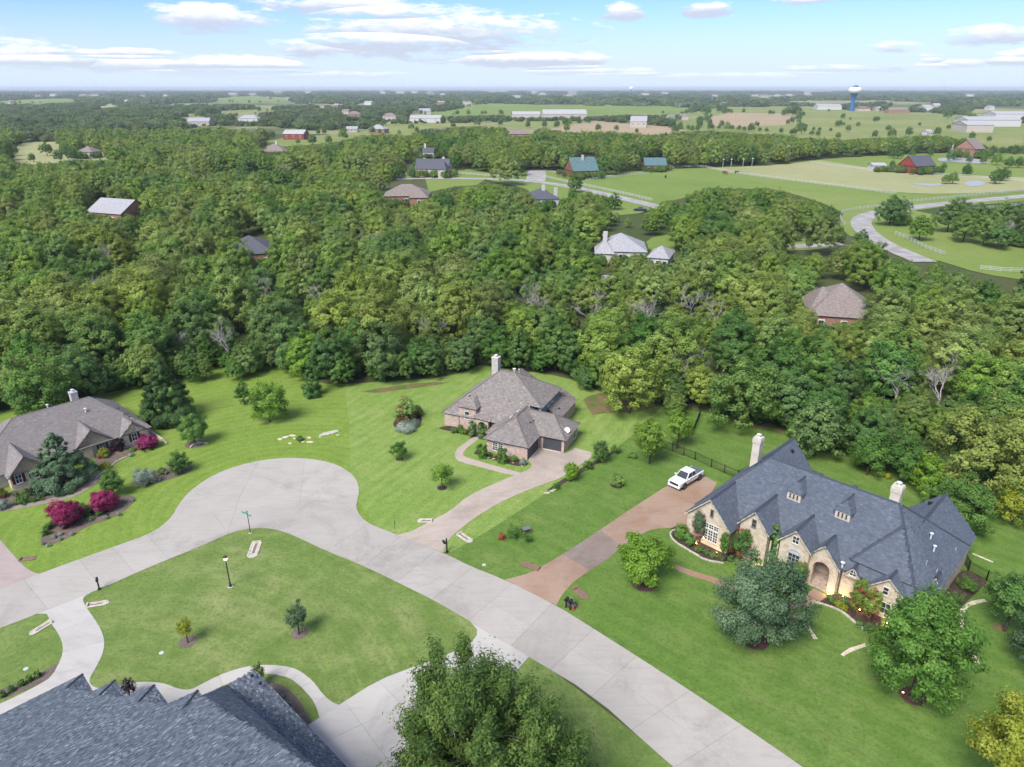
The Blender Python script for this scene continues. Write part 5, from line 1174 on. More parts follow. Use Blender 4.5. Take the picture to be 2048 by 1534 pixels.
# ================================================================ open country: fields, far roads, water
mat_field('pasture', [(.30, (0.136, 0.176, 0.044)), (.48, (0.172, 0.207, 0.060)), (.60, (0.229, 0.233, 0.088)), (.74, (0.264, 0.229, 0.114))], .006)
mat_field('meadow', [(.30, (0.119, 0.176, 0.037)), (.50, (0.150, 0.211, 0.048)), (.66, (0.194, 0.229, 0.070)), (.78, (0.238, 0.220, 0.097))], .009)
mat_field('stubble', [(.30, (0.219, 0.236, 0.101)), (.50, (0.275, 0.281, 0.134)), (.70, (0.307, 0.304, 0.157)), (.85, (0.194, 0.227, 0.075))], .012)
mat_field('brown_field', [(.30, (0.264, 0.207, 0.123)), (.55, (0.326, 0.255, 0.158)), (.75, (0.246, 0.229, 0.106)), (.9, (0.290, 0.238, 0.141))], .009)
mat_field('far_land', [(.30, (.07, .09, .04)), (.45, (.10, .12, .05)), (.52, (.22, .23, .10)), (.60, (.25, .24, .12)), (.68, (.12, .14, .06))], .0016, fine=.02)
plain('asphalt', (.30, .285, .27), .9, .15, .2)
plain('white_paint', (.46, .46, .44), .5, .06)
plain('roof_white', (.36, .36, .35), .6, .1, .5); plain('roof_slate', (.075, .078, .092), .8, .15, 2); plain('roof_brown', (.20, .165, .145), .85, .15, 2); plain('roof_grey', (.30, .30, .31), .8, .12, 2); plain('roof_teal', (.085, .155, .155), .5, .15, 1); plain('roof_red', (.22, .07, .05), .8, .15, 1)
plain('wall_red', (.26, .045, .03), .85, .2, 1); plain('wall_log', (.20, .085, .04), .8, .2, 2); plain('wall_pale', (.44, .39, .32), .85, .1, 1); plain('wall_white', (.50, .49, .46), .8, .06, 1); plain('wall_brick', (.30, .16, .115), .9, .15, 2)
m, t, b = principled('water'); b.inputs['Base Color'].default_value = (.30, .31, .30, 1); b.inputs['Roughness'].default_value = .45; b.inputs['Specular IOR Level'].default_value = .5
nz = t.noise(t.n('ShaderNodeNewGeometry').outputs['Position'], .8, 3); bump(t, b, nz, .12, .05)
m, t, b = principled('pool_water'); b.inputs['Base Color'].default_value = (.10, .42, .46, 1); b.inputs['Roughness'].default_value = .1
OPEN = []
def field(name, px, mat, label, z=.12, it=1, ext=0.0, opened=True):
    if opened: OPEN.append(px)
    q = px
    if ext:      # the land goes on a little under the trees in front
        cy = sum(y for _, y in px) / len(px); q = [(x, y + (ext if y > cy else 0)) for x, y in px]
    sheet(name, q, z, mat, it, label, 'field')
far_in = P(1024, 268).y
o = flat_poly('distant_country', [(-R_, far_in), (R_, far_in), (R_, R_ - 200), (-R_, R_ - 200)], .06, 'far_land'); structure(o, 'patchwork of distant woods and fields', 'land')
field('pasture', L8([(0, 548), (190, 545), (600, 528), (870, 492), (1250, 470), (1600, 455), (2048, 462), (2200, 470), (2300, 690), (2048, 700), (1700, 735), (1400, 748), (1170, 785), (1000, 800), (960, 770), (900, 740), (760, 690), (550, 640), (380, 645), (200, 640), (0, 720), (-160, 720), (-420, 650), (-540, 620), (-500, 590), (-160, 560)]), 'meadow', 'wide green pasture inside white rail fences', .14, ext=8)
field('hay_field', L8([(200, 545), (600, 530), (860, 500), (1100, 540), (1500, 590), (2100, 600), (2300, 640), (2048, 680), (1600, 700), (1300, 690), (900, 640), (500, 590), (330, 570)]), 'stubble', 'pale mown hay field behind the white rail fence', .22)
field('hill_pasture', L8([(-60, 310), (100, 215), (340, 190), (640, 182), (1000, 205), (1500, 222), (1720, 238), (1760, 290), (2100, 280), (2200, 395), (1900, 420), (1720, 372), (1500, 352), (1300, 362), (1000, 378), (850, 370), (650, 350), (420, 335), (180, 325), (0, 330)]), 'pasture', 'broad open pasture dotted with trees below the water tower', .16, ext=6)
field('dry_field', L8([(190, 250), (330, 222), (640, 225), (740, 240), (700, 290), (560, 300), (300, 310), (200, 290)]), 'brown_field', 'brown grazed patch in the open pasture', .26)
field('brown_field', L7([(1205, 312), (1500, 272), (1700, 285), (1960, 308), (2060, 330), (1800, 350), (1600, 332), (1330, 334)]), 'brown_field', 'bare brown field among the far trees', .20, ext=2)
field('meadow', L7([(0, 385), (140, 352), (250, 345), (430, 352), (450, 318), (700, 302), (950, 300), (1050, 312), (1220, 312), (1390, 290), (1500, 270), (1080, 274), (560, 284), (270, 288), (200, 325), (0, 335), (-140, 350), (-420, 370), (-430, 420), (-150, 405)]), 'pasture', 'pale green meadow running behind the red barn', .17, ext=2)
field('meadow', L7([(470, 235), (560, 220), (640, 208), (850, 166), (1000, 170), (1440, 180), (1900, 184), (2060, 190), (2060, 226), (1600, 232), (1440, 238), (1190, 238), (860, 232), (700, 238)]), 'meadow', 'far green meadow in front of the long pale barns', .19)
field('meadow', [(342, 232), (393, 236), (396, 228), (547, 223), (551, 217), (444, 222)], 'pasture', 'long narrow pale field among the left woods', .19)
field('meadow', [(-20, 209), (61, 207), (150, 206), (153, 197), (68, 198), (-20, 203)], 'meadow', 'far green field at the left horizon woods', .19)
field('meadow', [(430, 196), (500, 192), (590, 196), (580, 204), (500, 206), (430, 203)], 'meadow', 'far meadow before the pale warehouses', .21); field('meadow', [(198, 216), (232, 213), (232, 208), (205, 209)], 'stubble', 'small far stubble field', .21)
field('clearing', [(20, 297), (51, 285), (120, 283), (116, 304), (147, 314), (202, 304), (260, 311), (239, 316), (143, 321), (62, 327), (26, 323)], 'stubble', 'dry grass clearing beside the grey-roofed cottage', .19, ext=3)
field('roadside_verge', L7([(385, 565), (740, 550), (930, 585), (1060, 580), (1090, 560), (1190, 560), (1500, 592), (1640, 580), (1800, 560), (2060, 545), (2060, 620), (1830, 770), (1800, 760), (1640, 715), (1440, 668), (1360, 650), (1240, 655), (1120, 690), (1090, 650), (850, 612), (800, 635), (680, 640), (520, 676), (500, 610), (385, 612)]), 'meadow', 'grass verges and lawns along the far road', .13, ext=4)
field('verge', [(1678, 452), (1682, 430), (1710, 410), (1760, 415), (1900, 402), (2060, 385), (2060, 402), (1990, 408), (1900, 412), (1830, 422), (1880, 432), (1990, 425), (2060, 430), (2060, 560), (1960, 545), (1880, 520), (1830, 518), (1770, 490), (1745, 470), (1700, 470)], 'meadow', 'green verge round the winding road', .15, ext=3)
field('garden_lawn', [(1290, 478), (1345, 468), (1352, 500), (1340, 512), (1300, 505)], 'meadow', 'garden lawn beside the pale grey roofed house', .15); field('garden_lawn', [(1568, 488), (1600, 478), (1670, 470), (1690, 488), (1640, 500), (1575, 502)], 'meadow', 'lawn opening in the wood by the winding road', .15)
field('meadow', [(1060, 404), (1110, 372), (1300, 405), (1298, 425), (1230, 432), (1200, 410), (1130, 420)], 'meadow', 'roadside grass below the curving far road', .135, opened=False)
OPEN.append([(1215, 398), (1295, 408), (1300, 425), (1240, 425)])
def ribbon(name, px, w, mat, label, z=.2, cat='road'):
    pts = [P(x, y).to_2d() for x, y in px]
    for _ in range(2):
        q = [pts[0]]
        for a, b in zip(pts, pts[1:]): q += [a * .75 + b * .25, a * .25 + b * .75]
        pts = q + [pts[-1]]
    L, Rr = [], []
    for i in range(len(pts)):
        d = (pts[min(i + 1, len(pts) - 1)] - pts[max(i - 1, 0)]).normalized(); n_ = Vector((-d.y, d.x)) * w / 2; L.append(pts[i] + n_); Rr.append(pts[i] - n_)
    vs = [(p.x, p.y, z) for p in L + Rr]; k = len(pts); me = bpy.data.meshes.new(name); me.from_pydata(vs, [], [(i, k + i, k + i + 1, i + 1) for i in range(k - 1)]); me.update()
    return structure(link_mesh(name, me, None, MATS[mat]), label, cat)
ribbon('country_road', L7([(330, 610), (520, 605), (760, 607), (1000, 612), (1180, 628), (1350, 655), (1560, 700), (1830, 765), (1960, 800)]), 8, 'asphalt', 'grey country road curving past the white fences', .20)
ribbon('country_road', L7([(1150, 560), (1152, 590), (1140, 630)]), 12, 'asphalt', 'wide road mouth leading to the log house', .24)
ribbon('country_road', [(2120, 384), (2048, 393), (1950, 402), (1850, 412), (1760, 424), (1722, 436), (1722, 455), (1750, 480), (1790, 500), (1850, 525)], 8, 'asphalt', 'grey road winding through the right woods', .21)
ribbon('country_lane', L7([(1180, 562), (1270, 565), (1320, 590), (1440, 600), (1600, 590)]), 5, 'asphalt', 'curving lane in front of the log house', .23)
ribbon('country_lane', [(1575, 495), (1620, 492), (1680, 488)], 6, 'asphalt', 'short pale lane between the woods', .22)
ribbon('country_lane', L8([(0, 330), (200, 330), (420, 340), (640, 360), (850, 380), (1010, 382)]), 7, 'brown_field', 'sandy track at the edge of the open pasture', .30)
def water(px, label, mat='water', z=.3, name='pond'):
    OPEN.append(px); return sheet(name, px, z, mat, 2, label, 'water')
water(L8([(1370, 633), (1440, 637), (1500, 640), (1560, 636), (1575, 648), (1500, 654), (1430, 648)]), 'left half of the small pasture pond', z=.32); water(L8([(1690, 640), (1720, 622), (1780, 622), (1830, 630), (1800, 652), (1730, 655)]), 'right half of the small pasture pond', z=.32)
water(L8([(1540, 490), (1620, 484), (1760, 490), (1860, 512), (1800, 522), (1620, 512), (1545, 505)]), 'pond round the fountain', z=.32); water([(1029, 418), (1040, 416), (1042, 424), (1031, 426)], 'turquoise swimming pool among the trees', 'pool_water', .3, 'swimming_pool')
# ---- houses among the trees
SHR = []
def far_house(label, cx, ye, wpx, d, rot, ze, rise, roof, wall, kind='hip', chim=None, open_poly=None, nwin=3, name='house', cat='house', group=None, wing=None, wscale=1.0):
    """house whose eave line crosses photo point (cx, ye)"""
    p = P(cx, ye, ze); zc = p.y * CP + (CAMH - ze) * SP; w = wpx / FPX * zc * wscale
    r = empty(name, (p.x, p.y, 0), math.radians(rot), label, cat, group)
    def block(x0, x1, y0, y1, ze, rise, kind, wn):
        MB().bx(x0, x1, y0, y1, 0, ze).build('wall', MATS[wall], r)
        o_ = .45; X0, X1, Y0, Y1 = x0 - o_, x1 + o_, y0 - o_, y1 + o_; ym = (Y0 + Y1) / 2; hip = min((Y1 - Y0) / 2, (X1 - X0) / 2 - .2) if kind == 'hip' else 0.0
        A_, B_, C_, D_ = (X0, Y0, ze), (X1, Y0, ze), (X1, Y1, ze), (X0, Y1, ze); R1, R2 = (X0 + hip, ym, ze + rise), (X1 - hip, ym, ze + rise)
        mb = MB()
        for f in ([A_, B_, R2, R1], [C_, D_, R1, R2], [B_, C_, R2], [D_, A_, R1]):
            if kind != 'hip' and len(f) == 3: continue
            mb.poly(f)
        mb.poly([A_, D_, C_, B_]); o = mb.build('roof', MATS[roof], r)
        if kind != 'hip':
            for xx in (x0, x1): MB().solid([(xx, y0, ze), (xx, y1, ze), (xx, ym, ze + rise * .93)], (.1 if xx == x0 else -.1, 0, 0)).build('gable_wall', MATS[wall], r)
        for k in range(wn):
            xx = x0 + (x1 - x0) * (k + .5) / wn; f = MB().bx(xx - .7, xx + .7, y0 - .06, y0 + .02, ze * .35, ze * .8).build('window', MATS['window_frame'], r); MB().bx(xx - .55, xx + .55, y0 - .09, y0 - .06, ze * .4, ze * .75).build('pane', MATS['glass'], f)
        return o
    o = block(-w / 2, w / 2, 0, d, ze, rise, kind, nwin)
    if wing: block(wing[0] * w, wing[1] * w, wing[2], wing[3], ze * wing[4], rise * .8, 'hip', 1)
    for (fx, fy, hh) in (chim or []): MB().bx(fx * w - .7, fx * w + .7, fy * d - .6, fy * d + .6, ze, ze + rise + hh).build('chimney', MATS['wall_white' if roof != 'roof_teal' else 'wall_pale'], o)
    SHR.append((p.x, p.y, w, math.radians(rot), ze, d)) if p.y < 700 else None
    OPEN.append(open_poly or [(cx - wpx * .52, ye + 4), (cx - wpx * .45, ye - wpx * .22), (cx + wpx * .45, ye - wpx * .22), (cx + wpx * .52, ye + 4)])
    return r
far_house('brick house with a pale grey hip roof deep in the wood', 207, 426, 88, 16, -20, 6.5, 4.5, 'roof_grey', 'wall_brick', 'gable', open_poly=[(152, 430), (205, 398), (232, 400), (262, 420), (215, 430), (165, 433)], nwin=2)
far_house('dark slate roof showing through the wood', 500, 508, 88, 15, 18, 6.0, 4.2, 'roof_slate', 'wall_brick', open_poly=[(448, 508), (480, 486), (548, 473), (554, 500), (500, 516)], wing=(-.5, .0, -5, 6, .9))
far_house('brown-roofed house at the far road bend', 812, 392, 88, 16, 4, 5.0, 4.5, 'roof_brown', 'wall_brick', open_poly=[(764, 388), (775, 366), (815, 358), (850, 372), (852, 392), (820, 404), (770, 402)], wing=(.1, .5, -6, 5, 1.0))
far_house('dark-roofed house with two white chimneys below the far road', 1090, 398, 60, 15, 12, 5.0, 4.0, 'roof_slate', 'wall_white', chim=[(.05, .4, 1.5), (.42, .2, .5)], open_poly=[(1062, 402), (1070, 385), (1095, 374), (1125, 380), (1128, 402), (1090, 408)])
far_house('grey-roofed house with a pale stone gable on the far lawn', 862, 338, 66, 15, -8, 5.0, 5.5, 'roof_slate', 'wall_pale', 'gable', chim=[(.3, .6, 1)], open_poly=[(812, 346), (816, 316), (895, 314), (900, 348), (870, 352)], wing=(.28, .52, -6, 6, 1.1))
far_house('house with white chimney rising over the far wood', 856, 304, 22, 10, 0, 5.0, 3.0, 'roof_slate', 'wall_white', 'gable', chim=[(-.3, .5, 3)])
far_house('log house with teal green metal roof by the lane', 1172, 342, 52, 18, 14, 4.5, 7.5, 'roof_teal', 'wall_log', 'gable', chim=[(.0, .4, 1.5)], open_poly=[(1138, 346), (1150, 318), (1200, 312), (1206, 338), (1190, 350), (1150, 350)])
far_house('smaller log barn with teal green roof', 1312, 331, 42, 14, 0, 4.0, 4.5, 'roof_teal', 'wall_log', 'gable', open_poly=[(1286, 338), (1290, 318), (1334, 318), (1336, 338)])
far_house('pale grey-roofed house with a tall white chimney in the wood', 1242, 503, 100, 16, -6, 3.8, 4.4, 'roof_grey', 'wall_white', chim=[(-.32, .3, .9)], open_poly=[(1180, 506), (1190, 484), (1212, 466), (1240, 464), (1298, 472), (1298, 500), (1250, 508)], wing=(-.5, -.15, -2, 7, .9))
far_house('low grey-roofed garage wing beside the pale grey-roofed house', 1316, 516, 40, 12, -20, 3.6, 2.6, 'roof_grey', 'wall_white', open_poly=[(1290, 518), (1300, 500), (1340, 504), (1342, 524)])
far_house('white-walled wing glimpsed between the oaks below the pale house', 1238, 566, 62, 8, -6, 3.5, 1.2, 'roof_grey', 'wall_white', open_poly=[(1205, 566), (1206, 555), (1268, 555), (1270, 565)])
far_house('grey-brown roofed house almost hidden in the right wood', 1690, 634, 128, 18, -14, 4.5, 5.5, 'roof_brown', 'wall_brick', open_poly=[(1612, 596), (1628, 580), (1694, 572), (1722, 594), (1784, 606), (1784, 616), (1740, 622), (1680, 646), (1636, 626)], wing=(-.5, -.05, 2, 16, 1.0))
far_house('red house with a dark gable on the far hay field', 1852, 332, 52, 14, 20, 5.0, 6.0, 'roof_slate', 'wall_red', 'gable', open_poly=[(1812, 342), (1812, 322), (1850, 314), (1880, 322), (1880, 342)]); far_house('low white shed on the far hay field', 1760, 331, 26, 8, 0, 4, 1.5, 'roof_white', 'wall_white', 'gable', name='shed', cat='shed')
far_house('brick house with a steep gable by the far pond', 1960, 298, 34, 16, 30, 7, 7, 'roof_brown', 'wall_brick', 'gable', open_poly=[(1942, 308), (1945, 288), (1962, 280), (1980, 292), (1978, 308)])
far_house('long red barn with a white roof in the left meadow', 586, 268, 42, 18, -4, 6, 4.0, 'roof_white', 'wall_red', 'gable', open_poly=[(560, 272), (564, 257), (604, 256), (608, 272)], name='barn', cat='barn')
far_house('brown-roofed house in front of the left meadow', 545, 303, 48, 16, 6, 7.5, 5, 'roof_brown', 'wall_brick', chim=[(.1, .5, 2)], open_poly=[(518, 306), (524, 292), (566, 290), (574, 308)]); far_house('grey-roofed cottage beside the dry clearing', 168, 304, 32, 14, 0, 5, 4, 'roof_brown', 'wall_pale')
far_house('pale house with a long grey roof among the left woods', 396, 243, 42, 16, 3, 6, 5, 'roof_grey', 'wall_pale', 'gable'); far_house('white house with blue-grey roof among the left woods', 495, 237, 40, 16, -5, 6, 5, 'roof_grey', 'wall_white')
far_house('long white-roofed riding barn on the far meadow', 1130, 228, 88, 40, 2, 9, 7, 'roof_white', 'wall_pale', 'gable', name='barn', cat='barn', nwin=0); far_house('lower white-roofed barn left of the riding barn', 1052, 229, 56, 35, -3, 6, 5, 'roof_white', 'wall_pale', 'gable', name='barn', cat='barn', nwin=0)
far_house('long low white building behind the meadow trees', 850, 236, 62, 25, -4, 7, 4, 'roof_white', 'wall_white', 'gable', name='barn', cat='barn'); far_house('small open-sided shed in the left meadow', 703, 258, 22, 12, 0, 4, 3, 'roof_grey', 'wall_pale', 'gable', name='shed', cat='shed'); far_house('ranch house with pale roofs in the left meadow', 752, 258, 34, 16, -12, 5, 4.5, 'roof_grey', 'wall_brick')
far_house('brick house behind the left meadow', 708, 228, 24, 18, 5, 7, 5, 'roof_brown', 'wall_brick', group='houses behind the left meadow'); far_house('brown-roofed house behind the left meadow trees', 778, 232, 26, 18, -5, 7, 5, 'roof_brown', 'wall_pale'); far_house('white-gabled house behind the left meadow trees', 850, 222, 22, 18, 10, 7, 5, 'roof_grey', 'wall_white', 'gable')
far_house('pale stone house with a grey gable at the brown field', 1277, 243, 32, 18, -12, 8, 7, 'roof_grey', 'wall_pale', 'gable'); far_house('house with red roof beside the oaks above the wood', 1040, 268, 44, 16, 4, 7, 4, 'roof_brown', 'wall_brick', open_poly=[(1018, 272), (1022, 258), (1065, 258), (1070, 270)])
for k, (cx, ye, w, lb) in enumerate([(1990, 240, 100, 'largest white industrial hall at the right edge of the pasture'), (1962, 250, 50, 'beige industrial hall in front of the white ones'), (2030, 228, 70, 'white industrial hall behind the largest one'), (1660, 212, 46, 'long low white building left of the water tower'), (1858, 214, 16, 'small white-roofed hall below the power poles')]):
    far_house(lb, cx, ye, w, 45, -8, 9, 4, 'roof_white', 'wall_white' if k != 1 else 'wall_pale', 'gable', name='industrial_hall', cat='hall', nwin=0)
far_house('long tan brick building right of the water tower', 1798, 220, 42, 20, 0, 7, 2, 'roof_brown', 'wall_brick', 'gable', nwin=4); far_house('red-roofed building beside the water tower', 1728, 217, 26, 20, 0, 6, 3, 'roof_red', 'wall_pale', 'gable'); far_house('small white shed alone in the open pasture', 1860, 263, 12, 8, 10, 5, 2, 'roof_white', 'wall_white', 'gable', name='shed', cat='shed'); far_house('blue garden shed on the lawn by the wood', 1363, 462, 18, 5, 5, 3.4, 2, 'roof_slate', 'siding_blue', 'gable', name='shed', cat='shed', nwin=1)
rnd = random.Random(11)
far_spots = [(20, 203), (75, 190), (105, 189), (190, 189), (165, 190), (250, 202), (285, 191), (330, 190), (465, 188), (505, 188), (535, 195), (575, 196), (555, 184), (615, 184), (645, 212), (672, 210), (690, 222), (735, 205), (765, 185), (800, 184), (828, 184), (860, 186), (885, 188), (882, 204), (935, 204), (945, 192), (985, 181), (1005, 181), (1035, 193), (1068, 184), (1085, 187), (1140, 190), (1145, 185), (1365, 207), (1382, 197), (1418, 198), (1450, 207), (1345, 234), (1370, 232), (1510, 190), (1530, 192), (1555, 190), (1580, 189), (1615, 187), (1760, 216), (1875, 210), (1940, 190), (1985, 214), (1330, 186), (1290, 188), (1430, 190)]
for x, y in far_spots:
    far_house('distant pale building among the woods near the horizon', x, y, rnd.uniform(7, 16), 20, rnd.uniform(-20, 20), 7, rnd.uniform(2.5, 4.5), rnd.choice(['roof_white', 'roof_grey', 'roof_white', 'roof_brown']), rnd.choice(['wall_white', 'wall_pale', 'wall_brick']), 'gable', name='distant_building', cat='building', group='distant buildings near the horizon', nwin=0)
# ================================================================ woodland
PROTO = {}
for k in range(5):
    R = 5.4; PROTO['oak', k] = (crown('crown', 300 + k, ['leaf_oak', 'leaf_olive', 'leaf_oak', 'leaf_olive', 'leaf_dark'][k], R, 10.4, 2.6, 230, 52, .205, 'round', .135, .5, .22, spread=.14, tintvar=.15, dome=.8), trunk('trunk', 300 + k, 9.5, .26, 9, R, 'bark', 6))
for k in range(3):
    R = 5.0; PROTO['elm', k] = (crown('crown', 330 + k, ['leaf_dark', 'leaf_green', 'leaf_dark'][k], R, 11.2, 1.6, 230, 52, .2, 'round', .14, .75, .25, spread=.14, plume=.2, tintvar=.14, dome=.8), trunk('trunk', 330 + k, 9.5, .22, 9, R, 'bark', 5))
PROTO['cedar', 0] = (crown('crown', 350, 'leaf_cedar', 2.6, 8.5, .3, 90, 50, .3, 'cone', .24, .5, .2), trunk('trunk', 350, 7, .15, 7, 2, 'bark', 3))
protos = sorted(PROTO)
pc = bpy.data.collections.new('zz_woodland_pieces')          # pieces that the woodland scatters
def piece(name, me):
    o = bpy.data.objects.new(name, me); pc.objects.link(o)
for k, key in enumerate(protos): piece('%02d_tree' % k, PROTO[key][0])
NP = len(protos)
for k in range(3):                                           # far: a few trees in one piece
    rng = np.random.default_rng(400 + k); parts = []
    me = crown('grove', 400 + k, 'leaf_far', 11, 10, .5, 46, 34, .95, 'round', .26, .35, .3, tintvar=.2); piece('%02d_grove' % (NP + k), me)
for k in range(2):
    me = crown('wood', 420 + k, 'leaf_far', 42, 13, .3, 80, 14, 3.4, 'round', .16, .12, .3, tintvar=.2); piece('%02d_wood' % (NP + 3 + k), me)
def pip(px, py, poly):
    """points in polygon, vectorised"""
    inside = np.zeros(len(px), bool); n = len(poly); j = n - 1
    for i in range(n):
        xi, yi = poly[i]; xj, yj = poly[j]
        if yi != yj:
            c = ((yi > py) != (yj > py)) & (px < (xj - xi) * (py - yi) / (yj - yi) + xi); inside ^= c
        j = i
    return inside
def vproj(X, Y, Z):
    dz = Z - CAMH; zc = Y * CP - dz * SP; yc = -(Y * SP + dz * CP); return 1024 + FPX * X / zc, 767 + FPX * yc / zc, zc
EDGE = [(-500, 880), (-200, 850), (0, 836), (120, 812), (250, 790), (395, 746), (480, 738), (570, 742), (640, 776), (760, 770), (900, 758), (960, 735), (1140, 758), (1190, 788), (1330, 818), (1450, 836), (1550, 860), (1640, 894), (1720, 930), (1800, 962), (1990, 1004), (2400, 1060)]
edge_w = [P(x, y) for x, y in EDGE]
ex = np.array([p.x for p in edge_w]); ey = np.array([p.y for p in edge_w])
rng = np.random.default_rng(5)
def scatter(y0, y1, sp, R, h, seed, wood=None, frac=None):
    ys = np.arange(y0, y1, sp); out = []
    for y in ys:
        xm = .92 * y + 55; xs = np.arange(-xm, xm, sp)
        X = xs + rng.uniform(-.42, .42, len(xs)) * sp; Y = np.full(len(xs), y) + rng.uniform(-.42, .42, len(xs)) * sp
        out.append(np.stack([X, Y], 1))
    A_ = np.concatenate(out); X, Y = A_[:, 0], A_[:, 1]
    ok = Y > np.interp(X, ex, ey)
    hh = h * rng.uniform(.66, 1.18, len(X)); s = hh / h
    BB = [(min(a for a, _ in q), max(a for a, _ in q), min(b for _, b in q), max(b for _, b in q)) for q in OPEN]
    todo = ok.copy()
    for shrink in (1.0, .74, .52, .34):
        bad = np.zeros(len(X), bool); k = s * shrink; i0 = np.nonzero(todo)[0]
        for dx, z in ((0, 0), (0, .45), (0, .9), (0, 1.07), (-1.0, .5), (1.0, .5), (-.65, .9), (.65, .9)):
            px, py, _ = vproj(X[i0] + dx * R * k[i0], Y[i0], z * h * k[i0])
            for poly, (bx0, bx1, by0, by1) in zip(OPEN, BB):
                m_ = (px > bx0) & (px < bx1) & (py > by0) & (py < by1)
                if m_.any():
                    i = np.nonzero(m_)[0]; bad[i0[i[pip(px[i], py[i], poly)]]] = True
        good = todo & ~bad; s[good] = k[good]; todo &= bad
        if not todo.any(): break
    ok &= ~todo
    if wood:
        from mathutils import noise as mn
        i = np.nonzero(ok)[0]; v = np.array([mn.noise(Vector((X[k] / wood, Y[k] / wood * .6, 3.3))) for k in i]); ok[i[v < frac]] = False
    return X[ok], Y[ok], s[ok]
BARE = [(345, 655), (448, 652), (868, 636), (1068, 576), (1078, 590), (1290, 608), (1300, 598), (640, 572), (1362, 702), (1893, 748), (1806, 742), (1185, 588), (700, 328), (1385, 590), (2028, 440), (1808, 402), (565, 330), (430, 320), (380, 345), (1440, 606), (200, 500), (735, 470), (150, 556), (530, 560)]
bare_xy = [P(x, y, 8.8) for x, y in BARE]
X1, Y1, S1 = scatter(88, 400, 8.3, 5.2, 13.0, 1)
er = []
for k in range(len(edge_w) - 1):
    a_, b_ = edge_w[k], edge_w[k + 1]; n_ = max(1, int((b_ - a_).length / 6.2))
    for j in range(n_):
        q = a_.lerp(b_, (j + rng.random() * .7) / n_); er.append((q.x, q.y + rng.uniform(1.0, 3.5), rng.uniform(.62, .98)))
er = np.array(er); keep = np.ones(len(X1), bool)
for ax, ay, _ in er: keep &= (X1 - ax) ** 2 + (Y1 - ay) ** 2 > 20
X1, Y1, S1 = np.concatenate([er[:, 0], X1[keep]]), np.concatenate([er[:, 1], Y1[keep]]), np.concatenate([er[:, 2], S1[keep]])
keep = np.ones(len(X1), bool)
for x_, y_, r_ in ((1258, 826, 7.5), (1476, 856, 7.5), (1628, 912, 5), (1938, 985, 8), (95, 838, 6)):
    q = P(x_, y_); keep &= (X1 - q.x) ** 2 + (Y1 - q.y) ** 2 > r_ ** 2
for q in bare_xy: keep &= ~((np.abs(X1 - q.x) < 2.8) & (Y1 < q.y + 2.5) & (Y1 > q.y - 2.5))
low_ = np.zeros(len(X1), bool)
for q in bare_xy: low_ |= (np.abs(X1 - q.x * .95) < 5.5) & (Y1 < q.y) & (Y1 > q.y - 13)
S1 = np.where(low_, np.minimum(S1, .62), S1)
X1, Y1, S1 = X1[keep], Y1[keep], S1[keep]
X2, Y2, S2 = scatter(400, 760, 9.6, 6, 12.5, 2, 170, -.42)
X3, Y3, S3 = scatter(760, 2100, 19, 10, 10, 3, 330, -.20)
X4, Y4, S4 = scatter(2100, 9500, 66, 40, 12, 4, 900, -.26)
from mathutils import noise as mnoise
def pick(X, Y):
    out = []
    for x, y in zip(X, Y):
        v = mnoise.noise(Vector((x / 38, y / 38, 1.7))); u = rng.random(); fr = (y - np.interp(x, ex, ey)) < 13
        if fr: out.append(rng.choice([0, 1, 2, 3, 4, 5, 6, 6, 7, 2], ) if u > .06 else -1)
        elif u < .03: out.append(-1)
        elif v > .05: out.append(rng.choice([1, 3, 0, 3, 1]))
        elif v > -.16: out.append(rng.choice([0, 1, 2, 3, 0, 6]))
        else: out.append(rng.choice([4, 5, 6, 0, 2, 2]))
    return out
def kidx(k): return protos.index(('cedar', 0)) if k < 0 else protos.index(('oak', int(k))) if k < 5 else protos.index(('elm', int(k) - 5))
K1 = pick(X1, Y1); K2 = pick(X2, Y2)
px, py, zc = vproj(X1, Y1, np.full(len(X1), 7.0))
vis = (px > -40) & (px < 2090) & (py < 1100)
order = [i for i in np.argsort(zc) if vis[i]][:290]
single = set(order)
LB = {0: 'rounded olive-green oak standing in the dense wood behind the houses', 1: 'yellowish olive oak standing in the dense wood behind the houses', 2: 'broad green oak standing in the dense wood behind the houses', 3: 'pale olive oak standing in the dense wood behind the houses', 4: 'dark-crowned oak standing in the dense wood behind the houses', 5: 'dark green elm at the wood edge or among the oaks', 6: 'fresh green elm at the wood edge or among the oaks', 7: 'tall dark elm at the wood edge or among the oaks', -1: 'dark pointed cedar among the oaks of the wood'}
for i in order:
    k = int(K1[i]); key = ('cedar', 0) if k < 0 else ('oak', k) if k < 5 else ('elm', k - 5)
    cm, tm = PROTO[key]; s = float(S1[i]) * (1.0 if k >= 0 else .9)
    o = plant('oak_tree' if 0 <= k < 5 else 'elm_tree' if k >= 5 else 'cedar_tree', LB[k], 'tree', (float(X1[i]), float(Y1[i]), 0), cm, tm, float(rng.uniform(0, 6.28)), s, 'trees of the wood behind the houses')
    o.scale = (s * float(rng.uniform(.9, 1.12)), s * float(rng.uniform(.9, 1.12)), s)
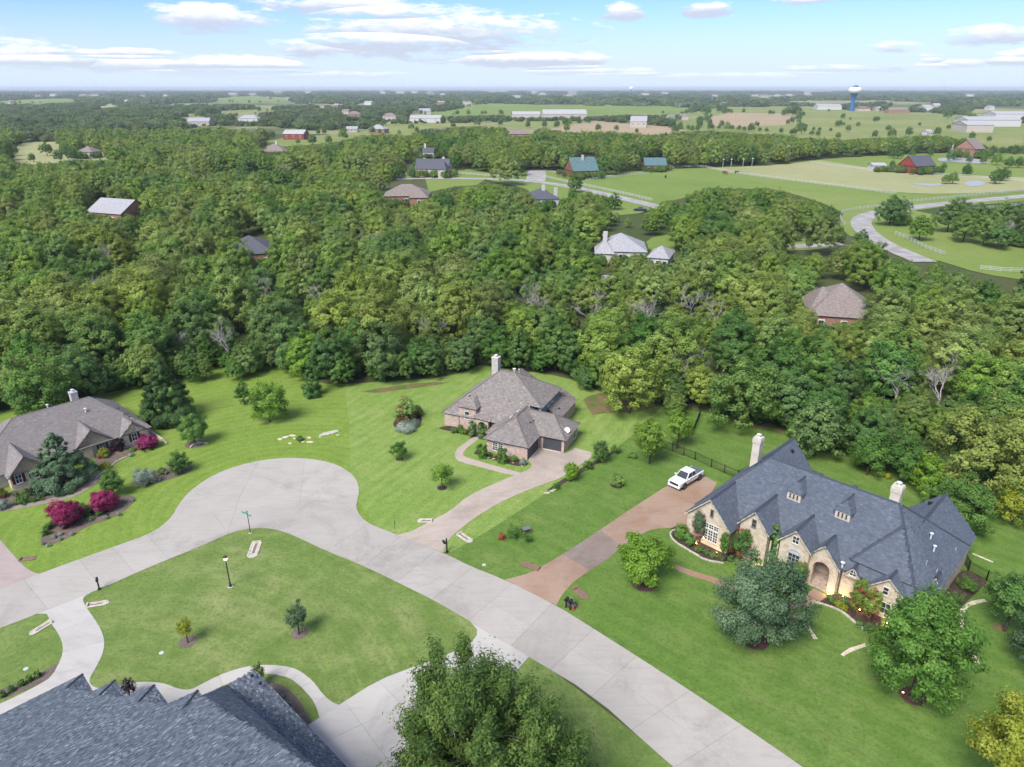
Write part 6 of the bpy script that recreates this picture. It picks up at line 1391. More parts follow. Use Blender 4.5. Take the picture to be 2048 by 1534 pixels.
# the rest of the wood: one object
pts, scl, rot, idx = [], [], [], []
for i in range(len(X1)):
    if i in single: continue
    pts.append((X1[i], Y1[i], 0)); scl.append(S1[i]); idx.append(kidx(K1[i]))
for i in range(len(X2)): pts.append((X2[i], Y2[i], 0)); scl.append(S2[i] * 1.12); idx.append(kidx(K2[i]))
for i in range(len(X3)): pts.append((X3[i], Y3[i], 0)); scl.append(S3[i] * rng.uniform(.75, 1.1)); idx.append(NP + rng.integers(0, 3))
for i in range(len(X4)): pts.append((X4[i], Y4[i], 0)); scl.append(S4[i] * rng.uniform(.7, 1.15)); idx.append(NP + 3 + rng.integers(0, 2))
for k in range(len(edge_w) - 1):
    a_, b_ = edge_w[k], edge_w[k + 1]; L_ = (b_ - a_).length
    for j in range(int(L_ / 1.5)):
        q = a_.lerp(b_, rng.random()); dpt = rng.uniform(.5, 9) ** 1.0
        pts.append((q.x + rng.uniform(-1, 1), q.y + dpt, 0)); scl.append(rng.uniform(.26, .55)); idx.append(kidx(rng.choice([4, 5, 6, 7, 5])))
for hx, hy, w_, rz_, ze_, d_ in SHR:
    for k in range(int(w_ * 2.2)):
        u_ = rng.uniform(-.62, .62) * w_; v_ = -rng.uniform(1.0, 6.0); side = rng.random()
        if side < .25: u_ = (1 if side < .125 else -1) * (w_ / 2 + rng.uniform(1, 5)); v_ = rng.uniform(-2, d_)
        pts.append((hx + u_ * math.cos(rz_) - v_ * math.sin(rz_), hy + u_ * math.sin(rz_) + v_ * math.cos(rz_), 0)); scl.append(ze_ / 13 * rng.uniform(.75, 1.08)); idx.append(kidx(rng.choice([0, 2, 4, 5, 6])))
for q_ in OPEN:
    if max(y for _, y in q_) > 345 or len(q_) < 6: continue
    for (xa, ya), (xb, yb) in zip(q_, q_[1:] + q_[:1]):
        A1, B1 = P(xa, min(ya, 400)), P(xb, min(yb, 400)); L_ = (B1 - A1).length
        for k in range(int(L_ / 22)):
            if rng.random() < .55: p_ = A1.lerp(B1, rng.random()); pts.append((p_.x + rng.uniform(-6, 6), p_.y + rng.uniform(-12, 12), 0)); scl.append(rng.uniform(.45, .95)); idx.append(kidx(rng.choice([2, 4, 5, 7])))
for k in range(900):
    q = rng.integers(0, len(X1)); 
    if Y1[q] < 170: pts.append((X1[q] + rng.uniform(-4, 4), Y1[q] + rng.uniform(0, 4), 0)); scl.append(rng.uniform(.3, .55)); idx.append(kidx(rng.choice([4, 5, 7])))
for q in bare_xy:
    for k in range(7): pts.append((q.x + rng.uniform(-6, 6), q.y - rng.uniform(.5, 9), 0)); scl.append(rng.uniform(.3, .5)); idx.append(kidx(rng.choice([0, 2, 4, 5, 6])))
# trees scattered over the open pastures and hedge lines, far off
def far_trees(px_list, size=1.0):
    for x, y, s in px_list:
        q = P(x, y); pts.append((q.x, q.y, 0)); scl.append(s); idx.append(int(rng.choice([2, 4, 5])) if False else kidx(rng.choice([2, 4, 5, 7])))
print('trees', len(X1), len(X2), len(X3), len(X4))
me = bpy.data.meshes.new('woodland'); me.from_pydata([tuple(map(float, p)) for p in pts], [], []); n = len(pts)
for nm, ty, vals in (('scl', 'FLOAT', np.array(scl, np.float32)), ('rz', 'FLOAT', rng.uniform(0, 6.283, n).astype(np.float32)), ('pid', 'INT', np.array(idx, np.int32))):
    a_ = me.attributes.new(nm, ty, 'POINT'); a_.data.foreach_set('value', vals)
wo = link_mesh('woodland', me); tag(wo, 'unbroken oak wood and far woods running to the horizon', 'woodland', None, 'stuff')
ng = bpy.data.node_groups.new('scatter_woodland', 'GeometryNodeTree'); ng.interface.new_socket('Geometry', in_out='INPUT', socket_type='NodeSocketGeometry'); ng.interface.new_socket('Geometry', in_out='OUTPUT', socket_type='NodeSocketGeometry')
N_ = ng.nodes; gi = N_.new('NodeGroupInput'); go = N_.new('NodeGroupOutput'); ci = N_.new('GeometryNodeCollectionInfo'); ip = N_.new('GeometryNodeInstanceOnPoints')
ci.inputs['Collection'].default_value = pc; ci.inputs['Separate Children'].default_value = True; ci.inputs['Reset Children'].default_value = True
def attr(nm, ty):
    a_ = N_.new('GeometryNodeInputNamedAttribute'); a_.data_type = ty; a_.inputs['Name'].default_value = nm; return a_.outputs['Attribute']
cx_ = N_.new('ShaderNodeCombineXYZ'); ng.links.new(attr('rz', 'FLOAT'), cx_.inputs[2])
ng.links.new(gi.outputs[0], ip.inputs['Points']); ng.links.new(ci.outputs[0], ip.inputs['Instance']); ip.inputs['Pick Instance'].default_value = True
ng.links.new(attr('pid', 'INT'), ip.inputs['Instance Index']); ng.links.new(cx_.outputs[0], ip.inputs['Rotation']); ng.links.new(attr('scl', 'FLOAT'), ip.inputs['Scale']); ng.links.new(ip.outputs[0], go.inputs[0])
md = wo.modifiers.new('scatter', 'NODES'); md.node_group = ng
# bare grey trees standing in the wood
bm_ = [bare_mesh('bare_branches', 40 + k, 12.5, depth=5) for k in range(4)]
for k, q in enumerate(bare_xy):
    t_ = empty('bare_tree', (q.x, q.y, 0), rnd.uniform(0, 6.28), 'leafless grey tree standing among the oaks', 'tree', 'leafless trees in the wood', rnd.uniform(.9, 1.1)); link_mesh('branches', bm_[k % 4], t_)
# trees standing singly in the far pastures
def lone(x, y, hpx, key, lb='lone dark tree standing in the far pasture', g='lone trees in the far pastures'):
    q = P(x, y); zc_ = q.y * CP + CAMH * SP; hm = hpx / FPX * zc_; cm, tm = PROTO[key]; s = hm / 13.0
    o = plant('pasture_tree', lb, 'tree', q, cm, tm, rnd.uniform(0, 6.28), s, g); o.scale = (s * 1.15, s * 1.15, s)
for x, y, hp in L8([]): pass
for (x, y), hp in zip(L8([(640, 240), (665, 235), (695, 238), (720, 235), (560, 232), (580, 232), (985, 258), (955, 305), (968, 298), (1075, 302), (1018, 332), (990, 298), (1175, 275), (1190, 272), (1252, 330), (745, 345), (735, 320), (760, 322), (805, 355), (840, 358), (958, 372), (915, 330), (850, 330), (815, 325), (1600, 258), (1435, 298), (1605, 318), (265, 222), (295, 222), (335, 222), (200, 230), (170, 228), (150, 290), (150, 310), (220, 318), (262, 318), (340, 322), (380, 325), (410, 328), (440, 328), (500, 332), (540, 335), (625, 340), (905, 215), (910, 200), (980, 195), (1140, 205), (1240, 210), (1415, 218), (1560, 222), (1500, 580)]),
                   [14, 18, 22, 18, 10, 8, 12, 14, 12, 10, 14, 8, 12, 11, 13, 20, 16, 14, 11, 12, 13, 8, 9, 8, 18, 8, 10, 13, 14, 8, 14, 15, 18, 16, 10, 9, 10, 11, 10, 10, 9, 9, 11, 6, 10, 9, 9, 9, 10, 8, 12]):
    lone(x, y, hp, rnd.choice([('oak', 4), ('elm', 0), ('elm', 2)]))
for x, y, hp, key, lb in [(1712, 345, 30, ('oak', 4), 'bushy tree on the bank between the two pond halves'), ][:0] + [(1932, 348, 20, ('elm', 1), 'green tree left of the fountain pond bank'), (1782, 342, 14, ('oak', 4), 'dark bush beside the red house'), (95, 312, 28, ('oak', 4), 'round dark oak in the dry clearing'), (162, 322, 22, ('elm', 0), 'dark tree in front of the grey-roofed cottage'), (1150, 385, 36, ('elm', 1), 'bright green tree beside the curving far road'), (1228, 420, 34, ('elm', 1), 'green tree above the parked dark pickup'), (1035, 352, 40, ('oak', 4), 'dark oak at the wide road mouth'), (912, 340, 36, ('elm', 1), 'green tree right of the stone-gabled house'), (836, 346, 28, ('elm', 1), 'green tree left of the stone-gabled house'), (1205, 350, 40, ('oak', 4), 'dark oak beside the log house'), (1232, 350, 42, ('elm', 0), 'second dark oak beside the log house'), (545, 278, 18, ('elm', 0), 'dark tree beside the red barn'), (625, 290, 22, ('elm', 0), 'dark tree in the left meadow'), (658, 288, 18, ('elm', 2), 'smaller dark tree in the left meadow'), (745, 268, 16, ('elm', 2), 'dark tree near the ranch house'), (1700, 240, 6, ('elm', 2), 'small tree below the water tower'), (1808, 428, 30, ('oak', 4), 'dark oak behind the bend of the winding road')]:
    lone(x, y, hp, key, lb, None)

Z8 = zm(1548, 270, .3934)
for k, (x, y, tp, sp_) in enumerate([(585, 462, 305, 'oak4'), (735, 538, 405, 'oak2'), (880, 495, 330, 'oak4'), (930, 445, 315, 'oak4'), (960, 545, 385, 'oak2'), (1020, 520, 345, 'oak4'), (1060, 562, 420, 'oak2'), (1130, 582, 440, 'oak4'), (1150, 470, 335, 'oak2'), (1230, 490, 340, 'oak4'), (1290, 520, 350, 'oak4'), (1100, 500, 385, 'oak0'), (440, 562, 478, 'elm1'), (330, 548, 474, 'elm1'), (245, 532, 472, 'elm1'), (118, 542, 488, 'elm0'), (190, 538, 504, 'elm0')]):
    (x_, y_), (_, t_) = Z8([(x, y)])[0], Z8([(x, tp)])[0]
    lone(x_, y_, y_ - t_, (sp_[:3], int(sp_[3])), 'oak standing in the group beside the winding road' if sp_[:3] == 'oak' else 'young green tree on the verge of the winding road', 'oaks beside the winding road' if sp_[:3] == 'oak' else 'young trees at the winding road')
for k, (x, y, tp, sp_) in enumerate([(905, 250, 188, 'oak2'), (870, 250, 200, 'oak2'), (1125, 250, 168, 'elm1'), (1160, 235, 165, 'elm1'), (975, 208, 150, 'elm1'), (625, 122, 60, 'elm1'), (600, 118, 72, 'elm1'), (790, 108, 62, 'elm1'), (930, 128, 70, 'elm1'), (975, 98, 45, 'elm1'), (990, 142, 105, 'elm1'), (1060, 148, 110, 'oak2'), (1130, 155, 95, 'oak2'), (1190, 168, 110, 'elm1'), (1240, 168, 110, 'elm1'), (1055, 98, 48, 'oak4'), (1110, 98, 55, 'elm0'), (1220, 98, 50, 'oak4'), (1160, 100, 60, 'oak4'), (600, 165, 128, 'elm0'), (810, 188, 155, 'elm1'), (860, 178, 140, 'elm1'), (770, 190, 160, 'oak1'), (700, 112, 72, 'oak4')]):
    (x_, y_), (_, t_) = Z8([(x, y)])[0], Z8([(x, tp)])[0]
    lone(x_, y_, y_ - t_, (sp_[:3], int(sp_[3])), 'bushy tree standing by the far ponds and red house', 'trees by the far ponds')
for x, y, w in ((612, 188, 30), (650, 180, 18), (728, 192, 26)):
    x_, y_ = Z8([(x, y)])[0]; shrub('white-flowering bush beside the red house', x_, y_ + 1, y_ - 9, w * .39, 'leaf_silver', card=.5, group='white bushes beside the red house')
# ================================================================ things standing about
plain('car_white', (.66, .67, .68), .22, .03, 1.0, spec=.6); plain('car_dark', (.016, .018, .022), .3, .1, 1.0, spec=.6); plain('tyre', (.018, .018, .019), .85, .1); plain('rim', (.10, .10, .11), .35, .1, metal=.6); plain('bed_cover', (.09, .105, .13), .55, .1)
plain('lamp_red', (.35, .012, .010), .3, .05); plain('lamp_clear', (.62, .64, .66), .15, .05); plain('iron_black', (.012, .012, .013), .5, .1); plain('post_dark', (.030, .038, .045), .5, .1); plain('sign_green', (.02, .26, .17), .5, .06); plain('copper', (.20, .125, .08), .5, .1); plain('slate_top', (.14, .14, .17), .6, .1)
m, t, b = principled('lamp_glow'); b.inputs['Base Color'].default_value = (.8, .7, .45, 1); b.inputs['Emission Color'].default_value = (1, .78, .42, 1); b.inputs['Emission Strength'].default_value = 1.2
m, t, b = principled('uplight_glow'); b.inputs['Base Color'].default_value = (.9, .7, .4, 1); b.inputs['Emission Color'].default_value = (1, .62, .22, 1); b.inputs['Emission Strength'].default_value = 9
def pickup(name, label, front, rear, paint, side=1, cover='bed_cover', L=5.4):
    """pickup truck; front/rear: ground points of the visible wheels on its `side`"""
    d = (front - rear); hd = math.atan2(d.y, d.x); wb = 3.35; sc_ = d.length / wb
    mid = (front + rear) / 2; perp = Vector((-math.sin(hd), math.cos(hd), 0)) * side * .82 * sc_
    r = empty(name, (mid.x + perp.x, mid.y + perp.y, .065), hd, label, 'truck', s=sc_)
    # x forward, wheels at +-wb/2
    def sect(pts, w0, w1=None):
        mb = MB(); n = len(pts); k = 0; w1 = w1 or w0
        return pts
    M = MATS[paint]; mb = MB()
    prof = [(-2.62, .52), (2.50, .50), (2.68, .62), (2.70, .98), (2.58, 1.10), (1.25, 1.18), (1.2, 1.18), (-.95, 1.16), (-2.62, 1.14)]
    mb.solid([(x, -.93, z) for x, z in prof], (0, 1.86, 0))
    bd = mb.build('body', M, r); bv = bd.modifiers.new('round', 'BEVEL'); bv.width = .07; bv.segments = 2
    mb = MB(); lo = [(1.28, -.86, 1.15), (1.28, .86, 1.15), (-.98, .86, 1.15), (-.98, -.86, 1.15)]; hi = [(.48, -.68, 1.80), (.48, .68, 1.80), (-.80, .70, 1.82), (-.80, -.70, 1.82)]
    mb.poly(hi[::-1])
    for i in range(4): j = (i + 1) % 4; mb.poly([lo[j], lo[i], hi[i], hi[j]])
    cb = mb.build('cab', M, r)
    gl = [('windscreen', 0, 1), ('side_window', 1, 2), ('rear_window', 2, 3), ('side_window', 3, 0)]
    for nm, i, j in gl:
        q = [Vector(lo[i]), Vector(lo[j]), Vector(hi[j]), Vector(hi[i])]; c = sum(q, Vector()) / 4
        nrm = (q[1] - q[0]).cross(q[3] - q[0]).normalized()
        if nrm.dot(c - Vector((.1, 0, 1.4))) < 0: nrm = -nrm
        if nm != 'side_window': MB().poly([c + (p - c) * .88 + nrm * .012 for p in q]).build(nm, MATS['glass'], cb)
        else:
            for f0, f1 in ((.06, .50), (.54, .94)):
                bl, br = q[0].lerp(q[1], f0), q[0].lerp(q[1], f1); tl, tr = q[3].lerp(q[2], f0), q[3].lerp(q[2], f1); u = .12
                MB().poly([bl.lerp(tl, u) + nrm * .012, br.lerp(tr, u) + nrm * .012, tr.lerp(br, .1) + nrm * .012, tl.lerp(bl, .1) + nrm * .012]).build(nm, MATS['glass'], cb)
    MB().bx(-2.50, -1.02, -.80, .80, 1.12, 1.175).build('bed_cover', MATS[cover], r)
    for x in (wb / 2, -wb / 2):
        for s in (-1, 1):
            w = MB().lathe([(.20, -.13), (.38, -.13), (.41, -.08), (.41, .08), (.38, .13), (.20, .13)], (0, 0, 0), 18).build('wheel', MATS['tyre'], r); w.rotation_euler = (math.pi / 2, 0, 0); w.location = (x, s * .86, .41)
            MB().lathe([(.02, -.14), (.24, -.14), (.24, .14), (.02, .14)], (0, 0, 0), 12).build('rim', MATS['rim'], w)
            a = [(x + .50 * math.cos(t_), z_ + .50 * math.sin(t_)) for t_ in np.linspace(0, math.pi, 9) for z_ in (.45,)]
            mb = MB(); mb.solid([(px_, s * .925, pz_) for px_, pz_ in a], (0, s * .012, 0)); mb.build('wheel_arch', MATS['iron_black'], r)
    MB().bx(2.66, 2.74, -.62, .62, .72, 1.0).build('grille', MATS['iron_black'], r)
    for s in (-1, 1):
        MB().bx(2.60, 2.73, s * .78 - .13, s * .78 + .13, .80, 1.0).build('headlight', MATS['lamp_clear'], r); MB().bx(-2.66, -2.60, s * .82 - .08, s * .82 + .08, .72, 1.08).build('tail_light', MATS['lamp_red'], r)
        MB().box((.98, s * 1.04, 1.26), (.14, .22, .17)).build('mirror', M, r)
        for x in (.42, -.50): MB().bx(x - .12, x, s * .945 - .015, s * .945 + .015, 1.02, 1.06).build('door_handle', MATS['iron_black'], r)
    bp = MB().bx(2.55, 2.80, -.90, .90, .42, .62).build('bumper', M, r); MB().bx(2.79, 2.81, -.2, .2, .46, .58).build('number_plate', MATS['lamp_clear'], bp)
    MB().bx(-2.78, -2.6, -.88, .88, .45, .60).build('rear_bumper', MATS['rim'], r)
    return r
pickup('pickup_truck', 'white pickup truck with dark bed cover parked on the rust-stained driveway', P(1367, 979), P(1397, 961), 'car_white', side=-1)
q0 = P(1281, 422); pickup('pickup_truck', 'dark pickup truck parked on far grass below the curving road', q0 + Vector((-1.7, .6, 0)), q0 + Vector((1.7, -.6, 0)), 'car_dark', side=1, cover='car_dark')
def street_lamp(px, py, top, label):
    p = P(px, py); h = zat(px - 8, top, p.y); r = empty('street_lamp', p, 0, label, 'lamp')
    MB().lathe([(.20, 0), (.20, .12), (.13, .22), (.10, .5), (.12, .55), (.075, .62), (.06, h - .75), (.09, h - .70), (.12, h - .66)], n=12).build('post', MATS['post_dark'], r, True)
    g = MB().lathe([(.10, 0), (.19, .12), (.21, .28), (.16, .40)], (0, 0, h - .66), 12).build('lamp_globe', MATS['lamp_glow'], r, True)
    MB().lathe([(.24, 0), (.25, .04), (.17, .16), (.06, .22), (.03, .34)], (0, 0, h - .27), 12).build('lamp_cap', MATS['iron_black'], r, True)
    MB().lathe([(.32, -.02), (.32, .03), (.3, .05)], (0, 0, 0), 14).build('footing', MATS['edge_white'], r)
street_lamp(461, 1173, 1111, 'dark street lamp with glowing globe on the patchy lawn')
def street_sign(px, py, top, label):
    p = P(px, py); h = zat(px - 7, top, p.y); r = empty('street_sign', p, 0, label, 'sign')
    MB().lathe([(.10, 0), (.10, .1), (.05, .16), (.045, h), (.07, h + .02), (.07, h + .1), (.02, h + .16)], n=10).build('post', MATS['iron_black'], r)
    for rz, z, l, sg in ((math.radians(-28), h - .28, .95, -1), (math.radians(-58), h - .42, .55, 1)):
        b_ = MB().box((sg * (l / 2 + .03), 0, 0), (l, .03, .26)).build('sign_blade', MATS['sign_green'], r); b_.location = (0, 0, z); b_.rotation_euler = (0, 0, rz + (0 if sg < 0 else .6))
        for k in (-1, 1): MB().box((sg * (l / 2 + .03), 0, k * .105), (l * .94, .036, .014)).build('border_line', MATS['white_paint'], b_)
    MB().lathe([(.22, 0), (.22, .05), (.15, .07)], n=10).build('footing', MATS['edge_white'], r)
street_sign(501, 1066, 1024, 'black street sign post with two green blades at the road corner')
def mailbox(px, py, h, label, rz, kind=0):
    p = P(px, py); r = empty('mailbox', p, rz, label, 'mailbox')
    mb = MB()
    if kind == 2:
        for s in (-.28, .28): mb.bx(s - .06, s + .06, -.06, .06, 0, h * .72)
        mb.bx(-.42, .42, -.05, .05, h * .64, h * .72); mb.build('post', MATS['iron_black'], r)
    else: mb.bx(-.07, .07, -.07, .07, 0, h * (.98 if kind == 1 else .7)); mb.bx(-.16, .16, -.16, .16, 0, .12); mb.build('post', MATS['iron_black'], r)
    for s in ((-.24, .24) if kind == 2 else (0,) if kind == 0 else (-.32,)):
        pr = [(-.13, 0), (.13, 0), (.13, .16), (.09, .25), (0, .28), (-.09, .25), (-.13, .16)]
        b_ = MB().solid([(s + x, -.30, h * .72 + z) for x, z in pr], (0, .6, 0)).build('box', MATS['iron_black'], r); MB().bx(s + .14, s + .16, -.1, .02, h * .72 + .14, h * .72 + .32).build('flag', MATS['lamp_red'], b_)
mailbox(199, 1179, 1.75, 'black mailbox on a post at the left road verge', .5, 0); mailbox(894, 1104, 2.0, 'black mailbox hung from a tall post at the tan driveway', .5, 1); mailbox(1136, 1218, 1.5, 'black double mailbox beside the rust-stained driveway', -.7, 2)
p = P(790, 1058); r = empty('marker_post', p, 0, 'thin dark marker post in the lawn at the road', 'post'); MB().tube([(0, 0, 0), (0, 0, 1.15)], .03, 6).build('rod', MATS['iron_black'], r); MB().box((0, 0, 1.05), (.1, .03, .16)).build('reflector', MATS['post_dark'], r)
# culvert ends beside the driveways
def culvert(px, label, mat='edge_white', w=1.0):
    a, b_ = P(*px[0]), P(*px[1]); d = b_ - a; L = d.length; r = empty('culvert', a, math.atan2(d.y, d.x), label, 'culvert')
    MB().solid([(0, -w / 2, .01), (L * .9, -w / 2, .01), (L, -w / 4, .01), (L, w / 4, .01), (L * .9, w / 2, .01), (0, w / 2, .01)], (0, 0, .05)).build('apron', MATS[mat], r)
    for s in (-1, 1): MB().bx(0, L * .92, s * w * .46 - .09, s * w * .46 + .09, .04, .10).build('side_wall', MATS[mat], r)
    MB().bx(L * .08, L * .72, -w * .13, w * .13, .061, .066).build('channel', MATS['trim_brown'], r)
    MB().bx(-.05, .12, -w * .46, w * .46, .05, .24).build('headwall', MATS[mat], r)
culvert(((514, 1085), (503, 1116)), 'pale concrete culvert end at the road corner', w=1.15); culvert(((174, 1212), (218, 1205)), 'white culvert end right of the cream driveway', 'edge_white', .7); culvert(((102, 1244), (60, 1270)), 'white culvert end left of the cream driveway', 'edge_white', .7)
culvert(((864, 1042), (835, 1042)), 'tan culvert end left of the tan driveway', 'edge_white', .8); culvert(((918, 1068), (943, 1085)), 'tan culvert end right of the tan driveway', 'edge_white', .8); culvert(((1078, 1139), (1042, 1126)), 'rusty culvert end left of the rust-stained driveway', 'copper', .8); culvert(((1150, 1178), (1174, 1198)), 'rusty culvert end right of the rust-stained driveway', 'copper', .85); culvert(((40, 1120), (72, 1116)), 'red-brown culvert end beside the mauve driveway', 'copper', .7)
# small garden table
p = P(1052, 1066); r = empty('garden_table', p, .5, 'small dark garden table with grey top beside the fountain grass', 'table')
MB().box((0, 0, .72), (1.05, .75, .08)).build('table_top', MATS['slate_top'], r)
for x in (-.45, .45):
    for y in (-.3, .3): MB().bx(x - .05, x + .05, y - .05, y + .05, 0, .68).build('leg', MATS['trim_brown'], r)
p = P(1043, 1058); r = empty('garden_post', p, 0, 'short post with a copper ball behind the garden table', 'post'); MB().tube([(0, 0, 0), (0, 0, .9)], .05, 6).build('post', MATS['trim_brown'], r); MB().lathe([(.02, -.14), (.12, -.08), (.15, 0), (.12, .08), (.02, .14)], (0, 0, 1.02), 10).build('ball', MATS['copper'], r, True)
# utility covers and lawn stones
for x, y, lb in [(968, 1130, 'grey utility cover in the lawn near the road'), (323, 1306, 'pale flat stone in the patchy lawn'), (52, 1338, 'pale valve cover in the lawn by the shrub row')]:
    p = P(x, y); tag(MB().lathe([(.24, 0), (.24, .05), (.2, .06)], p, 12).build('utility_cover', MATS['pipe_grey'], None), lb, 'cover')
rk = random.Random(8)
def rocks(spots, label, group, mat='stone_edge'):
    for x, y, s in spots:
        p = P(x, y); s *= .72; mb = MB(); n = 9; a = s * rk.uniform(.8, 1.2); b_ = s * rk.uniform(.4, .7); rz = rk.uniform(-.5, .5)
        pr = [(math.cos(2 * math.pi * k / n) * a * rk.uniform(.8, 1.1), math.sin(2 * math.pi * k / n) * b_ * rk.uniform(.8, 1.1)) for k in range(n)]
        mb.solid([(u * math.cos(rz) - v * math.sin(rz), u * math.sin(rz) + v * math.cos(rz), 0) for u, v in pr], (0, 0, s * .22))
        o = mb.build('rock', MATS[mat]); o.location = p; bv = o.modifiers.new('worn', 'BEVEL'); bv.width = s * .06; tag(o, label, 'rock', group)
rocks([(560, 879, .7), (572, 875, 1.0), (585, 872, .8), (592, 878, .9), (605, 884, .7), (618, 876, .6), (620, 885, .9), (580, 887, .5)], 'flat tan rock in the outcrop round the small lawn shrub', 'rocks round the small lawn shrub')
rocks([(645, 870, .8), (653, 868, 1.0), (662, 866, 1.1), (671, 863, .8), (640, 874, .5), (676, 870, .4)], 'pale rock in the cluster on the lawn above the cul-de-sac', 'rock cluster above the cul-de-sac', 'edge_white')
rocks([(977, 915, .3), (987, 918, .35), (1026, 926, .25), (1033, 928, .2), (1044, 932, .25)], 'small rounded rock in the bed under the garage wing', 'rocks under the garage wing')
rocks([(312, 849, .35), (324, 848, .35), (344, 848, .3), (351, 847, .3)], 'white stone in the lawn before the broad cedar', 'white stones before the cedar', 'white_paint')
rocks([(1110, 979, .5), (1094, 986, .6), (1104, 982, .5)], 'pale stone at the end of the narrow dark bed', 'stones at the narrow bed', 'edge_white')
# black iron fence
def iron_fence(px, label, h=1.35, sp=2.35):
    pts = [P(x, y) for x, y in px]; r = empty('iron_fence', pts[0], 0, label, 'fence'); o = pts[0]
    for a, b_ in zip(pts, pts[1:]):
        d = b_ - a; L = d.length; n = max(1, round(L / sp)); rz = math.atan2(d.y, d.x)
        for k in range(n + 1):
            q = a.lerp(b_, k / n) - o; MB().bx(q.x - .045, q.x + .045, q.y - .045, q.y + .045, 0, h + .12).build('post', MATS['iron_black'], r)
            if k < n:
                q2 = a.lerp(b_, (k + .5) / n) - o
                for z in (.18, h - .18, h): MB().box((q2.x, q2.y, z), (L / n, .03, .035), rz).build('rail', MATS['iron_black'], r)
                mb = MB()
                for j in range(1, 20):
                    q3 = a.lerp(b_, (k + j / 20) / n) - o; mb.bx(q3.x - .008, q3.x + .008, q3.y - .008, q3.y + .008, .1, h)
                pk = mb.build('picket', MATS['iron_black'], r); pk['kind'] = 'stuff'
iron_fence([(1322, 895), (1390, 920), (1422, 935), (1475, 958), (1500, 945)], 'black iron fence between lawn and pickup driveway'); iron_fence([(1345, 893), (1385, 870), (1400, 832)], 'black iron fence running back to the wood'); iron_fence([(1935, 1142), (1972, 1162), (2020, 1180)], 'black iron fence behind the brick side wall'); iron_fence([(1936, 1142), (1926, 1122)], 'short black iron fence return at the brick side wall')
# white rail fences
def rail_fence(px, label, h=1.5, sp=3.0, rails=3):
    pts = [P(x, y) for x, y in px]; r = empty('rail_fence', pts[0], 0, label, 'fence'); o = pts[0]; po = MB()
    for z in [h * (k + 1) / rails for k in range(rails)]:
        mb = MB()
        for a, b_ in zip(pts, pts[1:]):
            d = b_ - a; q = (a + b_) / 2 - o; mb.box((q.x, q.y, z - .08), (d.length, .06, .15), math.atan2(d.y, d.x))
        mb.build('rail', MATS['white_paint'], r)
    for a, b_ in zip(pts, pts[1:]):
        n = max(1, round((b_ - a).length / sp))
        for k in range(n): q = a.lerp(b_, k / n) - o; po.bx(q.x - .09, q.x + .09, q.y - .09, q.y + .09, 0, h + .1)
    p_ = po.build('posts', MATS['white_paint'], r); p_['kind'] = 'stuff'
for lb, px in [('white rail fence before the stone-gabled far house', L7([(440, 590), (560, 583), (720, 582), (900, 595), (1060, 597)])), ('white rail fence along the curving far road', L7([(1195, 600), (1330, 630), (1500, 665), (1640, 695), (1830, 740)])), ('white rail fence before the log house lane', L7([(1440, 620), (1560, 606), (1700, 590), (1810, 578)])), ('white rail fence across the pasture below the hay field', L8([(190, 545), (330, 575), (600, 610), (960, 655), (1300, 700)])), ('white rail fence above the hay field', L8([(800, 516), (1100, 555), (1400, 578), (1800, 605), (2100, 630)])), ('white rail fence along the winding road outer side', L8([(2060, 680), (1700, 715), (1400, 745), (1200, 775), (1040, 795), (965, 815), (975, 850), (1000, 890)])), ('white rail fence along the winding road inner side', [(1790, 470), (1815, 480), (1850, 498), (1890, 512)]), ('white rail fence at the green field by the winding road', [(1880, 432), (1930, 424), (2060, 408)]), ('white rail fence along the wood below the winding road', [(1960, 540), (2000, 544), (2060, 546)]), ('white rail fence below the dark wood edge', L7([(1800, 540), (2000, 545)]) + L8([(60, 540), (190, 540)])), ('low white fence around the stone-gabled house drive', L7([(385, 585), (430, 592), (440, 590)]))]:
    rail_fence(px, lb, rails=3)
# water tower and masts
q = P(1703, 222); zt = 50.0; k_ = (q.y * CP + CAMH * SP) / FPX
r = empty('water_tower', (q.x, q.y, 0), 0, 'tall water tower with blue stem and white bowl', 'water tower')
plain('tower_blue', (.03, .13, .33), .5, .06, .1); plain('tower_white', (.75, .74, .70), .5, .06, .1); plain('tower_cap', (.05, .11, .24), .5, .06, .1)
pr = [(5.0 * k_, 0), (4.4 * k_, 4), (3.6 * k_, 12), (3.2 * k_, 22), (3.4 * k_, 30), (5.0 * k_, 35), (8.2 * k_, 39.5)]
MB().lathe(pr, n=28).build('stem', MATS['tower_blue'], r, True)
for j in range(14):
    a = 2 * math.pi * j / 14; MB().tube([((R0 * .99 + .15) * math.cos(a), (R0 * .99 + .15) * math.sin(a), z) for R0, z in pr], .35, 4).build('flute', MATS['tower_blue'], r)
MB().lathe([(8.0 * k_, 39.3), (10.8 * k_, 41.5), (12.2 * k_, 45), (12.2 * k_, 48), (10.8 * k_, 51), (8.6 * k_, 52.6)], n=32).build('bowl', MATS['tower_white'], r, True)
MB().lathe([(8.8 * k_, 52.4), (6.5 * k_, 53.8), (4.2 * k_, 54.4), (4.0 * k_, 56.5), (.5, 57)], n=28).build('cap', MATS['tower_cap'], r, True)
q = P(1262, 190); k2 = (q.y * CP + CAMH * SP) / FPX
r = empty('water_tower', (q.x, q.y, 0), 0, 'distant small water tower on the horizon', 'water tower'); MB().lathe([(1.4 * k2, 0), (1.1 * k2, 25), (1.6 * k2, 34)], n=14).build('stem', MATS['tower_blue'], r); MB().lathe([(1.6 * k2, 33), (3.9 * k2, 42), (3.9 * k2, 52), (2.2 * k2, 58)], n=16).build('bowl', MATS['tower_white'], r)
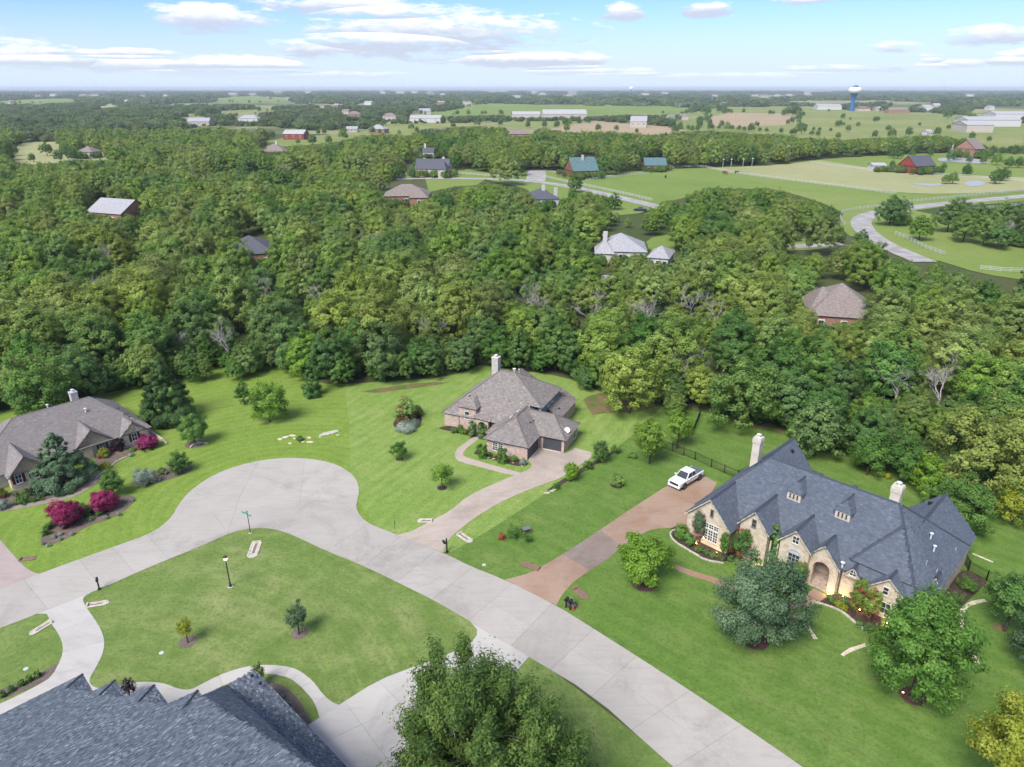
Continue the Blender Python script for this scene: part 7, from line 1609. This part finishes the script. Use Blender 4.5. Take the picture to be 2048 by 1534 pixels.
def mast(px, base, top, label, w=1.2, mat='pipe_grey'):
    q = P(px, base); h = zat(px, top, q.y); r = empty('radio_mast', q, 0, label, 'mast')
    for a in range(3): MB().tube([(w * math.cos(a * 2.1), w * math.sin(a * 2.1), 0), (w * .4 * math.cos(a * 2.1), w * .4 * math.sin(a * 2.1), h)], .3, 4).build('leg', MATS[mat], r)
    for k in range(10): z = h * (k + .5) / 10; MB().tube([(w * math.cos(t_) * (1 - .6 * (k + .5) / 10), w * math.sin(t_) * (1 - .6 * (k + .5) / 10), z) for t_ in (0, 2.1, 4.2, 6.28)], .2, 3).build('brace', MATS[mat], r)
mast(874, 184, 157, 'thin lattice mast on the middle horizon'); mast(197, 186, 160, 'thin lattice mast on the left horizon'); mast(59, 188, 167, 'short lattice mast on the left horizon')
for x, b_, tp in [(1424, 206, 184), (1434, 206, 188), (1463, 204, 188), (1535, 208, 196), (1630, 212, 191), (1642, 212, 192), (1718, 213, 194), (1826, 212, 194), (1928, 203, 180), (1947, 214, 198), (1347, 202, 185), (1318, 188, 178)]:
    q = P(x, b_); h = zat(x, tp, q.y); r = empty('power_pole', q, 0, 'tall pale power pole standing behind the far pastures', 'pole', 'power poles behind the far pastures'); MB().tube([(0, 0, 0), (0, 0, h)], [.9, .5], 6).build('pole', MATS['roof_grey'], r)
    for z in (.88, .95): MB().box((0, 0, h * z), (5, .4, .4), .4).build('crossarm', MATS['roof_grey'], r)
# lamps by the pasture fence
for x, y in L8([(285, 540), (333, 540), (402, 538), (455, 535)]):
    q = P(x, y); r = empty('pasture_lamp', q, 0, 'pale lamp post standing along the dark wood edge', 'lamp', 'lamp posts at the pasture edge'); MB().tube([(0, 0, 0), (0, 0, 5)], .14, 6).build('post', MATS['white_paint'], r); MB().lathe([(.2, 0), (.7, .3), (.2, .8)], (0, 0, 5), 8).build('shade', MATS['white_paint'], r)
# fountain jet
q = P(*L8([(1612, 506)])[0]); rng2 = np.random.default_rng(4); n = 380; t_ = rng2.random(n); a = rng2.uniform(0, 6.283, n); rr = (1 - t_) ** 1.3 * 3.2 * rng2.random(n) + .15
pos = np.stack([rr * np.cos(a), rr * np.sin(a), t_ * 11.5 + .2], 1); m, t, b = principled('spray'); b.inputs['Base Color'].default_value = (.6, .63, .65, 1); b.inputs['Roughness'].default_value = .3
r = empty('fountain', (q.x, q.y, .3), 0, 'white fountain jet rising from the far pond', 'fountain'); j_ = link_mesh('water_spray', cards('water_spray', pos, rng2.normal(size=(n, 3)), np.full(n, .3), np.full(n, .5), 'spray', rng2), r); MB().lathe([(.6, -.2), (.6, .2), (.3, .4)], n=10).build('nozzle', MATS['pipe_grey'], r)
# cattle
def cow(px, py, rz, label, mat):
    q = P(px, py); q.z = .15; r = empty('cow', q, rz, label, 'cow', s=1.25)
    me = bpy.data.meshes.new('body'); V_ = [(-.85, 0, 1.1), (-.35, 0, 1.12), (.25, 0, 1.1), (.75, 0, 1.12), (1.1, 0, 1.2), (1.45, 0, 1.0), (-.75, .18, .75), (-.82, .2, .42), (-.74, .2, .04), (-.75, -.18, .75), (-.82, -.2, .42), (-.74, -.2, .04), (.72, .18, .75), (.74, .2, .4), (.72, .2, .04), (.72, -.18, .75), (.74, -.2, .4), (.72, -.2, .04), (-.98, 0, .7)]
    E_ = [(0, 1), (1, 2), (2, 3), (3, 4), (4, 5), (0, 6), (6, 7), (7, 8), (0, 9), (9, 10), (10, 11), (3, 12), (12, 13), (13, 14), (3, 15), (15, 16), (16, 17), (0, 18)]
    me.from_pydata(V_, E_, []); o = link_mesh('body', me, r, MATS[mat]); md_ = o.modifiers.new('skin', 'SKIN'); ra = [.34, .38, .37, .33, .2, .12, .16, .09, .07, .16, .09, .07, .14, .08, .07, .14, .08, .07, .03]
    for v, rad in zip(me.skin_vertices[0].data, ra): v.radius = (rad, rad)
    me.skin_vertices[0].data[1].use_root = True; sb = o.modifiers.new('smooth', 'SUBSURF'); sb.levels = 1; sb.render_levels = 1
plain('hide_brown', (.16, .05, .025), .8, .15); plain('hide_black', (.014, .013, .013), .8, .1)
cow(1448, 348, .4, 'red-brown cow grazing in the green pasture', 'hide_brown'); cow(1451, 350, 2.6, 'brown cow lying close to the red-brown cow', 'hide_brown'); cow(1473, 348, 0, 'black cow grazing right of the brown cows', 'hide_black'); cow(1331, 357, 1.2, 'black cow alone near the teal-roofed log barn', 'hide_black')
# garden uplights of the slate-roofed house
MA = A.root.matrix_basis
for a_, b_, en, lb in [(2.2, -.45, 13, 'small uplight under the tall window'), (4.7, -.35, 13, 'small uplight right of the tall window'), (8.9, .6, 11, 'small uplight at the second gable'), (13.75, 1.45, 20, 'small uplight left of the arched entrance'), (16.45, 1.45, 20, 'small uplight right of the arched entrance'), (17.6, 2.1, 11, 'small uplight beside the entrance downpipe'), (19.6, 1.3, 17, 'small uplight at the reddish crape myrtles'), (22.2, 1.2, 20, 'small uplight below the right front gable')]:
    w_ = Matrix.Translation((19.724 * S_, 69.267 * S_, 0)) @ Matrix.Rotation(math.radians(-45), 4, 'Z') @ Matrix.Scale(S_, 4) @ Vector((a_, b_, 0))
    r = empty('garden_uplight', w_, 0, lb, 'lamp'); MB().lathe([(.05, 0), (.05, .12), (.10, .14), (.10, .22), (.08, .22)], n=10).build('housing', MATS['iron_black'], r); MB().lathe([(.075, .222), (.07, .235)], n=10).build('lens', MATS['uplight_glow'], r)
    l = bpy.data.lights.new('uplight', 'POINT'); l.energy = en; l.color = (1, .60, .24); l.shadow_soft_size = .06; lo_ = bpy.data.objects.new('uplight', l); C.objects.link(lo_); lo_.parent = r; lo_.location = (0, 0, .35)
p = P(1402, 1488 - 182 + 62) if False else P(1805, 1388); r = empty('garden_uplight', p, 0, 'small uplight at the foot of the tall maple', 'lamp'); MB().lathe([(.05, 0), (.05, .12), (.10, .14), (.10, .22)], n=10).build('housing', MATS['iron_black'], r); MB().lathe([(.075, .222), (.07, .235)], n=10).build('lens', MATS['uplight_glow'], r)
# haze
m = bpy.data.materials.new('haze'); m.use_nodes = True; m.node_tree.nodes.clear(); t = NT(m.node_tree)
pv = t.n('ShaderNodeVolumePrincipled'); pv.inputs['Color'].default_value = (.80, .88, 1.0, 1); pv.inputs['Density'].default_value = 7e-5; pv.inputs['Anisotropy'].default_value = .0
t.n('ShaderNodeOutputMaterial', {'Volume': pv.outputs[0]})
hz = MB().bx(-R_ - 600, R_ + 600, -3600, R_ + 600, -1.5, 64).build('haze', m); hz['kind'] = 'stuff'; hz['label'] = 'thin blue summer haze over the country'; hz['category'] = 'haze'
